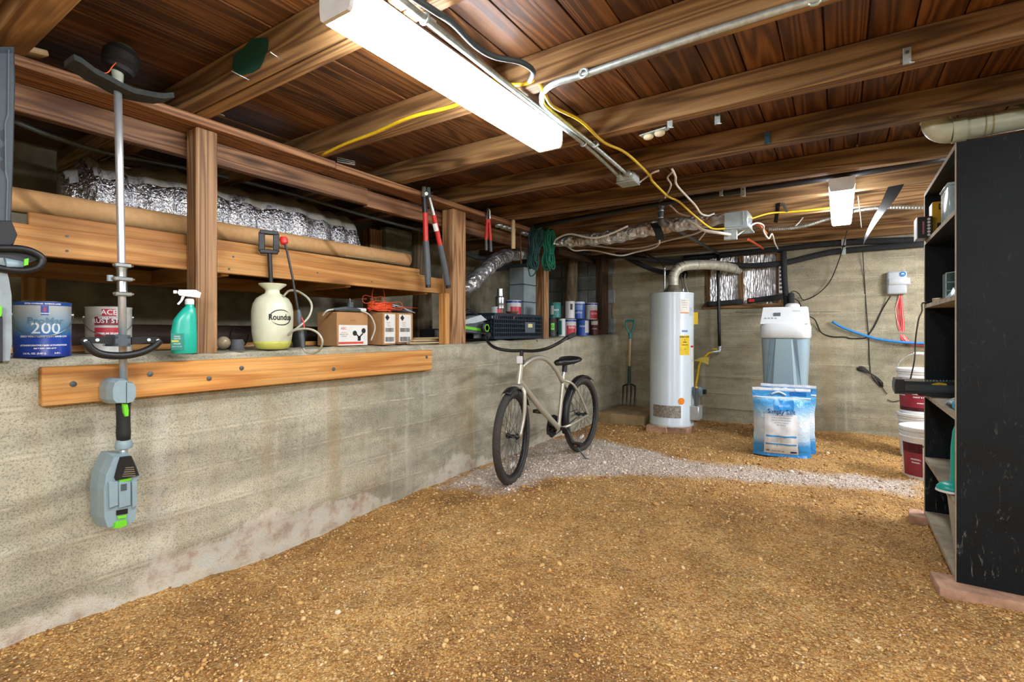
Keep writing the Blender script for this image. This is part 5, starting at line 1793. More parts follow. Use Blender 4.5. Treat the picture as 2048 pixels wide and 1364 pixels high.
for s in (-1, 1):
    kid('saddle_spring', MB().tube([sd_c + Vector((0.04 * s, 0.08, -0.03 + 0.006 * i)) + Vector((0.009 * math.cos(i * 1.57), 0.009 * math.sin(i * 1.57), -0.02)) for i in range(8)], 0.003, 6), M_steel, bk, 'all')
kid('crank_axle', MB().cyl(BB - Vector((0.065, 0, 0)), BB + Vector((0.06, 0, 0)), 0.012, 12), M_black, bk)
ringc = BB - Vector((0.055, 0, 0))
kid('chainring', MB().lathe([(0.055, -0.002), (0.082, -0.002), (0.085, 0.0), (0.082, 0.002), (0.055, 0.002), (0.055, -0.002)], ringc, 36, (1, 0, 0)), M_black, bk)
for i in range(10):
    a = 2 * PI * i / 10
    e = Vector((0, math.cos(a), math.sin(a)))
    kid('chainring_arm', MB().bar(ringc + e * 0.012, ringc + e * 0.058, 0.004, 0.008, up=(1, 0, 0)), M_steel, bk, False)
kid('chain_guard', MB().lathe([(0.085, -0.004), (0.104, -0.004), (0.104, 0.004), (0.085, 0.004), (0.085, -0.004)], ringc + Vector((0.004, 0, 0)), 30, (1, 0, 0), 0.2, 3.6), M_black, bk)
for s in (-1, 1):
    kid('chain', MB().tube([ringc + Vector((0, 0, 0.08 * s)), HR + Vector((-0.05, 0, 0.035 * s))], 0.0045, 6), M_dgrey, bk, 40)
cd = Vector((0, 0.09, -0.14)).normalized()
for s in (-1, 1):
    c0 = BB + Vector((0.07 * s, 0, 0))
    e = c0 + cd * 0.165 * s
    kid('crank_arm', MB().bar(c0, e, 0.012, 0.02, up=(1, 0, 0), bev=0.003), M_black, bk)
    pd = e + Vector((0.06 * s, 0, 0))
    pd_ = kid('pedal', MB().box(pd - Vector((0.045, 0.038, 0.014)), pd + Vector((0.045, 0.038, 0.014)), 0.006), M_black, bk)
    kid('pedal_reflector', MB().box(pd + Vector((-0.012, -0.0395, -0.005)), pd + Vector((0.012, -0.038, 0.005))), sm('8a5a28', 0.4), pd_, False)


def fender(c, fwd, axl, a0, a1, R, name):
    mb = MB()
    n = 14
    up = Vector((0, 0, 1))
    for i in range(n + 1):
        a = a0 + (a1 - a0) * i / n
        e = fwd * math.cos(a) + up * math.sin(a)
        for w_, dr in ((-0.034, -0.012), (-0.025, 0.004), (0, 0.009), (0.025, 0.004), (0.034, -0.012)):
            mb.v.append(c + e * (R + dr) + axl * w_)
    for i in range(n):
        for j in range(4):
            mb.f.append((i * 5 + j, i * 5 + j + 1, i * 5 + 6 + j, i * 5 + 5 + j))
    mb.m = [0] * len(mb.f)
    o = kid(name, mb, M_black, bk, 'all')
    md = o.modifiers.new('thickness', 'SOLIDIFY')
    md.thickness = 0.002


fender(HF, HD, HLt, 1.15, 2.6, 0.345, 'front_fender')
fender(HR, Vector((0, -1, 0)), Vector((1, 0, 0)), -0.35, 2.15, 0.345, 'rear_fender')
kid('kickstand', MB().tube(smooth_path([BB + Vector((0.035, 0.07, -0.01)), BB + Vector((0.10, 0.13, -0.16)), BB + Vector((0.16, 0.17, -0.255)), BB + Vector((0.19, 0.175, -0.27))], 5), 0.0065, 8), M_dgrey, bk, 'all')
cabl = [(430, 150), (455, 200), (455, 280), (480, 295), (520, 270), (560, 230), (585, 200), (565, 175), (540, 290), (535, 340), (560, 385), (600, 410)]
cable('power_cable', [P(*q6(a, b), X=-2.42) for a, b in cabl], 0.003, M_black, 'thin black cord looped down the wall behind the bicycle saddle', 'cord')
cabl = [(570, 150), (575, 210), (530, 270), (545, 300), (575, 260), (570, 200)]
cable('power_cable', [P(*q6(a, b), X=-2.425) for a, b in cabl], 0.003, M_black, 'short loop of black cord on the wall beside the longer one', 'cord')
# ================================================================== BACK WALL
YB = Y_BACK - 0.03
q7 = lambda x, y: (1400 + x * .264, 340 + y * .264)
q8 = lambda x, y: (1460 + x * .29333, 580 + y * .29333)

# ---- window closed off with foil-faced bubble board
win = empty('window_1', ((wl + wr) / 2, Y_BACK, wb))
tag(win, kind='structure')
M_frm = wood('window_wood', '5a3a1e', '8a6338', 'a87f4e', bands=18, stain=0.4)
fr = 0.045
for nm, a, b in [('frame_side', (wl + fr / 2, YB + 0.03, wb), (wl + fr / 2, YB + 0.03, wt)), ('frame_side', (wr - fr / 2, YB + 0.03, wb), (wr - fr / 2, YB + 0.03, wt)),
                 ('sill', (wl - 0.03, YB + 0.015, wb + 0.015), (wr + 0.02, YB + 0.015, wb + 0.015)), ('head', (wl, YB + 0.03, wt - 0.03), (wr, YB + 0.03, wt - 0.03))]:
    board(nm, a, b, 0.06 if nm != 'sill' else 0.09, fr if nm.startswith('frame') else 0.045, M_frm, win, up=(1, 0, 0) if nm.startswith('frame') else (0, 0, 1))
xm = P(1482, 560, Y=YB).x
board('mullion', (xm, YB + 0.03, wb), (xm, YB + 0.03, wt), 0.06, 0.045, M_frm, win, up=(1, 0, 0))
for x0, x1 in ((wl + fr, xm - 0.022), (xm + 0.022, wr - fr)):
    mb = MB()
    n = 26
    zs = [wb + 0.03 + (wt - wb - 0.08) * j / n for j in range(n + 1)]
    for i in range(n + 1):
        x = x0 + (x1 - x0) * i / n
        for z in zs:
            mb.v.append(Vector((x, YB + 0.045 + 0.012 * fbm(x * 9, z * 6, 2, 4), z)))
    mb.f = [(i * (n + 1) + j, (i + 1) * (n + 1) + j, (i + 1) * (n + 1) + j + 1, i * (n + 1) + j + 1) for i in range(n) for j in range(n)]
    mb.m = [0] * len(mb.f)
    kid('foil_pane', mb, M_foilw, win, 'all')

# ---- concrete step, garden fork
mb = MB().box((-2.437, 5.58, -0.06), (-1.86, Y_BACK - 0.02, 0.115), 0.012)
tag(mb.build('concrete_step', sm('a8916a', 0.95, var=0.25, scale=9, bump=0.7, bscale=70), None, 40), 'low brown concrete step in the corner under the garden fork', 'step')
c = P(1259, 812, Y=6.28)
root = empty('garden_fork', (c.x, 6.2, 0.117), 0, 'garden fork with a teal D-handle standing on the concrete step', 'garden fork')
F = lambda px, py, y=None: P(px, py, Y=6.26 if y is None else y)
TG = sm('2e8f8c', 0.4)
hd = [F(1253, 644), F(1251, 650), F(1254, 658), F(1258, 667), F(1260, 672)]
kid('d_handle', MB().tube([F(1251, 643), F(1256, 641), F(1264, 641), F(1269, 643)], 0.013, 10), TG, root)
kid('handle_arm', MB().tube([F(1252, 644), F(1253, 654), F(1259, 670)], 0.010, 8), TG, root)
kid('handle_arm', MB().tube([F(1268, 644), F(1267, 654), F(1261, 670)], 0.010, 8), TG, root)
kid('handle_neck', MB().tube([F(1260, 666), F(1260, 678)], 0.018, 10), TG, root)
kid('shaft', MB().tube([F(1260, 675), F(1258.5, 735)], 0.0165, 12), M_stick, root)
kid('socket', MB().tube([F(1258.5, 732), F(1258, 770)], [0.018, 0.02], 12), sm('1e4a42', 0.5), root)
kid('crossbar', MB().tube([F(1246, 772), F(1252, 769), F(1264, 769), F(1270, 772)], 0.010, 8), M_blackm, root)
for x in (1246, 1254, 1262, 1270):
    kid('tine', MB().tube([F(x, 771), F(x - 0.5, 790), Vector((F(x - 1, 811).x, 6.24, 0.119))], [0.009, 0.008, 0.004], 8), M_blackm, root)

# ---- water heater on bricks
hc = Vector((-1.56, 5.60, 0.0))
zb = 0.062
HH = 1.445
HRD = 0.232
for i, (dx, dy, rz) in enumerate([(-0.1, -0.17, 0.06), (0.12, -0.14, -0.05), (-0.1, 0.12, 0.0), (0.12, 0.13, 0.1)]):
    o = MB().box((-0.11, -0.08, -0.01), (0.11, 0.08, zb), 0.006).build('brick', M_brick, None, 40)
    o.location = (hc.x + dx, hc.y + dy, -0.01)
    o.rotation_euler = (0, 0, rz)
    tag(o, ['front left brick under the water heater', 'front right brick under the water heater', 'rear left brick under the water heater', 'rear right brick under the water heater'][i], 'brick', 'bricks under the water heater')
zb -= 0.008
root = empty('water_heater', (hc.x, hc.y, zb), 0, 'tall white water heater tank standing on bricks', 'water heater')
A = face_ang(hc)
M_tank = sm('d3e1e8', 0.22, var=0.03, scale=3, name='enamel')
tk_ = kid('tank', MB().lathe([(HRD * .97, 0), (HRD, 0.004), (HRD * 1.012, 0.012), (HRD * 1.012, 0.03), (HRD, 0.034), (HRD, HH - 0.02), (HRD * 1.008, HH - 0.018), (HRD * 1.008, HH), (HRD * .9, HH + 0.006), (0, HH + 0.008)], (0, 0, 0), 48), M_tank, root, 35, False)
M_rustp = sm('98948a', 0.6, 0.4, var=0.45, scale=60)
cyl_patch('access_panel', (0, 0, 0), HRD, A - 0.95, A + 0.42, 0.105, 0.235, M_rustp, tk_, 0.002, False, 20)
def spot(z, da, w_, h_, mt, nm, off=0.0015):
    return cyl_patch(nm, (0, 0, 0), HRD, A + da - w_ / HRD / 2, A + da + w_ / HRD / 2, z - h_ / 2, z + h_ / 2, mt, tk_, off, False, 8)
spot(0.88, 0.62, 0.12, 0.21, M_yel, 'energy_label')
for i, (s, sz_) in enumerate((('ENERGY GUIDE', 0.017), ('v', 0.03), ('$260', 0.02), ('WATER HEATER', 0.010), ('5-6', 0.012))):
    cyl_text('lettering', s, sz_, (0, 0, 0), HRD, A + 0.62, 0.968 - [0, 0.03, 0.055, 0.085, 0.13][i], M_ink, tk_, 0.0005, 0.003, False)
spot(1.03, 0.62, 0.07, 0.02, sm('6d84c0', 0.5), 'blue_sticker')
spot(1.30, 0.62, 0.115, 0.15, M_paper, 'data_label')
spot(1.225, 0.62, 0.105, 0.012, sm('e0892a', 0.5), 'orange_bar', 0.0025)
for i, s in enumerate(('IMPORTANT NOTICE', 'STATE INDUSTRIES', 'READ MANUAL', 'BEFORE USE')):
    cyl_text('lettering', s, 0.009, (0, 0, 0), HRD, A + 0.62, 1.355 - i * 0.024, M_ink, tk_, 0, 0.003, False)
spot(1.24, 1.05, 0.07, 0.09, sm('b8c6d4', 0.5), 'grey_label')
spot(0.80, 1.12, 0.06, 0.15, M_paper, 'warning_label')
spot(0.865, 1.12, 0.06, 0.02, M_red, 'warning_band', 0.0025)
spot(0.55, 1.2, 0.05, 0.3, M_paper, 'wiring_label')
mb = MB()
R_ = HRD + 0.002
vs = [Vector((R_ * math.cos(A + 0.44), R_ * math.sin(A + 0.44), 0.285))]
for j in range(24):
    t = 2 * PI * j / 24
    a = A + 0.44 + 0.037 * math.cos(t) / R_
    vs.append(Vector((R_ * math.cos(a), R_ * math.sin(a), 0.285 + 0.037 * math.sin(t))))
mb.add(vs, [(0, 1 + j, 1 + (j + 1) % 24) for j in range(24)])
kid('orange_sticker', mb, sm('f08a18', 0.5), tk_, False, False)
# gas control and burner cover on the right side
dv = Vector((math.cos(A + 1.25), math.sin(A + 1.25), 0))
tv = Vector((-dv.y, dv.x, 0))
kid('burner_cover', MB().obox(dv * (HRD + 0.03) + Vector((0, 0, 0.155)), tv, dv, (0, 0, 1), (0.075, 0.05, 0.075), 0.006), sm('c3c9cb', 0.35, 0.5), root, 40, False)
kid('gas_control', MB().obox(dv * (HRD + 0.05) + tv * 0.02 + Vector((0, 0, 0.385)), tv, dv, (0, 0, 1), (0.05, 0.05, 0.05), 0.012), sm('6f8290', 0.4, 0.4), root, 40, False)
kid('control_knob', MB().cyl(dv * (HRD + 0.10) + tv * 0.03 + Vector((0, 0, 0.38)), dv * (HRD + 0.13) + tv * 0.03 + Vector((0, 0, 0.38)), 0.025, 14), M_black, root, 40, False)
kid('control_tube', MB().tube([dv * (HRD + 0.05) + tv * -0.05 + Vector((0, 0, 0.42)), dv * (HRD + 0.05) + tv * -0.05 + Vector((0, 0, 0.23))], 0.014, 10), M_dgrey, root, 40, False)
kid('pilot_tube', MB().tube([dv * (HRD + 0.06) + tv * 0.03 + Vector((0, 0, 0.34)), dv * (HRD + 0.06) + tv * 0.04 + Vector((0, 0, 0.22))], 0.005, 6), M_steel, root, 40, False)
kid('relief_tag', MB().obox(Vector((math.cos(A + 1.5), math.sin(A + 1.5), 0)) * (HRD + 0.02) + Vector((0, 0, 1.17)), (math.cos(A + 1.5), math.sin(A + 1.5), 0), (-math.sin(A + 1.5), math.cos(A + 1.5), 0), (0, 0, 1), (0.022, 0.003, 0.065)), M_ochre, root, False, False)
zt = zb + HH
kid('draft_hood', MB().lathe([(0.085, 0.012), (0.09, 0.03), (0.055, 0.09), (0.05, 0.10)], (0.02, 0.0, HH), 20), sm('8a7e6c', 0.6, 0.5, var=0.3), root, 40, False)
# flue pipe with elbow, into the window
fl0 = Vector((hc.x + 0.02, hc.y, zt + 0.09))
fl = [fl0, fl0 + Vector((0, 0, 0.10)), fl0 + Vector((0.03, 0.02, 0.17)), fl0 + Vector((0.09, 0.07, 0.215)), fl0 + Vector((0.2, 0.2, 0.235)), fl0 + Vector((0.36, 0.42, 0.245)), fl0 + Vector((0.5, 0.66, 0.225)), Vector((-1.0, YB + 0.03, zt + 0.30))]
flr = empty('flue_pipe', fl0, 0, 'grey metal flue pipe elbowing from the water heater into the window', 'flue pipe')
fs_ = smooth_path(fl, 2)
M_flue = sm('bfbcaa', 0.5, 0.25, var=0.2)
for i in range(len(fs_) - 1):
    a, b = fs_[i], fs_[i + 1]
    kid('pipe_section', MB().tube([a - (b - a).normalized() * 0.006, b], [0.055, 0.053], 20, caps=False), M_flue, flr, 'all')
    if i % 3 == 2:
        kid('joint_ring', MB().tube([a - (b - a).normalized() * 0.008, a + (b - a).normalized() * 0.008], 0.0575, 20), M_flue, flr, 40)
# water pipes on top
def pipe(name, pts, r, mat, label, n=3):
    return tag(MB().tube(smooth_path(pts, n), r, 12).build(name, mat, None, 'all'), label, 'pipe')
hx = Vector((hc.x - 0.07, hc.y - 0.02, zt))
pipe('copper_pipe', [hx, hx + Vector((0, 0, 0.24)), hx + Vector((-0.01, 0, 0.30)), P(1318, 522, Y=5.75), P(1296, 510, Y=6.0), P(1275, 500, Y=6.2)], 0.011, M_steel, 'thin steel pipe rising from the left of the water heater top', 4)
pipe('copper_pipe', [Vector((hc.x + 0.12, hc.y + 0.03, zt)), P(1363, 556, Y=5.7), P(1360, 545, Y=5.8)], 0.010, M_steel, 'short steel pipe on the right of the water heater top')
pipe('copper_pipe', [Vector((hc.x + 0.16, hc.y + 0.08, zt)), P(1369, 565, Y=5.8), P(1370, 548, Y=6.0)], 0.009, sm('b9b2a0', 0.4, 0.3), 'short pale pipe beside the steel one on the water heater top')
# gas line
pipe('gas_pipe', [P(1437, 507, Y=6.30), P(1437, 600, Y=6.30), P(1439, 694, Y=6.30)], 0.018, M_black, 'vertical black gas pipe in front of the window')
pipe('gas_pipe', [P(1332, 447, Y=4.35), P(1380, 475, Y=5.1), P(1437, 507, Y=6.29)], 0.016, sm('4d5052', 0.5, 0.5), 'dark gas pipe running back under the joists to the window')
gv = empty('gas_valve', P(1436, 702, Y=6.30), 0, 'yellow-handled gas valve at the foot of the black pipe', 'valve')
kid('elbow', MB().tube(smooth_path([P(1439, 692, Y=6.30), P(1439, 700, Y=6.30), P(1436, 703, Y=6.28), P(1422, 704, Y=6.25)], 3), 0.022, 12), M_galv, gv, 'all')
kid('lever', MB().box(P(1434, 700, Y=6.23), P(1425, 696, Y=6.26), 0.004), M_ochre, gv)
yl = [P(1424, 704, Y=6.25), P(1416, 707, Y=6.2), P(1407, 717, Y=6.1), P(1399, 728, Y=6.0), P(1395, 750, Y=5.9), P(1391, 775, Y=5.8), hc + dv * (HRD + 0.05) + tv * -0.05 + Vector((0, 0, zb + 0.43))]
cable('gas_hose', yl, 0.014, M_ochre, 'yellow flexible gas hose from the valve to the water heater', 'hose', n=5, seg=10)
mb = MB().prism([(-0.09, -0.01), (0.0, 0.03), (0.09, 0.04), (0.08, -0.05), (0.0, -0.02)], P(1402, 720, Y=6.02), (1, 0, 0), (0, 0, 1), 0.003)
tag(mb.build('warning_tag', sm('e3c65a', 0.5), None, False), 'pale yellow warning tag on the gas hose', 'tag')

# ---- black foam insulated pipes along the back wall
def foam(pts, label, r=0.031):
    return tag(MB().tube(smooth_path(pts, 6), r, 14).build('foam_pipe', M_foam, None, 'all'), label, 'pipe', 'foam insulated pipes')
Yw = Y_BACK - 0.06
foam([P(1368, 516, Y=Yw), P(1430, 511, Y=Yw), P(1560, 498, Y=Yw), P(1690, 485, Y=Yw), P(1860, 479, Y=Yw)], 'upper black foam pipe along the back wall over the window')
foam([P(1232, 510, X=-2.3), P(1330, 523, Y=Yw - 0.08), P(1400, 523, Y=Yw - 0.05), P(1480, 531, Y=Yw - 0.05), P(1560, 527, Y=Yw - 0.05), P(1640, 509, Y=Yw - 0.02), P(1690, 501, Y=Yw), P(1860, 487, Y=Yw)], 'lower black foam pipe sagging along the back wall across the window')
foam([P(1240, 508, Y=6.1), P(1290, 533, Y=6.15), P(1330, 545, Y=6.2), P(1368, 543, Y=6.25), P(1368, 556, Y=6.25)], 'black foam pipe dipping behind the water heater flue')
foam([P(1567, 502, Y=Yw - 0.08), P(1569, 560, Y=Yw - 0.08), P(1574, 612, Y=6.1)], 'vertical black foam pipe right of the window down to the water softener')
foam([P(1582, 588, Y=6.1), P(1583, 612, Y=6.05)], 'short vertical foam stub behind the water softener lid')
foam([P(1414, 609, Y=Yw - 0.02), P(1484, 603, Y=Yw - 0.02)], 'left short foam pipe lying along the window sill')
fo = foam([P(1495, 602, Y=Yw - 0.02), P(1530, 598, Y=Yw - 0.02), P(1566, 593, Y=Yw - 0.02)], 'right short foam pipe along the window sill with a red tag')
pr_ = P(1503, 601, Y=Yw - 0.055)
kid('red_tag', MB().box(pr_ + Vector((-0.03, -0.004, -0.016)), pr_ + Vector((0.03, 0.0, 0.016))), M_red, fo, False)
for (px, py) in ((1687, 486), (1687, 501)):
    p_ = P(px, py, Y=Yw)
    tag(MB().box(p_ + Vector((-0.02, -0.036, -0.05)), p_ + Vector((0.02, -0.031, 0.05)), 0.002).build('pipe_strap', M_galv, None, False), 'galvanised strap holding the %s foam pipe to the wall' % ('upper' if py < 490 else 'lower'), 'strap')
ps = P(1562, 558, Y=Y_BACK - 0.03)
root = empty('power_strip', (ps.x, ps.y, ps.z - 0.16), 0, 'narrow white power strip screwed up beside the window', 'power strip')
kid('strip', MB().box(ps + Vector((-0.022, -0.02, -0.16)), ps + Vector((0.022, 0.02, 0.16)), 0.004), M_white, root)
for i in range(6):
    kid('outlet', MB().box(ps + Vector((-0.013, -0.0215, -0.13 + i * 0.045)), ps + Vector((0.013, -0.0195, -0.105 + i * 0.045))), M_dgrey, root, False)

# ---- water softener
YSF = 5.42
xa, xb = P(1519, 700, Y=YSF).x, P(1617, 700, Y=YSF).x
xc_, hw = (xa + xb) / 2, (xb - xa) / 2
root = empty('water_softener', (xc_, YSF + 0.24, 0), 0, 'grey water softener cabinet with a white control lid', 'water softener')
M_soft = sm('94adb9', 0.4, var=0.03, scale=4)
zt_ = 1.08 + (663 - 677) * 4.75 / 1000
def tub(z, w_, d_, n=24, q=5.0):
    return [Vector((w_ * math.copysign(abs(math.cos(t)) ** (2 / q), math.cos(t)), d_ * math.copysign(abs(math.sin(t)) ** (2 / q), math.sin(t)), z)) for t in [2 * PI * (j + 0.5) / n for j in range(n)]]
def loft(rings, cap=True):
    mb = MB()
    n = len(rings[0])
    vs = [v for r in rings for v in r]
    fs = [(i * n + j, i * n + (j + 1) % n, (i + 1) * n + (j + 1) % n, (i + 1) * n + j) for i in range(len(rings) - 1) for j in range(n)]
    if cap:
        fs += [tuple(reversed(range(n))), tuple((len(rings) - 1) * n + j for j in range(n))]
    return mb.add(vs, fs)
kid('cabinet', loft([tub(0.0, hw * .82, 0.19), tub(0.25, hw * .88, 0.2), tub(0.6, hw * .92, 0.21), tub(0.85, hw * .97, 0.22), tub(zt_, hw * 1.0, 0.23)]), M_soft, root, 40, False)
# raised front panel with tapering recesses
yf = -0.235
kid('front_panel', MB().add([(-0.08, yf + 0.012, zt_ - 0.005), (0.08, yf + 0.012, zt_ - 0.005), (0.13, yf + 0.035, 0.35), (-0.13, yf + 0.035, 0.35), (-0.065, yf - 0.006, zt_ - 0.005), (0.065, yf - 0.006, zt_ - 0.005), (0.10, yf + 0.012, 0.36), (-0.10, yf + 0.012, 0.36)], [(4, 7, 6, 5), (0, 4, 5, 1), (1, 5, 6, 2), (2, 6, 7, 3), (3, 7, 4, 0)]), M_soft, root, False, False)
for s in (-1, 1):
    kid('panel_groove', MB().add([(s * 0.085, yf + 0.0015, zt_ - 0.01), (s * 0.112, yf + 0.0015, zt_ - 0.01), (s * 0.15, yf + 0.028, 0.5)], [(0, 1, 2) if s < 0 else (0, 2, 1)]), sm('6d8591', 0.5), root, False, False)
kid('lid', loft([tub(zt_ + 0.002, hw * 1.02, 0.24), tub(zt_ + 0.02, hw * 1.05, 0.255), tub(zt_ + 0.11, hw * 1.05, 0.255), tub(zt_ + 0.145, hw * 1.0, 0.235)]), sm('dde3e6', 0.35, var=0.02), root, 40, False)
zl2 = zt_ + 0.14
cp = MB().add([(-hw * .98, -0.22, zl2), (hw * .98, -0.22, zl2), (hw * .9, -0.14, zl2 + 0.165), (-hw * .9, -0.14, zl2 + 0.165), (-hw * .98, 0.2, zl2), (hw * .98, 0.2, zl2), (hw * .9, 0.18, zl2 + 0.17), (-hw * .9, 0.18, zl2 + 0.17)],
              [(0, 1, 2, 3), (1, 5, 6, 2), (5, 4, 7, 6), (4, 0, 3, 7), (3, 2, 6, 7)])
ch_ = kid('control_head', cp, sm('e2e8ea', 0.35, var=0.02), root, False, False)
nz_ = Vector((0, 0.165, -0.08)).cross(Vector((1, 0, 0))).normalized()
e_up = Vector((0, 0.08, 0.165)).normalized()
ctr = Vector((-0.06, -0.18, zl2 + 0.0825)) + Vector((0, -0.0, 0.0))
nrm = Vector((1, 0, 0)).cross(e_up)
kid('display', MB().obox(ctr + nrm * 0.002 + e_up * 0.01, (1, 0, 0), e_up, nrm, (0.03, 0.018, 0.003)), sm('5f6a6a', 0.3), ch_, False, False)
flat_text('lettering', 'Whirlpool', 0.016, Vector((0.10, -0.18, zl2 + 0.0825)) + e_up * 0.045, (1, 0, 0), e_up, M_dgrey, ch_, 0, 0.001, False)
for i in range(4):
    kid('button', MB().obox(Vector((-0.16 + i * 0.03, -0.18, zl2 + 0.0825)) - e_up * 0.03 + nrm * 0.001, (1, 0, 0), e_up, nrm, (0.009, 0.005, 0.002)), M_grey, ch_, False, False)
kid('valve_cap', MB().lathe([(0.07, 0), (0.065, 0.03), (0.045, 0.045), (0, 0.045)], (0.05, 0.12, zl2 + 0.165), 18), M_white, root, 40, False)

# ---- salt bags
def salt_bag(c, rz, w_, h_, t_, label, tilt=0.0, detail=True):
    root = empty('salt_bag', c, rz, label, 'bag', 'salt bags')
    n, m_ = 22, 26
    rb = random.Random(4)
    k = NT('bag_print')
    tc = k.n('ShaderNodeTexCoord')
    sx = k.n('ShaderNodeSeparateXYZ')
    k.l(tc, 'Object', sx, 0)
    mz = k.math('DIVIDE', (sx, 2), h_)
    r = k.ramp(mz, 0, [(0.0, lin('2a86cf')), (0.16, lin('3f98da')), (0.26, lin('bcd9ee')), (0.5, lin('dfeaf2')), (0.68, lin('8fc4ea')), (0.78, lin('49a2dd')), (0.84, lin('7dbbe6')), (0.85, lin('f0f4f6')), (0.86, lin('f0f4f6')), (0.87, lin('3f9bdb')), (0.95, lin('3f9bdb')), (0.97, lin('eef3f6'))])
    k.base(r)
    k.b.inputs['Roughness'].default_value = 0.22
    mpp = k.coord((1, 1, 1))
    k.bump(k.noise(mpp, 14, 4, 0.6, 1.0), 0, 0.6, 0.02)
    mb = MB()
    def P2(u, v, sgn):
        # u -1..1 across, v 0..1 up
        belly = max(0.0, 1 - abs(u) ** 3.0) * max(0, math.sin(min(1, v / 0.86) * PI)) ** 0.45 if 0 < v < 0.86 else 0.0
        belly = max(belly, (0.55 * (1 - abs(u) ** 4)) if v <= 0.02 else belly)
        wr_ = 0.012 * fbm(u * 3 + 5, v * 5, sgn * 2.0, 4)
        y = sgn * (t_ / 2 * belly + 0.002) + wr_ * (0.4 + belly) + (v - 0.0) * tilt
        x = u * w_ / 2 * (1 - 0.05 * math.sin(min(1, v / .86) * PI)) + 0.006 * fbm(v * 6, u, 3, 2)
        return Vector((x, y, v * h_ + 0.006 * fbm(u * 3, v * 3, 7, 2) * v))
    for sgn in (-1, 1):
        kk = len(mb.v)
        for i in range(n + 1):
            for j in range(m_ + 1):
                mb.v.append(P2(-1 + 2 * i / n, j / m_, sgn))
        for i in range(n):
            for j in range(m_):
                f = (kk + i * (m_ + 1) + j, kk + (i + 1) * (m_ + 1) + j, kk + (i + 1) * (m_ + 1) + j + 1, kk + i * (m_ + 1) + j + 1)
                mb.f.append(f if sgn < 0 else tuple(reversed(f)))
    mb.m = [0] * len(mb.f)
    bg_ = kid('bag', mb, k.m, root, 'all', False)
    def onbag(u0, v0, verts, size_u, off=0.004):
        return [P2(u0 + x / (w_ / 2), v0 + y / h_, -1) + Vector((0, -off, 0)) for x, y in verts]
    def patch(nm, u0, u1, v0, v1, mt, off=0.003):
        m2 = MB()
        a_, b_ = 12, 12
        for i in range(a_ + 1):
            for j in range(b_ + 1):
                m2.v.append(P2(u0 + (u1 - u0) * i / a_, v0 + (v1 - v0) * j / b_, -1) + Vector((0, -off, 0)))
        m2.f = [(i * (b_ + 1) + j, (i + 1) * (b_ + 1) + j, (i + 1) * (b_ + 1) + j + 1, i * (b_ + 1) + j + 1) for i in range(a_) for j in range(b_)]
        m2.m = [0] * len(m2.f)
        kid(nm, m2, mt, bg_, 'all', False)
    def words(s, size, u0, v0, mt, bold=0.0, off=0.006):
        v, f = text_mesh(s, size, 'CENTER', bold)
        m2 = MB().add([P2(u0 + p[0] / (w_ / 2), v0 + p[1] / h_, -1) + Vector((0, -off, 0)) for p in v], f)
        kid('lettering', m2, mt, bg_, False, False)
    if detail:
        WP = sm('e8eef2', 0.3, var=0.03)
        NV = sm('1d2f6a', 0.4)
        patch('white_panel', -0.62, 0.55, 0.04, 0.62, WP)
        patch('blue_rule', -0.58, 0.5, 0.29, 0.315, sm('3f9bdb', 0.4), 0.005)
        patch('blue_rule', -0.58, 0.5, 0.175, 0.195, sm('3f9bdb', 0.4), 0.005)
        patch('brand_panel', -0.25, 0.42, 0.68, 0.82, sm('2f8fd6', 0.3), 0.0035)
        words('Simply Salt', 0.05, -0.02, 0.66, NV, 0.0006, 0.0075)
        words('SALT', 0.014, -0.02, 0.745, W, 0.0, 0.0075)
        for i, s in enumerate(('WATER SOFTENER SALT CRYSTALS', 'EXTRA COARSE HIGH PURITY', 'FOR ALL WATER SOFTENERS', 'NATURAL CRYSTALS', 'NET WEIGHT')):
            words(s, 0.0115, -0.03, 0.61 - i * 0.035, NV if i < 4 else M_ink)
        for i in range(3):
            words('REDUCES HARD WATER SPOTS AND SCALE', 0.008, -0.03, 0.27 - i * 0.022, NV)
        words('NSF', 0.016, -0.5, 0.085, NV, 0.0008)
        words('40 lb (18.1 kg)', 0.017, -0.15, 0.08, NV)
        patch('logo_oval', 0.28, 0.5, 0.06, 0.085, NV, 0.005)
    # handle cut at the top seal
    pts = [P2(-0.35 + 0.5 * i / 10, 0.90 + 0.035 * math.sin(PI * i / 10), -1) + Vector((0, -0.006, 0)) for i in range(11)]
    kid('handle', MB().tube(pts, 0.008, 8), sm('d7e6ef', 0.35), root, 'all', False)
    pts = [P2(-0.99 + 1.98 * i / 16, 0.855, -1) + Vector((0, -0.004, 0)) for i in range(17)]
    kid('seal', MB().tube(pts, 0.006, 6), sm('eef3f6', 0.35), root, 'all', False)
    patch('top_badge', 0.30, 0.85, 0.885, 0.945, sm('1f6fc0', 0.3), 0.004)
    return root
a, b = P(1509, 914, Z=0.0), P(1613, 921, Z=0.0)
cm_ = (a + b) / 2
rz_ = math.atan2(b.y - a.y, b.x - a.x)
salt_bag((cm_.x, cm_.y + 0.11, 0.005), rz_ * 0.6, 0.45, 0.58, 0.17, 'front blue and white salt bag leaning before the water softener', 0.05)
salt_bag((cm_.x + 0.03, cm_.y + 0.33, 0.005), 0.03, 0.44, 0.595, 0.14, 'rear salt bag mostly hidden behind the front one', 0.03, False)

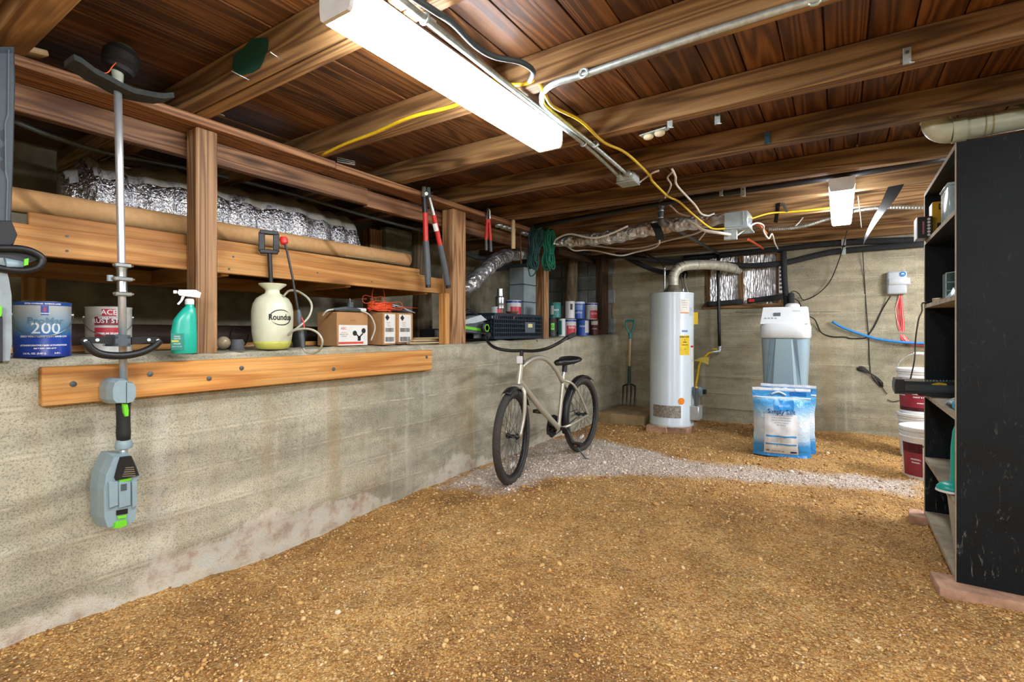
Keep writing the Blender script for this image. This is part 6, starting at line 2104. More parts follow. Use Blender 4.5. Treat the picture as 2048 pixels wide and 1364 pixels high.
# ---- irrigation controller, cords, blue hose
cb = P(1795, 567, Y=Y_BACK)
root = empty('wall_controller', (cb.x, Y_BACK - 0.05, cb.z - 0.11), 0, 'light grey wall controller box with a round blue emblem', 'controller')
M_ctl = sm('b6bdc2', 0.4, var=0.03)
w2 = (P(1812, 567, Y=Y_BACK).x - P(1772, 567, Y=Y_BACK).x) / 2
cb = Vector((P(1792, 567, Y=Y_BACK).x, Y_BACK, P(1792, 567, Y=Y_BACK).z))
cs2 = kid('case', MB().box((cb.x - w2, Y_BACK - 0.10, cb.z - 0.115), (cb.x + w2, Y_BACK - 0.005, cb.z + 0.115), 0.02), M_ctl, root, 50)
kid('front_door', MB().box((cb.x - w2 + 0.012, Y_BACK - 0.108, cb.z - 0.022), (cb.x + w2 + 0.025, Y_BACK - 0.07, cb.z + 0.045), 0.006), sm('c3c9cd', 0.4, var=0.02), root, 50)
kid('emblem', MB().lathe([(0.026, 0), (0.026, 0.004), (0, 0.004)], (cb.x + w2 - 0.035, Y_BACK - 0.10, cb.z + 0.083), 22, (0, -1, 0)), sm('2f7fc0', 0.4), cs2)
kid('emblem_leaf', MB().prism([(-0.014, -0.006), (-0.005, 0.010), (0.005, 0.010), (0.014, -0.006), (0, 0.0)], (cb.x + w2 - 0.035, Y_BACK - 0.1052, cb.z + 0.083), (1, 0, 0), (0, 0, 1), 0.001), W, cs2, False)
rb = random.Random(21)
M_rw = sm('d8484c', 0.45, var=0.12)
wr_root = empty('red_wires', P(1806, 690, Y=Y_BACK - 0.03), 0, 'bundle of red wires dropping from the wall controller', 'wires')
for i in range(13):
    o = rb.uniform(-6, 6)
    o2 = rb.uniform(-4, 10)
    pts = [P(1801 + o * .4, 590, Y=Y_BACK - 0.05), P(1800 + o * 1.0 - (5 if i == 0 else 0), 620, Y=Y_BACK - 0.03), P(1802 + o * 1.1, 650, Y=Y_BACK - 0.03), P(1803 + o2, 672, Y=Y_BACK - 0.03),
           P(1815 + o2, 686 + o * .3, Y=Y_BACK - 0.05), P(1835 + o, 690 + o * .35, Y=Y_BACK - 0.05), P(1866, 690 + o * .4, Y=Y_BACK - 0.05)]
    kid('wire', MB().tube(smooth_path(pts, 4), 0.0036, 6), M_rw if i % 5 else sm('e6b7a8', 0.5), wr_root, 'all')
Yc = Y_BACK - 0.036
cable('blue_hose', [P(1664, 643, Y=Yc - .03), P(1685, 655, Y=Yc - .03), P(1720, 668, Y=Yc - .03), P(1760, 679, Y=Yc - .03), P(1810, 685, Y=Yc - .05), P(1862, 687, Y=Yc - .05)], 0.013, sm('2a86d0', 0.4, var=0.05), 'bright blue hose curving along the back wall', 'hose', seg=10)
cable('power_cable', [P(1617, 632, Y=6.0), P(1630, 640, Y=6.3), P(1642, 664, Y=Yc), P(1662, 673, Y=Yc), P(1690, 674, Y=Yc), P(1702, 677, Y=Yc), P(1730, 676, Y=Yc), P(1738, 668, Y=Yc), P(1750, 650, Y=Yc), P(1765, 618, Y=Yc), P(1781, 592, Y=Yc - .04)], 0.0065, M_black, 'black cord from the water softener along the wall up to the controller', 'cord')
cable('power_cable', [P(1725, 500, Y=Yc - .03), P(1729, 560, Y=Yc), P(1733, 620, Y=Yc), P(1737, 670, Y=Yc), P(1739, 720, Y=Yc), P(1741, 745, Y=Yc)], 0.0045, M_black, 'thin black cord hanging straight down from the foam pipes', 'cord')
cable('power_cable', [P(1694, 462, Y=Yc - .6), P(1689, 482, Y=Yc - .3), P(1678, 520, Y=Yc - .1), P(1660, 562, Y=Yc - .04), P(1635, 588, Y=Yc - .02), P(1608, 600, Y=Yc - .02), P(1598, 588, Y=Yc - .03), P(1588, 582, Y=6.2), P(1578, 588, Y=6.15)], 0.005, M_black, 'black cord swinging from the rear tube light to the window corner', 'cord')
cable('power_cable', [P(1584, 594, Y=6.08), P(1598, 604, Y=6.3), P(1605, 622, Y=6.3), P(1612, 632, Y=6.1)], 0.006, M_black, 'short black cord behind the water softener lid', 'cord')
cable('power_cable', [Vector((0.43, 3.60, 1.238)), Vector((0.39, 3.63, 1.24)), P(1844, 622, Y=4.2), P(1837, 640, Y=4.6), P(1831, 680, Y=4.9), P(1829, 720, Y=4.9), P(1818, 770, Y=4.9)], 0.005, M_black, 'black cord drooping from the shelf towards the buckets', 'cord')
root = empty('cord_bundle', P(1745, 765, Y=Yc), 0, 'tied bundle of black cord hanging on the back wall', 'cord')
for i in range(9):
    sp = rb.uniform(-1, 1)
    pts = [P(1716 + rb.uniform(-4, 4) + sp * 2, 736 + sp * 5, Y=Yc), P(1728, 738 + sp * 6, Y=Yc - 0.01), P(1743 + sp, 748 + sp * 1.5, Y=Yc - 0.015), P(1756 + sp * 3, 758 + sp * 6, Y=Yc - 0.01), P(1764 + rb.uniform(-3, 3), 770 + sp * 4, Y=Yc), P(1752 + sp * 2, 764 + sp * 3, Y=Yc), P(1742, 750, Y=Yc - 0.01)]
    kid('loop', MB().tube(smooth_path(pts, 4), 0.0045, 6), M_black, root, 'all')
kid('cord_tail', MB().tube(smooth_path([P(1762, 770, Y=Yc), P(1768, 780, Y=Yc), P(1774, 788, Y=Yc)], 3), 0.004, 6), M_black, root, 'all')
cable('power_cable', [P(1775, 799, Y=Yc), P(1785, 803, Y=Yc), P(1800, 801, Y=Yc)], 0.004, M_black, 'short black cord end on the wall left of the buckets', 'cord')
cable('guide_wire', [P(1472, 624, Y=Yc), P(1580, 623, Y=Yc), P(1684, 623, Y=Yc)], 0.003, sm('a7a79a', 0.5), 'thin straight pale wire across the wall above the softener', 'wire')

# ---- buckets
def bucket(c, r0, r1, h, label, mats, lid=True, bail_up=False, texts=()):
    root = empty('bucket', c, 0, label, 'bucket', 'white buckets')
    A = face_ang(c)
    pl_ = kid('pail', MB().lathe([(r0, 0), (r0 + (r1 - r0) * .8, h * .80), (r1 * 1.03, h * .80), (r1 * 1.03, h * .815), (r1 * 0.975, h * .82), (r1 * .98, h * .88), (r1 * 1.03, h * .885), (r1 * 1.03, h * .9), (r1 * .985, h * .905), (r1, h * .96)], (0, 0, 0), 36), M_white, root, 40, False)
    if lid:
        kid('lid', MB().lathe([(r1 * 1.05, h * .93), (r1 * 1.06, h * .95), (r1 * 1.06, h * .99), (r1 * 1.03, h), (r1 * .95, h), (r1 * .93, h * .985), (0, h * .985)], (0, 0, 0), 36), M_white, root, 40, False)
    rr_ = lambda z: r0 + (r1 - r0) * z
    for (z0, z1, a0_, a1_, mt) in mats:
        cyl_patch('label_panel', (0, 0, 0), rr_(z0), A + a0_, A + a1_, z0 * h, z1 * h, mt, pl_, 0.0015, False, 16, rr_(z1))
    for (s, size, z, da, mt) in texts:
        cyl_text('lettering', s, size, (0, 0, 0), rr_(z), A + da, z * h, mt, pl_, 0.0005, 0.005, False)
    if bail_up:
        pts = [(r1 * 1.04 * math.cos(A + PI / 2) * math.cos(t), r1 * 1.04 * math.sin(A + PI / 2) * math.cos(t), h * .9 + 0.17 * math.sin(t)) for t in [PI * j / 14 for j in range(15)]]
        kid('bail', MB().tube(pts, 0.003, 6), M_steel, root, 'all', False)
        kid('bail_grip', MB().tube(pts[6:9], 0.011, 10), M_white, root, 40, False)
    return root
cB = P(1838, 880, d=4.35)
MAR2 = sm('8c2534', 0.4, var=0.08)
DMR = sm('4a1e22', 0.4, var=0.1)
z1_ = 0.375
bucket((cB.x, cB.y, 0.0), 0.130, 0.150, z1_, 'plain white bucket at the bottom of the rear stack', [])
bucket((cB.x, cB.y, z1_ + 0.001), 0.130, 0.150, 0.385, 'white bucket with a maroon paint label on top of the rear stack', [(0.06, 0.72, -1.35, 1.0, MAR2), (0.06, 0.14, -1.35, 1.0, DMR), (0.52, 0.70, -0.15, 0.75, M_ink)], True, True,
       [('BEHR', 0.05, 0.60, 0.25, W), ('STAIN BLOCKING', 0.017, 0.44, 0.15, W), ('PAINT & PRIMER', 0.017, 0.37, 0.15, W), ('INTERIOR FLAT', 0.012, 0.24, 0.2, W), ('2 IN 1', 0.014, 0.5, -0.95, W), ('LOW ODOR', 0.012, 0.4, -0.95, W)])
cB2 = P(1852, 955, d=3.66)
bucket((cB2.x, cB2.y + 0.02, 0.0), 0.128, 0.150, 0.385, 'white bucket with a dark red paint label standing in front of the stack', [(0.08, 0.70, -1.15, -0.12, MAR2), (0.52, 0.70, -1.15, -0.12, DMR), (0.08, 0.70, -0.10, 0.7, M_paper)], True, False,
       [('WARNING', 0.02, 0.66, 0.2, M_ink), ('EGGSHELL', 0.014, 0.4, -0.4, W), ('ENAMEL', 0.014, 0.34, -0.4, W), ('SEALED', 0.016, 0.15, 0.2, M_ink), ('G', 0.05, 0.48, 0.12, M_ink)])
# ================================================================== BLACK SHELVING
SX0, SX1, SY0, SY1, SZ0, SZ1 = 0.40, 0.78, 2.735, 3.665, 0.045, 1.862
k = NT('scuffed_black_paint')
mpp = k.coord((1, 1, 1), rand=False)
nz = k.noise(mpp, 5, 6, 0.7)
a_ = k.ramp(nz, 0, [(0.35, lin('070c10')), (0.6, lin('0c151b')), (0.75, lin('14222a'))])
mp2 = k.coord((30, 30, 9), rand=False)
n2 = k.noise(mp2, 1.0, 5, 0.75, 2.0)
sc_ = k.ramp(n2, 0, [(0.60, 0.0), (0.68, 1.0)])
tc = k.n('ShaderNodeTexCoord')
sx = k.n('ShaderNodeSeparateXYZ')
k.l(tc, 'Object', sx, 0)
lo_ = k.ramp(sx, 2, [(0.0, 0.8), (0.75, 0.12)])
fc_ = k.math('MULTIPLY', (sc_, 0), (lo_, 0))
cm = k.mix((fc_, 0), (a_, 0), lin('7d7a70'))
k.base(cm, 2)
k.b.inputs['Roughness'].default_value = 0.55
k.b.inputs['Specular IOR Level'].default_value = 0.25
k.bump(nz, 0, 0.15, 0.003)
M_shelf = k.m
M_ply = sm('a79a82', 0.8, var=0.2, scale=14, bump=0.2)
root = empty('shelving_unit', ((SX0 + SX1) / 2, (SY0 + SY1) / 2, SZ0), 0, 'tall scuffed black shelving unit at the right edge', 'shelving')
T = 0.02
kid('side_panel', MB().box((SX0 + .002, SY0, SZ0), (SX1, SY0 + T, SZ1)), M_shelf, root, False)
kid('side_panel', MB().box((SX0 + .002, SY1 - T, SZ0), (SX1, SY1, SZ1)), M_shelf, root, False)
kid('back_panel', MB().box((SX1, SY0, SZ0), (SX1 + 0.008, SY1, SZ1)), M_shelf, root, False)
kid('top_panel', MB().box((SX0 + .002, SY0 + T, SZ1 - T), (SX1, SY1 - T, SZ1)), M_shelf, root, False)
ZS = [SZ0, 0.352, 0.712, 1.212, 1.568]
for z in ZS:
    kid('shelf', MB().box((SX0 + .002, SY0 + T, z), (SX1, SY1 - T, z + T)), M_ply if z < 1.5 else M_shelf, root, False)
    kid('shelf_edge', MB().box((SX0, SY0 + T, z), (SX0 + .002, SY1 - T, z + T)), M_ply, root, False)
for y in (SY0, SY1 - T):
    kid('panel_edge', MB().box((SX0, y, SZ0), (SX0 + .002, y + T, SZ1)), M_ply, root, False)
kid('top_edge', MB().box((SX0, SY0 + T, SZ1 - T), (SX0 + .002, SY1 - T, SZ1)), M_ply, root, False)
for (x0, y0, x1, y1, rz, lab) in [(0.33, 2.66, 0.62, 2.82, 0.08, 'near flat paver brick under the corner of the black shelving'), (0.33, 3.58, 0.55, 3.73, -0.1, 'far flat paver brick under the black shelving'), (0.66, 2.66, 0.85, 2.82, 0.0, 'paver brick under the near back corner of the black shelving')]:
    c = Vector(((x0 + x1) / 2, (y0 + y1) / 2, 0))
    o = MB().box((-(x1 - x0) / 2, -(y1 - y0) / 2, 0), ((x1 - x0) / 2, (y1 - y0) / 2, 0.055), 0.008).build('paver_brick', M_brick, None, 40)
    o.location = (c.x, c.y, SZ0 - 0.056)
    o.rotation_euler = (0, 0, rz)
    tag(o, lab, 'brick')
# -- upper shelf
z = ZS[4] + T + 0.001
S5 = lambda px, py, X: P(1820 + px * .1173, 340 + py * .1173, X=X)
xy_ = 0.415
y0, y1 = S5(415, 700, xy_).y, 3.05
root = empty('yellow_tool_box', (0.5, 3.3, z), 0, 'yellow cardboard power tool box on the upper shelf', 'box')
yb0, yb1 = 3.53, 3.642
kid('carton', MB().box((0.42, yb0, z), (0.66, yb1, z + 0.195), 0.002), sm('e0ac18', 0.6, var=0.05), root, 40)
kid('white_side', MB().box((0.4185, yb0 + 0.002, z + 0.004), (0.4198, yb1 - 0.002, z + 0.19)), M_paper, root, False)
for s, sz_, yy, zz, mt in (('DEWALT', 0.032, 0.15, 0.165, M_ink), ('1/2 in', 0.022, 0.14, 0.12, M_ink), ('HAMMER DRILL', 0.017, 0.12, 0.10, M_ink)):
    flat_text('lettering', s, sz_, (0.41, yb0 + yy, z + zz), (0, -1, 0), (0, 0, 1), mt, root, 0.0008, -0.0) if False else None
def nx_text(root, s, size, x, y, zz, mt):
    """lettering on a face looking towards -X"""
    flat_text('lettering', s, size, (x, y, zz), (0, -1, 0), (0, 0, 1), mt, root, 0.0006, 0.0005)
def ny_text(root, s, size, x, y, zz, mt):
    flat_text('lettering', s, size, (x, y, zz), (1, 0, 0), (0, 0, 1), mt, root, 0.0006, 0.0005)
ny_text(root, 'DEWALT', 0.045, 0.535, yb0 - 0.0005, z + 0.165, M_ink)
ny_text(root, '1/2 in', 0.026, 0.53, yb0 - 0.0005, z + 0.115, M_ink)
kid('front_print', MB().box((0.44, yb0 - 0.0012, z + 0.05), (0.64, yb0 - 0.0002, z + 0.08)), M_ink, root, False)
root = empty('black_carton', (0.36, 3.55, z), 0, 'black carton with round icons poking out beside the yellow box', 'box')
kid('carton', MB().box((0.352, 3.50, z), (0.417, 3.62, z + 0.115), 0.002), sm('1c1a1c', 0.4), root, 40)
for i in range(6):
    kid('icon', MB().lathe([(0.007, 0), (0.007, 0.001), (0, 0.001)], (0.402, 3.4995, z + 0.015 + i * 0.017), 14, (0, -1, 0)), M_paper, root)
kid('red_strip', MB().box((0.375, 3.4988, z + 0.02), (0.383, 3.4998, z + 0.09)), sm('b8706a', 0.5), root, False)
kid('white_edge', MB().box((0.3505, 3.499, z), (0.3545, 3.62, z + 0.115)), M_white, root, False)
root = empty('clear_tub', (0.47, 3.08, z), 0, 'pale clear plastic tub on the upper shelf next to the side panel', 'tub')
PLS = sm('a9c3c6', 0.15, var=0.08)
kid('tub', MB().box((0.41, 2.98, z), (0.58, 3.18, z + 0.155), 0.008), PLS, root, 50)
kid('tub_lid', MB().box((0.405, 2.975, z + 0.155), (0.585, 3.185, z + 0.167), 0.004), PLS, root, 50)
kid('spout', MB().tube([(0.46, 3.02, z + 0.167), (0.45, 2.99, z + 0.2), (0.44, 2.975, z + 0.225)], [0.02, 0.012, 0.008], 10), sm('c9c3a0', 0.4), root)
# -- second shelf: green case and pale blue bags
z = ZS[3] + T + 0.001
root = empty('green_case', (0.55, 3.25, z), 0, 'dark green organiser case standing on the middle shelf', 'case')
kid('case', MB().add([(0.43, 3.18, z), (0.7, 3.14, z), (0.7, 3.24, z), (0.43, 3.28, z), (0.43, 3.18, z + 0.13), (0.7, 3.14, z + 0.16), (0.7, 3.24, z + 0.16), (0.43, 3.28, z + 0.13)], [(0, 3, 2, 1), (4, 5, 6, 7), (0, 1, 5, 4), (1, 2, 6, 5), (2, 3, 7, 6), (3, 0, 4, 7)]), sm('1f4640', 0.4), root, False)
for zz in (0.045, 0.085):
    kid('case_rib', MB().bar((0.428, 3.177, z + zz), (0.7, 3.137, z + zz), 0.004, 0.006), sm('7fa39a', 0.5), root, False)
kid('case_edge', MB().tube([(0.43, 3.178, z), (0.43, 3.178, z + 0.13), (0.7, 3.138, z + 0.16)], 0.003, 6), sm('b7ccc4', 0.5), root, False)
root = empty('plastic_bag', (0.5, 2.95, z), 0, 'pale blue crumpled plastic bag on the middle shelf', 'bag')
mb = MB()
for i in range(13):
    for j in range(13):
        u_, v_ = i / 12 - 0.5, j / 12 - 0.5
        hgt = 0.075 * max(0, 1 - 4 * u_ * u_) ** 0.5 * max(0, 1 - 4 * v_ * v_) ** 0.5 * (0.75 + 0.5 * fbm(u_ * 5, v_ * 5, 1, 3))
        mb.v.append(Vector((0.51 + u_ * 0.2, 2.95 + v_ * 0.32, z + 0.002 + max(0, hgt))))
mb.f = [(i * 13 + j, (i + 1) * 13 + j, (i + 1) * 13 + j + 1, i * 13 + j + 1) for i in range(12) for j in range(12)]
mb.m = [0] * len(mb.f)
kid('bag', mb, sm('9cc3df', 0.25, var=0.2, scale=30), root, 'all')
tag(board('wood_offcut', (0.42, 3.42, z + 0.012), (0.50, 3.47, z + 0.012), 0.05, 0.022, M_pale, None), 'little wood offcut on the edge of the middle shelf', 'offcut')
# -- third shelf: long black tool case sticking out, wire coil, sponge, torch
z = ZS[2] + T + 0.001
root = empty('tool_case', (0.3, 3.58, z), 0, 'long black plastic tool case jutting out from the shelf', 'tool case')
G = lambda px, py: P(1780 + px * .1173, 690 + py * .1173, Y=3.5)
pts = [(60, 640), (80, 555), (220, 560), (230, 585), (700, 600), (1250, 610), (1250, 850), (850, 860), (640, 845), (480, 830), (420, 800), (80, 800), (60, 740)]
def pr(pp, y0, y1):
    m = MB()
    q = [G(a, b) for a, b in pp]
    n = len(q)
    vs = [Vector((v.x, y0, v.z)) for v in q] + [Vector((v.x, y1, v.z)) for v in q]
    zmin = min(v.z for v in vs)
    fs = [tuple(range(n)), tuple(reversed(range(n, 2 * n)))] + [(i, n + i, n + (i + 1) % n, (i + 1) % n) for i in range(n)]
    return m.add(vs, fs)
body = pr(pts, 3.44, 3.60)
lowz = min(v.z for v in body.v)
dz = z - lowz
def up_(mb):
    mb.v = [v + Vector((0, 0, dz)) for v in mb.v]
    return mb
kid('case', up_(body), sm('1d2226', 0.35), root, False)
kid('upper_shell', up_(pr([(235, 640), (1250, 660), (1250, 770), (235, 745)], 3.432, 3.5)), sm('39454c', 0.3), root, False)
kid('end_cap', up_(pr([(66, 650), (84, 565), (215, 568), (222, 755), (84, 770), (66, 740)], 3.43, 3.5)), sm('15191c', 0.35), root, False)
kid('lower_lip', up_(pr([(60, 770), (420, 772), (500, 750), (1250, 770), (1250, 790), (520, 775), (430, 800), (60, 795)], 3.425, 3.47)), sm('2c343a', 0.3), root, False)
for i in range(13):
    kid('rivet', up_(pr([(380 + i * 55, 575), (395 + i * 55, 575), (395 + i * 55, 590), (380 + i * 55, 590)], 3.438, 3.45)), M_steel, root, False)
p_ = G(800, 640)
kid('yellow_mark', up_(pr([(680, 635), (790, 612), (930, 628), (935, 660), (820, 655), (690, 648)], 3.4375, 3.44)), M_ochre, root, False)
root = empty('wire_coil', (0.46, 3.1, z), 0, 'loose coil of pale wire on the shelf under the black case', 'wire')
for i in range(6):
    kid('loop', MB().tube([(0.465 + 0.045 * math.cos(t) + 0.006 * i, 3.12 + 0.07 * math.sin(t), z + 0.004 + 0.005 * i + 0.004 * math.sin(2 * t + i)) for t in [2 * PI * j / 18 for j in range(19)]], 0.003, 6), M_galv, root, 'all')
tag(MB().box((0.42, 2.86, z), (0.50, 2.97, z + 0.035), 0.006).build('sponge', sm('2aa0b4', 0.8, bump=0.4), None, 40), 'small turquoise sponge at the shelf front', 'sponge')
root = empty('pliers', (0.45, 2.83, z), 0, 'black-handled pliers lying on the shelf below the sponge', 'pliers')
kid('handle', MB().tube(smooth_path([(0.42, 3.04, z + 0.012), (0.425, 2.97, z + 0.012), (0.46, 2.90, z + 0.012), (0.52, 2.86, z + 0.012)], 4), 0.009, 8), M_black, root, 'all')
kid('handle', MB().tube(smooth_path([(0.45, 3.04, z + 0.012), (0.48, 2.98, z + 0.012), (0.50, 2.92, z + 0.012), (0.54, 2.87, z + 0.012)], 4), 0.009, 8), M_dgrey, root, 'all')
# -- fourth shelf: teal sprayer handle standing, teal scrubber; grey bin on the floor board
z = ZS[1] + T + 0.001
root = empty('floor_scrubber', (0.46, 2.95, z), 0, 'teal plastic scrubber standing on the low shelf with white trim', 'scrubber')
TQ = sm('14a89a', 0.35, var=0.05)
q9 = lambda px, py, X: P(1790 + px * .198, 820 + py * .198, X=X)
kid('body', loft([[Vector((0.445 + a * r, 2.90 + b * r * 0.9, zz)) for a, b in [(math.cos(t), math.sin(t)) for t in [2 * PI * j / 16 for j in range(16)]]] for zz, r in [(z + 0.03, 0.042), (z + 0.1, 0.04), (z + 0.2, 0.038), (z + 0.27, 0.032), (z + 0.315, 0.018), (z + 0.33, 0.006)]]), TQ, root, 60)
kid('foot', MB().lathe([(0.05, 0.004), (0.06, 0.012), (0.06, 0.022), (0.05, 0.034), (0.035, 0.042), (0, 0.042)], (0.418, 2.90, z), 24, sx=1.0, sy=0.85), TQ, root, 50)
kid('foot_trim', MB().lathe([(0.058, 0.001), (0.064, 0.004), (0.062, 0.013), (0.05, 0.0)], (0.418, 2.90, z), 24, sx=1.0, sy=0.85), M_white, root, 50)
z = ZS[0] + T + 0.001
root = empty('plastic_bin', (0.52, 2.95, z), 0, 'pale grey plastic bin on the bottom shelf', 'bin')
kid('bin', loft([[Vector((0.53 + a, 2.95 + b, zz)) for a, b in ((-w_, -l_), (w_, -l_), (w_, l_), (-w_, l_))] for zz, w_, l_ in [(z, 0.085, 0.15), (z + 0.245, 0.105, 0.17)]]), sm('a9aba4', 0.5), root, False)
kid('rim', MB().box((0.418, 2.775, z + 0.245), (0.642, 3.125, z + 0.258), 0.004), sm('b9bbb4', 0.5), root, 40)

# ================================================================== OVERHEAD: conduit, boxes, cables, ducts
def emt(pts, label, r=0.0115, name='conduit'):
    rt = empty(name, pts[0], 0, label, 'conduit', 'steel conduits')
    kid('tube', MB().tube(smooth_path(pts, 6), r, 12), M_galv, rt, 'all')
    return rt
ZC = 2.034
c1_ = emt([P(780, -18, Z=ZC), P(848, 36, Z=ZC), P(1001, 158, Z=ZC), P(1171, 290, Z=ZC), P(1240, 354, Z=ZC)], 'straight steel conduit running beside the tube light to the junction box')
c2_ = emt([P(1760, -38, Z=ZC), P(1524, 31, Z=ZC), P(1300, 104, Z=ZC), P(1169, 149, Z=ZC), P(1115, 165, Z=ZC), P(1090, 181, Z=ZC), P(1084, 198, Z=ZC), P(1098, 220, Z=ZC), P(1186, 290, Z=ZC), P(1254, 348, Z=ZC)], 'bent steel conduit along the joist and down to the junction box')
for cnd, px, py in ((c1_, 849, 37), (c1_, 1167, 286), (c2_, 1167, 146), (c2_, 1190, 288), (c2_, 1630, -2)):
    p_ = P(px, py, Z=ZC)
    kid('strap', MB().tube([p_ + Vector((0.016 * math.cos(t), 0, 0.016 * math.sin(t))) for t in [2 * PI * j / 12 for j in range(12)]], 0.005, 6, closed=True), M_galv, cnd, 'all')
    kid('strap_ear', MB().box(p_ + Vector((-0.008, 0.012, 0.004)), p_ + Vector((0.008, 0.045, 0.014))), M_galv, cnd, False)
jb = P(1256, 364, Z=2.0)
root = empty('junction_box', (jb.x, jb.y, 1.985), 0, 'square steel junction box where the two conduits end', 'junction box')
kid('box', MB().box((jb.x - 0.055, jb.y - 0.055, 1.993), (jb.x + 0.055, jb.y + 0.055, 2.046), 0.004), M_galv, root, 40)
kid('cover', MB().box((jb.x - 0.058, jb.y - 0.058, 1.985), (jb.x + 0.058, jb.y + 0.058, 1.993), 0.003), M_galv, root, 40)
for sx_ in (-0.03, 0.03):
    kid('connector', MB().cyl((jb.x + sx_, jb.y - 0.085, 2.03), (jb.x + sx_, jb.y - 0.055, 2.03), 0.017, 12), M_galv, root)
cable('black_cable', [P(822, -8, Z=2.03), P(872, 24, Z=2.02), P(907, 48, Z=2.03), P(949, 90, Z=2.03), P(988, 113, Z=2.03), P(1040, 124, Z=2.04), P(1066, 142, Z=2.04), P(1059, 163, Z=2.042)], 0.010, sm('39474c', 0.5), 'thick dark cable curving over the joists right of the tube light', seg=8)
yc1 = [P(645, 309, Z=2.035), P(690, 288, Z=2.04), P(751, 265, Z=2.04), P(819, 235, Z=2.04), P(919, 207, Z=2.06), P(975, 161, Y=1.68), P(1010, 168, Y=1.68), P(1043, 169, Y=1.68), P(1072, 163, Y=1.70), P(1088, 184, Z=2.03), P(1107, 213, Z=2.03), P(1162, 242, Z=2.03), P(1207, 284, Z=2.04), P(1252, 306, Z=2.04), P(1297, 348, Z=2.04), P(1304, 361, Z=2.03), P(1322, 380, Z=2.0), P(1338, 394, Y=3.58), P(1359, 404, Y=3.7), P(1384, 427, Y=3.9), P(1416, 453, Y=4.1), P(1431, 458, Y=4.15), P(1450, 457, Y=4.2)]
cable('yellow_cable', yc1, 0.0075, M_yel, 'long bright yellow cable snaking across the joists to the metal duct box', seg=8)
cable('yellow_cable', [P(1497, 439, Y=4.5), P(1537, 427, Y=4.65), P(1574, 424, Y=4.7), P(1620, 420, Y=4.7), P(1662, 415, Y=4.71)], 0.0075, M_yel, 'short yellow cable from the duct box to the rear tube light', seg=8)
WH = sm('ece8de', 0.5, var=0.04)
for pts, r, lab in [
    ([P(1344, 338, Z=2.045), P(1351, 353, Y=3.1), P(1353, 369, Y=3.3), P(1373, 392, Y=3.58), P(1390, 410, Y=3.8), P(1402, 427, Y=4.0), P(1416, 431, Y=4.1), P(1428, 427, Y=4.15)], 0.007, 'white cable looping down between joists above the duct box'),
    ([P(1347, 342, Z=2.045), P(1335, 355, Y=3.3), P(1342, 370, Y=3.4), P(1333, 390, Y=3.55), P(1330, 396, Y=3.59)], 0.006, 'short tan cable end on the joist beside the yellow cable'),
    ([P(1277, 366, Z=2.01), P(1290, 356, Y=3.1), P(1305, 346, Y=3.0), P(1318, 341, Z=2.045)], 0.006, 'white cable leaving the right of the junction box'),
    ([P(1112, 488, X=-2.25), P(1131, 491, Y=4.6), P(1148, 501, Y=4.7), P(1170, 500, Y=4.8), P(1194, 502, Y=4.8), P(1240, 511, Y=4.8), P(1272, 504, Y=4.8), P(1303, 497, Y=4.7), P(1317, 489, Y=4.6), P(1319, 478, Y=4.45)], 0.008, 'long white cable sagging from the rope to the black strap'),
    ([P(1108, 488, X=-2.25), P(1113, 478, Y=4.25), P(1139, 468, Y=4.2), P(1178, 475, Y=4.18), P(1209, 472, Y=4.18), P(1256, 452, Y=4.2)], 0.009, 'grey white cable lying along the foil duct'),
    ([P(1180, 490, Y=5.2), P(1240, 497, Y=5.2), P(1287, 494, Y=5.1), P(1334, 481, Y=4.9), P(1360, 475, Y=4.8), P(1390, 467, Y=4.7), P(1408, 459, Y=4.5)], 0.010, 'pale grey cable under the foil duct'),
    ([P(1374, 439, Y=4.15), P(1392, 451, Y=4.12), P(1410, 461, Y=4.12), P(1440, 466, Y=4.15), P(1466, 470, Y=4.25)], 0.012, 'thick pale cable entering the small box under the duct box'),
    ([P(1398, 480, Y=4.4), P(1408, 468, Y=4.3), P(1413, 460, Y=4.2)], 0.006, 'short white cable rising to the thick pale cable'),
    ([P(1472, 472, Y=4.3), P(1496, 455, Y=4.35), P(1513, 446, Y=4.5), P(1527, 451, Y=4.7), P(1527, 462, Y=4.8), P(1537, 477, Y=4.9), P(1544, 468, Y=5.0), P(1550, 487, Y=5.6), P(1556, 498, Y=6.2)], 0.007, 'white cable looping from the small box to the window head'),
    ([P(1585, 457, Y=5.2), P(1597, 446, Y=5.25), P(1606, 435, Y=5.28)], 0.006, 'white cable end on the joist left of the rear tube light')]:
    cable('white_cable', pts, r, WH, lab, seg=8)
cable('tan_cable', [P(1320, 402, Y=3.95), P(1340, 411, Y=4.0), P(1355, 425, Y=4.08), P(1370, 431, Y=4.12), P(1380, 432, Y=4.14)], 0.008, sm('8f7862', 0.6), 'tan cable running from the pipe tee to the foil duct', seg=8)
cable('orange_cable', [P(1511, 447, Y=4.6), P(1523, 455, Y=4.8), P(1533, 468, Y=5.0)], 0.011, sm('d8703c', 0.5), 'short orange cable in the loop of white cable', seg=8)
cable('orange_cable', [P(1494, 478, Y=5.4), P(1509, 486, Y=5.8), P(1526, 497, Y=6.2)], 0.012, sm('d8603c', 0.5), 'orange cable dropping to the window head', seg=8)
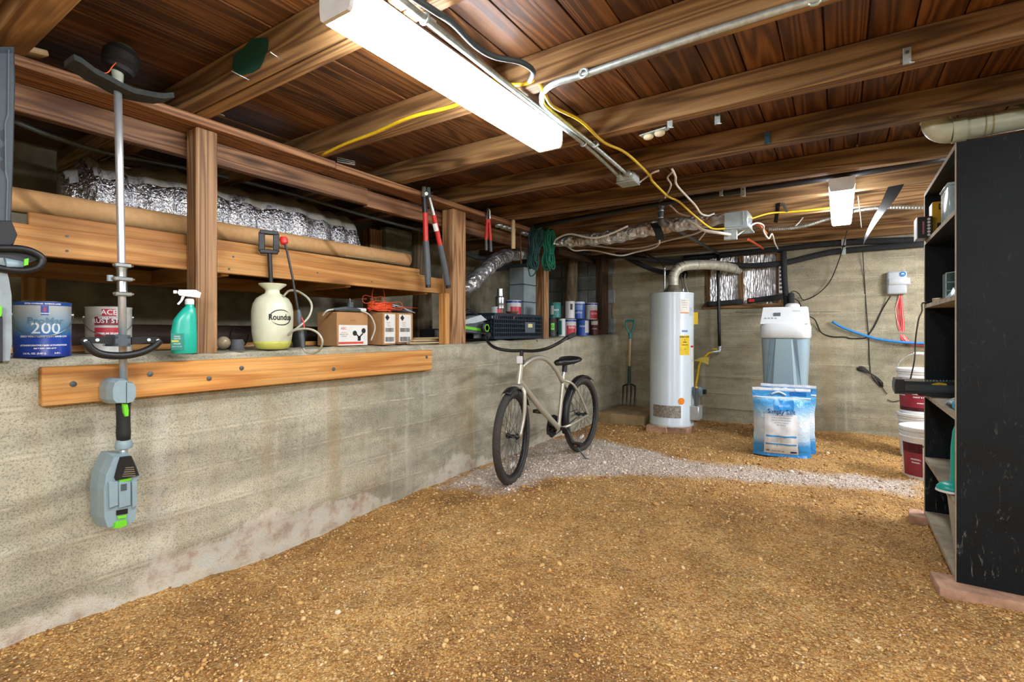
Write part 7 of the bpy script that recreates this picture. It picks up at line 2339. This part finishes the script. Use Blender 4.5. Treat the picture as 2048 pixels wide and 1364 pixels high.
# black gas pipe along the joists, tee and strap
cable('iron_pipe', [P(1070, 452, Y=3.95), P(1240, 422, Y=3.95), P(1390, 396, Y=3.95), P(1640, 359, Y=3.95), P(1905, 315, Y=3.95)], 0.020, M_black, 'long black iron pipe running between the joists', 'pipe', n=3, seg=12)
root = empty('pipe_tee', P(1321, 445, Y=3.98), 0, 'dark pipe tee hanging under the black iron pipe', 'pipe fitting')
kid('tee', MB().tube([P(1321, 400, Y=3.96), P(1321, 416, Y=3.97)], 0.032, 14), M_dgrey, root, 40)
kid('drop', MB().tube([P(1321, 412, Y=3.97), P(1322, 438, Y=3.98)], 0.022, 14), sm('3a4850', 0.4), root, 40)
kid('elbow', MB().tube(smooth_path([P(1322, 436, Y=3.98), P(1323, 446, Y=4.0), P(1334, 449, Y=4.3)], 4), 0.025, 12), sm('4a4644', 0.5), root, 'all')
for py in (422, 436):
    kid('band', MB().tube([P(1321.5, py - 1, Y=3.975), P(1321.6, py + 1.2, Y=3.975)], 0.0235, 14), M_galv, root, 40)
mb = MB()
pp = [P(1308, 446, Y=4.2), P(1314, 456, Y=4.17), P(1319, 468, Y=4.17), P(1320, 480, Y=4.25)]
for p_ in pp:
    mb.v += [p_ + Vector((-0.035, 0, 0)), p_ + Vector((0.035, 0, 0)), p_ + Vector((0.035, -0.006, 0)), p_ + Vector((-0.035, -0.006, 0))]
for i in range(3):
    for j in range(4):
        mb.f.append((4 * i + j, 4 * i + 4 + j, 4 * i + 4 + (j + 1) % 4, 4 * i + (j + 1) % 4))
mb.m = [0] * len(mb.f)
tag(mb.build('rubber_strap', sm('20292c', 0.7), None, False), 'dark rubber strap hanging over the foil duct', 'strap')
# foil flex duct along the back, sheet-metal boot, small box
k = NT('worn_foil')
mpp = k.coord((1, 1, 1), rand=False)
v = k.n('ShaderNodeTexVoronoi')
v.inputs['Scale'].default_value = 26
k.l(mpp, 0, v, 'Vector')
nz = k.noise(mpp, 20, 5, 0.65, 1.2)
ad = k.math('ADD', (v, 0), (nz, 0))
k.bump(ad, 0, 1.0, 0.02)
n2 = k.noise(mpp, 5, 4, 0.6)
du = k.ramp(n2, 0, [(0.52, 0.0), (0.66, 1.0)])
cm = k.mix((du, 0), lin('e6e8ea'), lin('b89a78'))
k.base(cm, 2)
k.b.inputs['Metallic'].default_value = 0.85
k.b.inputs['Roughness'].default_value = 0.3
duct('foil_duct', [P(1112, 486, Y=4.34), P(1160, 480, Y=4.34), P(1220, 474, Y=4.34), P(1270, 464, Y=4.34), P(1320, 453, Y=4.34), P(1380, 446, Y=4.34), P(1452, 437, Y=4.34)], 0.062, 'crinkled foil duct running below the joists to the metal box', k.m, 0.09, 20, 12)
ba, bb_ = P(1448, 457, Y=4.22), P(1495, 420, Y=4.22)
root = empty('duct_boot', ((ba.x + bb_.x) / 2, 4.35, ba.z), 0, 'shiny sheet-metal duct box at the end of the foil duct', 'duct box')
M_sheet = sm('cfe0e4', 0.25, 0.6, var=0.1, scale=8)
kid('box', MB().box((ba.x, 4.22, ba.z), (bb_.x, 4.48, bb_.z), 0.004), M_sheet, root, 40)
kid('flange', MB().box((ba.x - 0.01, 4.21, ba.z - 0.012), (bb_.x + 0.015, 4.49, ba.z), 0.002), M_sheet, root, False)
kid('seam', MB().box((bb_.x - 0.035, 4.214, ba.z + 0.01), (bb_.x - 0.028, 4.22, bb_.z - 0.005)), M_galv, root, False)
ea, eb = P(1449, 479, Y=4.22), P(1472, 460, Y=4.22)
root = empty('junction_box', ((ea.x + eb.x) / 2, 4.26, ea.z), 0, 'small steel outlet box hanging under the metal duct box', 'junction box')
kid('box', MB().box((ea.x, 4.225, ea.z), (eb.x, 4.29, ba.z - 0.013), 0.003), M_galv, root, 40)
kid('cover', MB().box((ea.x - 0.004, 4.22, ea.z - 0.004), (eb.x + 0.004, 4.225, ba.z - 0.013), 0.001), M_galv, root, 40)
# ribbed flexible conduit
def flex(pts, label):
    pp = smooth_path(pts, 26)
    rs = [0.017 if i % 2 else 0.0135 for i in range(len(pp))]
    return tag(MB().tube(pp, rs, 10).build('flexible_conduit', sm('9a9a90', 0.5, 0.6), None, False), label, 'conduit')
flex([P(1537, 459, Y=5.2), P(1585, 456, Y=5.2), P(1620, 449, Y=5.15), P(1655, 438, Y=5.1), P(1712, 421, Y=5.0), P(1770, 415, Y=4.9), P(1850, 415, Y=4.85)], 'ribbed grey flexible conduit crossing behind the rear tube light')
# dangling foil scrap and curling strip of film
root = empty('foil_scrap', P(1555, 445, Y=4.7), 0, 'dark foil scrap hanging from a joist left of the rear tube light', 'foil scrap')
kid('strip', MB().add([P(1552, 407, Y=4.72), P(1561, 405, Y=4.72), P(1558, 425, Y=4.68), P(1555, 446, Y=4.68), P(1547, 445, Y=4.7), P(1550, 425, Y=4.7)], [(0, 1, 2, 5), (5, 2, 3, 4), (5, 2, 1, 0), (4, 3, 2, 5)]), sm('2b3436', 0.4, 0.4), root, False)
kid('strip', MB().add([P(1561, 405, Y=4.72), P(1569, 406, Y=4.72), P(1577, 423, Y=4.66), P(1572, 425, Y=4.66)], [(0, 1, 2, 3), (3, 2, 1, 0)]), sm('8d989a', 0.3, 0.6), root, False)
mb, mb2 = MB(), MB()
ctr = [(1793, 370, 4.18, 0.2), (1783, 390, 4.16, 0.35), (1775, 405, 4.14, 0.5), (1762, 424, 4.12, 0.8), (1748, 446, 4.10, 1.0), (1735, 470, 4.08, 1.1), (1729, 486, 4.07, 0.9)]
cen = smooth_path([P(a, b, Y=c_) for a, b, c_, _ in ctr], 4)
n = len(cen)
for i, p_ in enumerate(cen):
    t = i / (n - 1)
    a = 0.3 + 1.2 * t
    w_ = Vector((math.cos(a), -math.sin(a) * 0.9, 0.12)).normalized() * 0.046
    th = Vector((0.0, 0.0, 0.0012)) + w_.cross(Vector((0, 0, 1))).normalized() * 0.0015
    mb.v += [p_ - w_, p_ + w_ * 0.15, p_ + w_]
    mb2.v += [p_ - w_ + th, p_ + w_ * 0.15 + th, p_ + w_ + th]
for m_ in (mb, mb2):
    for i in range(n - 1):
        for j in range(2):
            m_.f.append((3 * i + j, 3 * i + 3 + j, 3 * i + 4 + j, 3 * i + 1 + j))
    m_.m = [0] * len(m_.f)
root = empty('film_strip', cen[-1], 0, 'long curled strip of black and white film dangling from a joist', 'film strip')
kid('black_side', mb2, sm('15191b', 0.4), root, 'all')
kid('white_side', mb, sm('9aa0a2', 0.4), root, 'all')
cable('pull_string', [P(1716, 392, Y=4.3), P(1720, 425, Y=4.4), P(1723, 455, Y=4.5)], 0.002, WH, 'thin white pull cord hanging right of the rear tube light', 'cord')
# pvc drain with elbow over the shelving
root = empty('drain_pipe', P(1870, 275, Y=3.12), 0, 'cream plastic drain pipe with an elbow above the black shelving', 'drain pipe')
PV = sm('cfd0b4', 0.35, var=0.06)
ex = P(1870, 268, Y=3.12)
kid('riser', MB().tube([Vector((ex.x, 3.12, 2.165)), Vector((ex.x, 3.12, ex.z + 0.05))], 0.052, 22), PV, root, 40)
arc = [Vector((ex.x + 0.06 - 0.06 * math.cos(t), 3.12, ex.z + 0.06 - 0.06 * math.sin(t))) for t in [PI / 2 * j / 8 for j in range(9)]]
kid('elbow', MB().tube(arc, 0.054, 22), PV, root, 40)
pe = arc[-1]
kid('collar', MB().tube([pe + Vector((0.0, 0, 0)), pe + Vector((0.05, 0, 0.001))], 0.058, 22), PV, root, 40)
kid('run', MB().tube([pe, pe + Vector((0.9, 0, 0.02))], 0.05, 22), PV, root, 40)
kid('collar', MB().tube([Vector((ex.x, 3.12, ex.z + 0.06)), Vector((ex.x, 3.12, ex.z + 0.10))], 0.058, 22), PV, root, 40)
for dx in (0.11, 0.135):
    kid('glue_ring', MB().tube([pe + Vector((dx, 0, 0.002)), pe + Vector((dx + 0.006, 0, 0.002))], 0.0508, 22), sm('a89a64', 0.5), root, 40)
st_ = pe + Vector((0.27, 0, 0))
pp = [Vector((st_.x - 0.12, 2.99, 2.06)), Vector((st_.x - 0.05, 3.02, 2.045)), Vector((st_.x, 3.045, 2.0)), Vector((st_.x + 0.02, 3.055, 1.94)), Vector((st_.x + 0.0, 3.07, 1.90))]
mb = MB()
for p_ in smooth_path(pp, 4):
    mb.v += [p_ + Vector((0, -0.002, 0.006)), p_ + Vector((0.055, -0.002, 0.012)), p_ + Vector((0.055, 0.004, 0.012)), p_ + Vector((0, 0.004, 0.006))]
for i in range(len(mb.v) // 4 - 1):
    for j in range(4):
        mb.f.append((4 * i + j, 4 * i + 4 + j, 4 * i + 4 + (j + 1) % 4, 4 * i + (j + 1) % 4))
mb.m = [0] * len(mb.f)
tag(mb.build('rubber_strap', sm('3c3a38', 0.7), None, 'all'), 'curved black rubber strap in front of the drain pipe', 'strap')
# clips and the old insulator bracket
for (px, py, Yj, lab) in [(1340, 244, 2.29, 'left white metal clip on the second joist from the front'), (1435, 236, 2.29, 'right bent white metal clip on the second joist from the front'), (1814, 112, 2.29, 'bolted metal clip high on the second joist from the front'), (1535, 276, 2.905, 'blue metal clip on the joist above the foil duct'), (1442, 384, 3.932, 'small white clip at the black iron pipe'), (1486, 382, 3.932, 'larger white clip hanging at the black iron pipe'), (1012, 325, 2.905, 'bent nail clip on the joist left of the conduits')]:
    p_ = P(px, py, Y=Yj - 0.004)
    if p_.z < 2.045 and Yj < 3.9:
        p_ = P(px, py, Z=2.045)
    root = empty('metal_clip', p_, 0, lab, 'clip')
    m_ = sm('3f7fa8', 0.4, 0.4) if 'blue' in lab else M_galv
    s_ = 1.3 if 'larger' in lab else 1.0
    kid('plate', MB().box(p_ + Vector((-0.012 * s_, -0.003, -0.03 * s_)), p_ + Vector((0.012 * s_, 0.001, 0.03 * s_)), 0.001), m_, root, False)
    kid('hook', MB().bar(p_ + Vector((0, -0.002, -0.028 * s_)), p_ + Vector((0.012, -0.02, -0.034 * s_)), 0.02 * s_, 0.003), m_, root, False)
    kid('screw', MB().cyl(p_ + Vector((0, -0.007, 0.012)), p_ + Vector((0, -0.002, 0.012)), 0.006, 10), M_dgrey, root)
p_ = P(1308, 265, Z=2.043)
root = empty('insulator_bracket', p_, 0, 'old metal bracket with two cream insulators under a joist', 'bracket')
d_ = (P(1331, 258, Z=2.043) - P(1286, 272, Z=2.043)).normalized()
kid('bracket', MB().bar(p_ - d_ * 0.07, p_ + d_ * 0.07, 0.035, 0.006), M_galv, root, False)
for s in (-0.03, 0.03):
    kid('insulator', MB().ball(p_ + d_ * s + Vector((0, 0, -0.012)), 0.02, 14, 8, (1.3, 1, 0.8)), sm('e3dcb8', 0.3), root, 'all')
# nails and spilled green paint on the doubled joist
for a, b in (((540, 104), (565, 121)), ((463, 142), (498, 160))):
    p0, p1 = P(*a, Y=0.97), P(*b, Y=1.028)
    kid('nail', MB().tube([p0, p1], 0.002, 6), M_steel, ceil, 'all')
def blob(nm, cpt, ax, ay, rx, ry, seed, mat):
    pts = []
    for j in range(22):
        t = 2 * PI * j / 22
        q = 1 + 0.35 * mnoise.noise(Vector((math.cos(t) * 1.5, math.sin(t) * 1.5, seed)))
        pts.append(Vector(cpt) + Vector(ax) * rx * q * math.cos(t) + Vector(ay) * ry * q * math.sin(t))
    kid(nm, MB().add(pts, [tuple(range(22))]), mat, ceil, False)
k = NT('green_spray_paint')
tc = k.n('ShaderNodeTexCoord')
vm = k.n('ShaderNodeVectorMath', operation='SUBTRACT')
vm.inputs[1].default_value = (0.5, 0.5, 0.5)
k.l(tc, 'Generated', vm, 0)
vs_ = k.n('ShaderNodeVectorMath', operation='MULTIPLY')
vs_.inputs[1].default_value = (1, 0, 1)
k.l(vm, 0, vs_, 0)
ln = k.n('ShaderNodeVectorMath', operation='LENGTH')
k.l(vs_, 0, ln, 0)
nz = k.noise(k.coord((6, 6, 14), rand=False), 1.5, 4, 0.65)
al = k.math('SUBTRACT', 0.98, (k.math('MULTIPLY', (ln, 'Value'), 2.0), 0))
al = k.math('ADD', (al, 0), (k.math('MULTIPLY_ADD', (nz, 0), 0.9), 0))
ar = k.ramp(al, 0, [(0.45, 0.0), (0.85, 0.92)])
k.l(ar, 0, k.b, 'Alpha')
k.b.inputs['Base Color'].default_value = lin('0f4a38')
k.b.inputs['Roughness'].default_value = 0.6
GP = k.m
pj = P(500, 140, Y=1.027)
blob('paint_stain', (pj.x, 1.0255, 2.11), (1, 0, 0), (0, 0, 1), 0.13, 0.058, 3.0, GP)
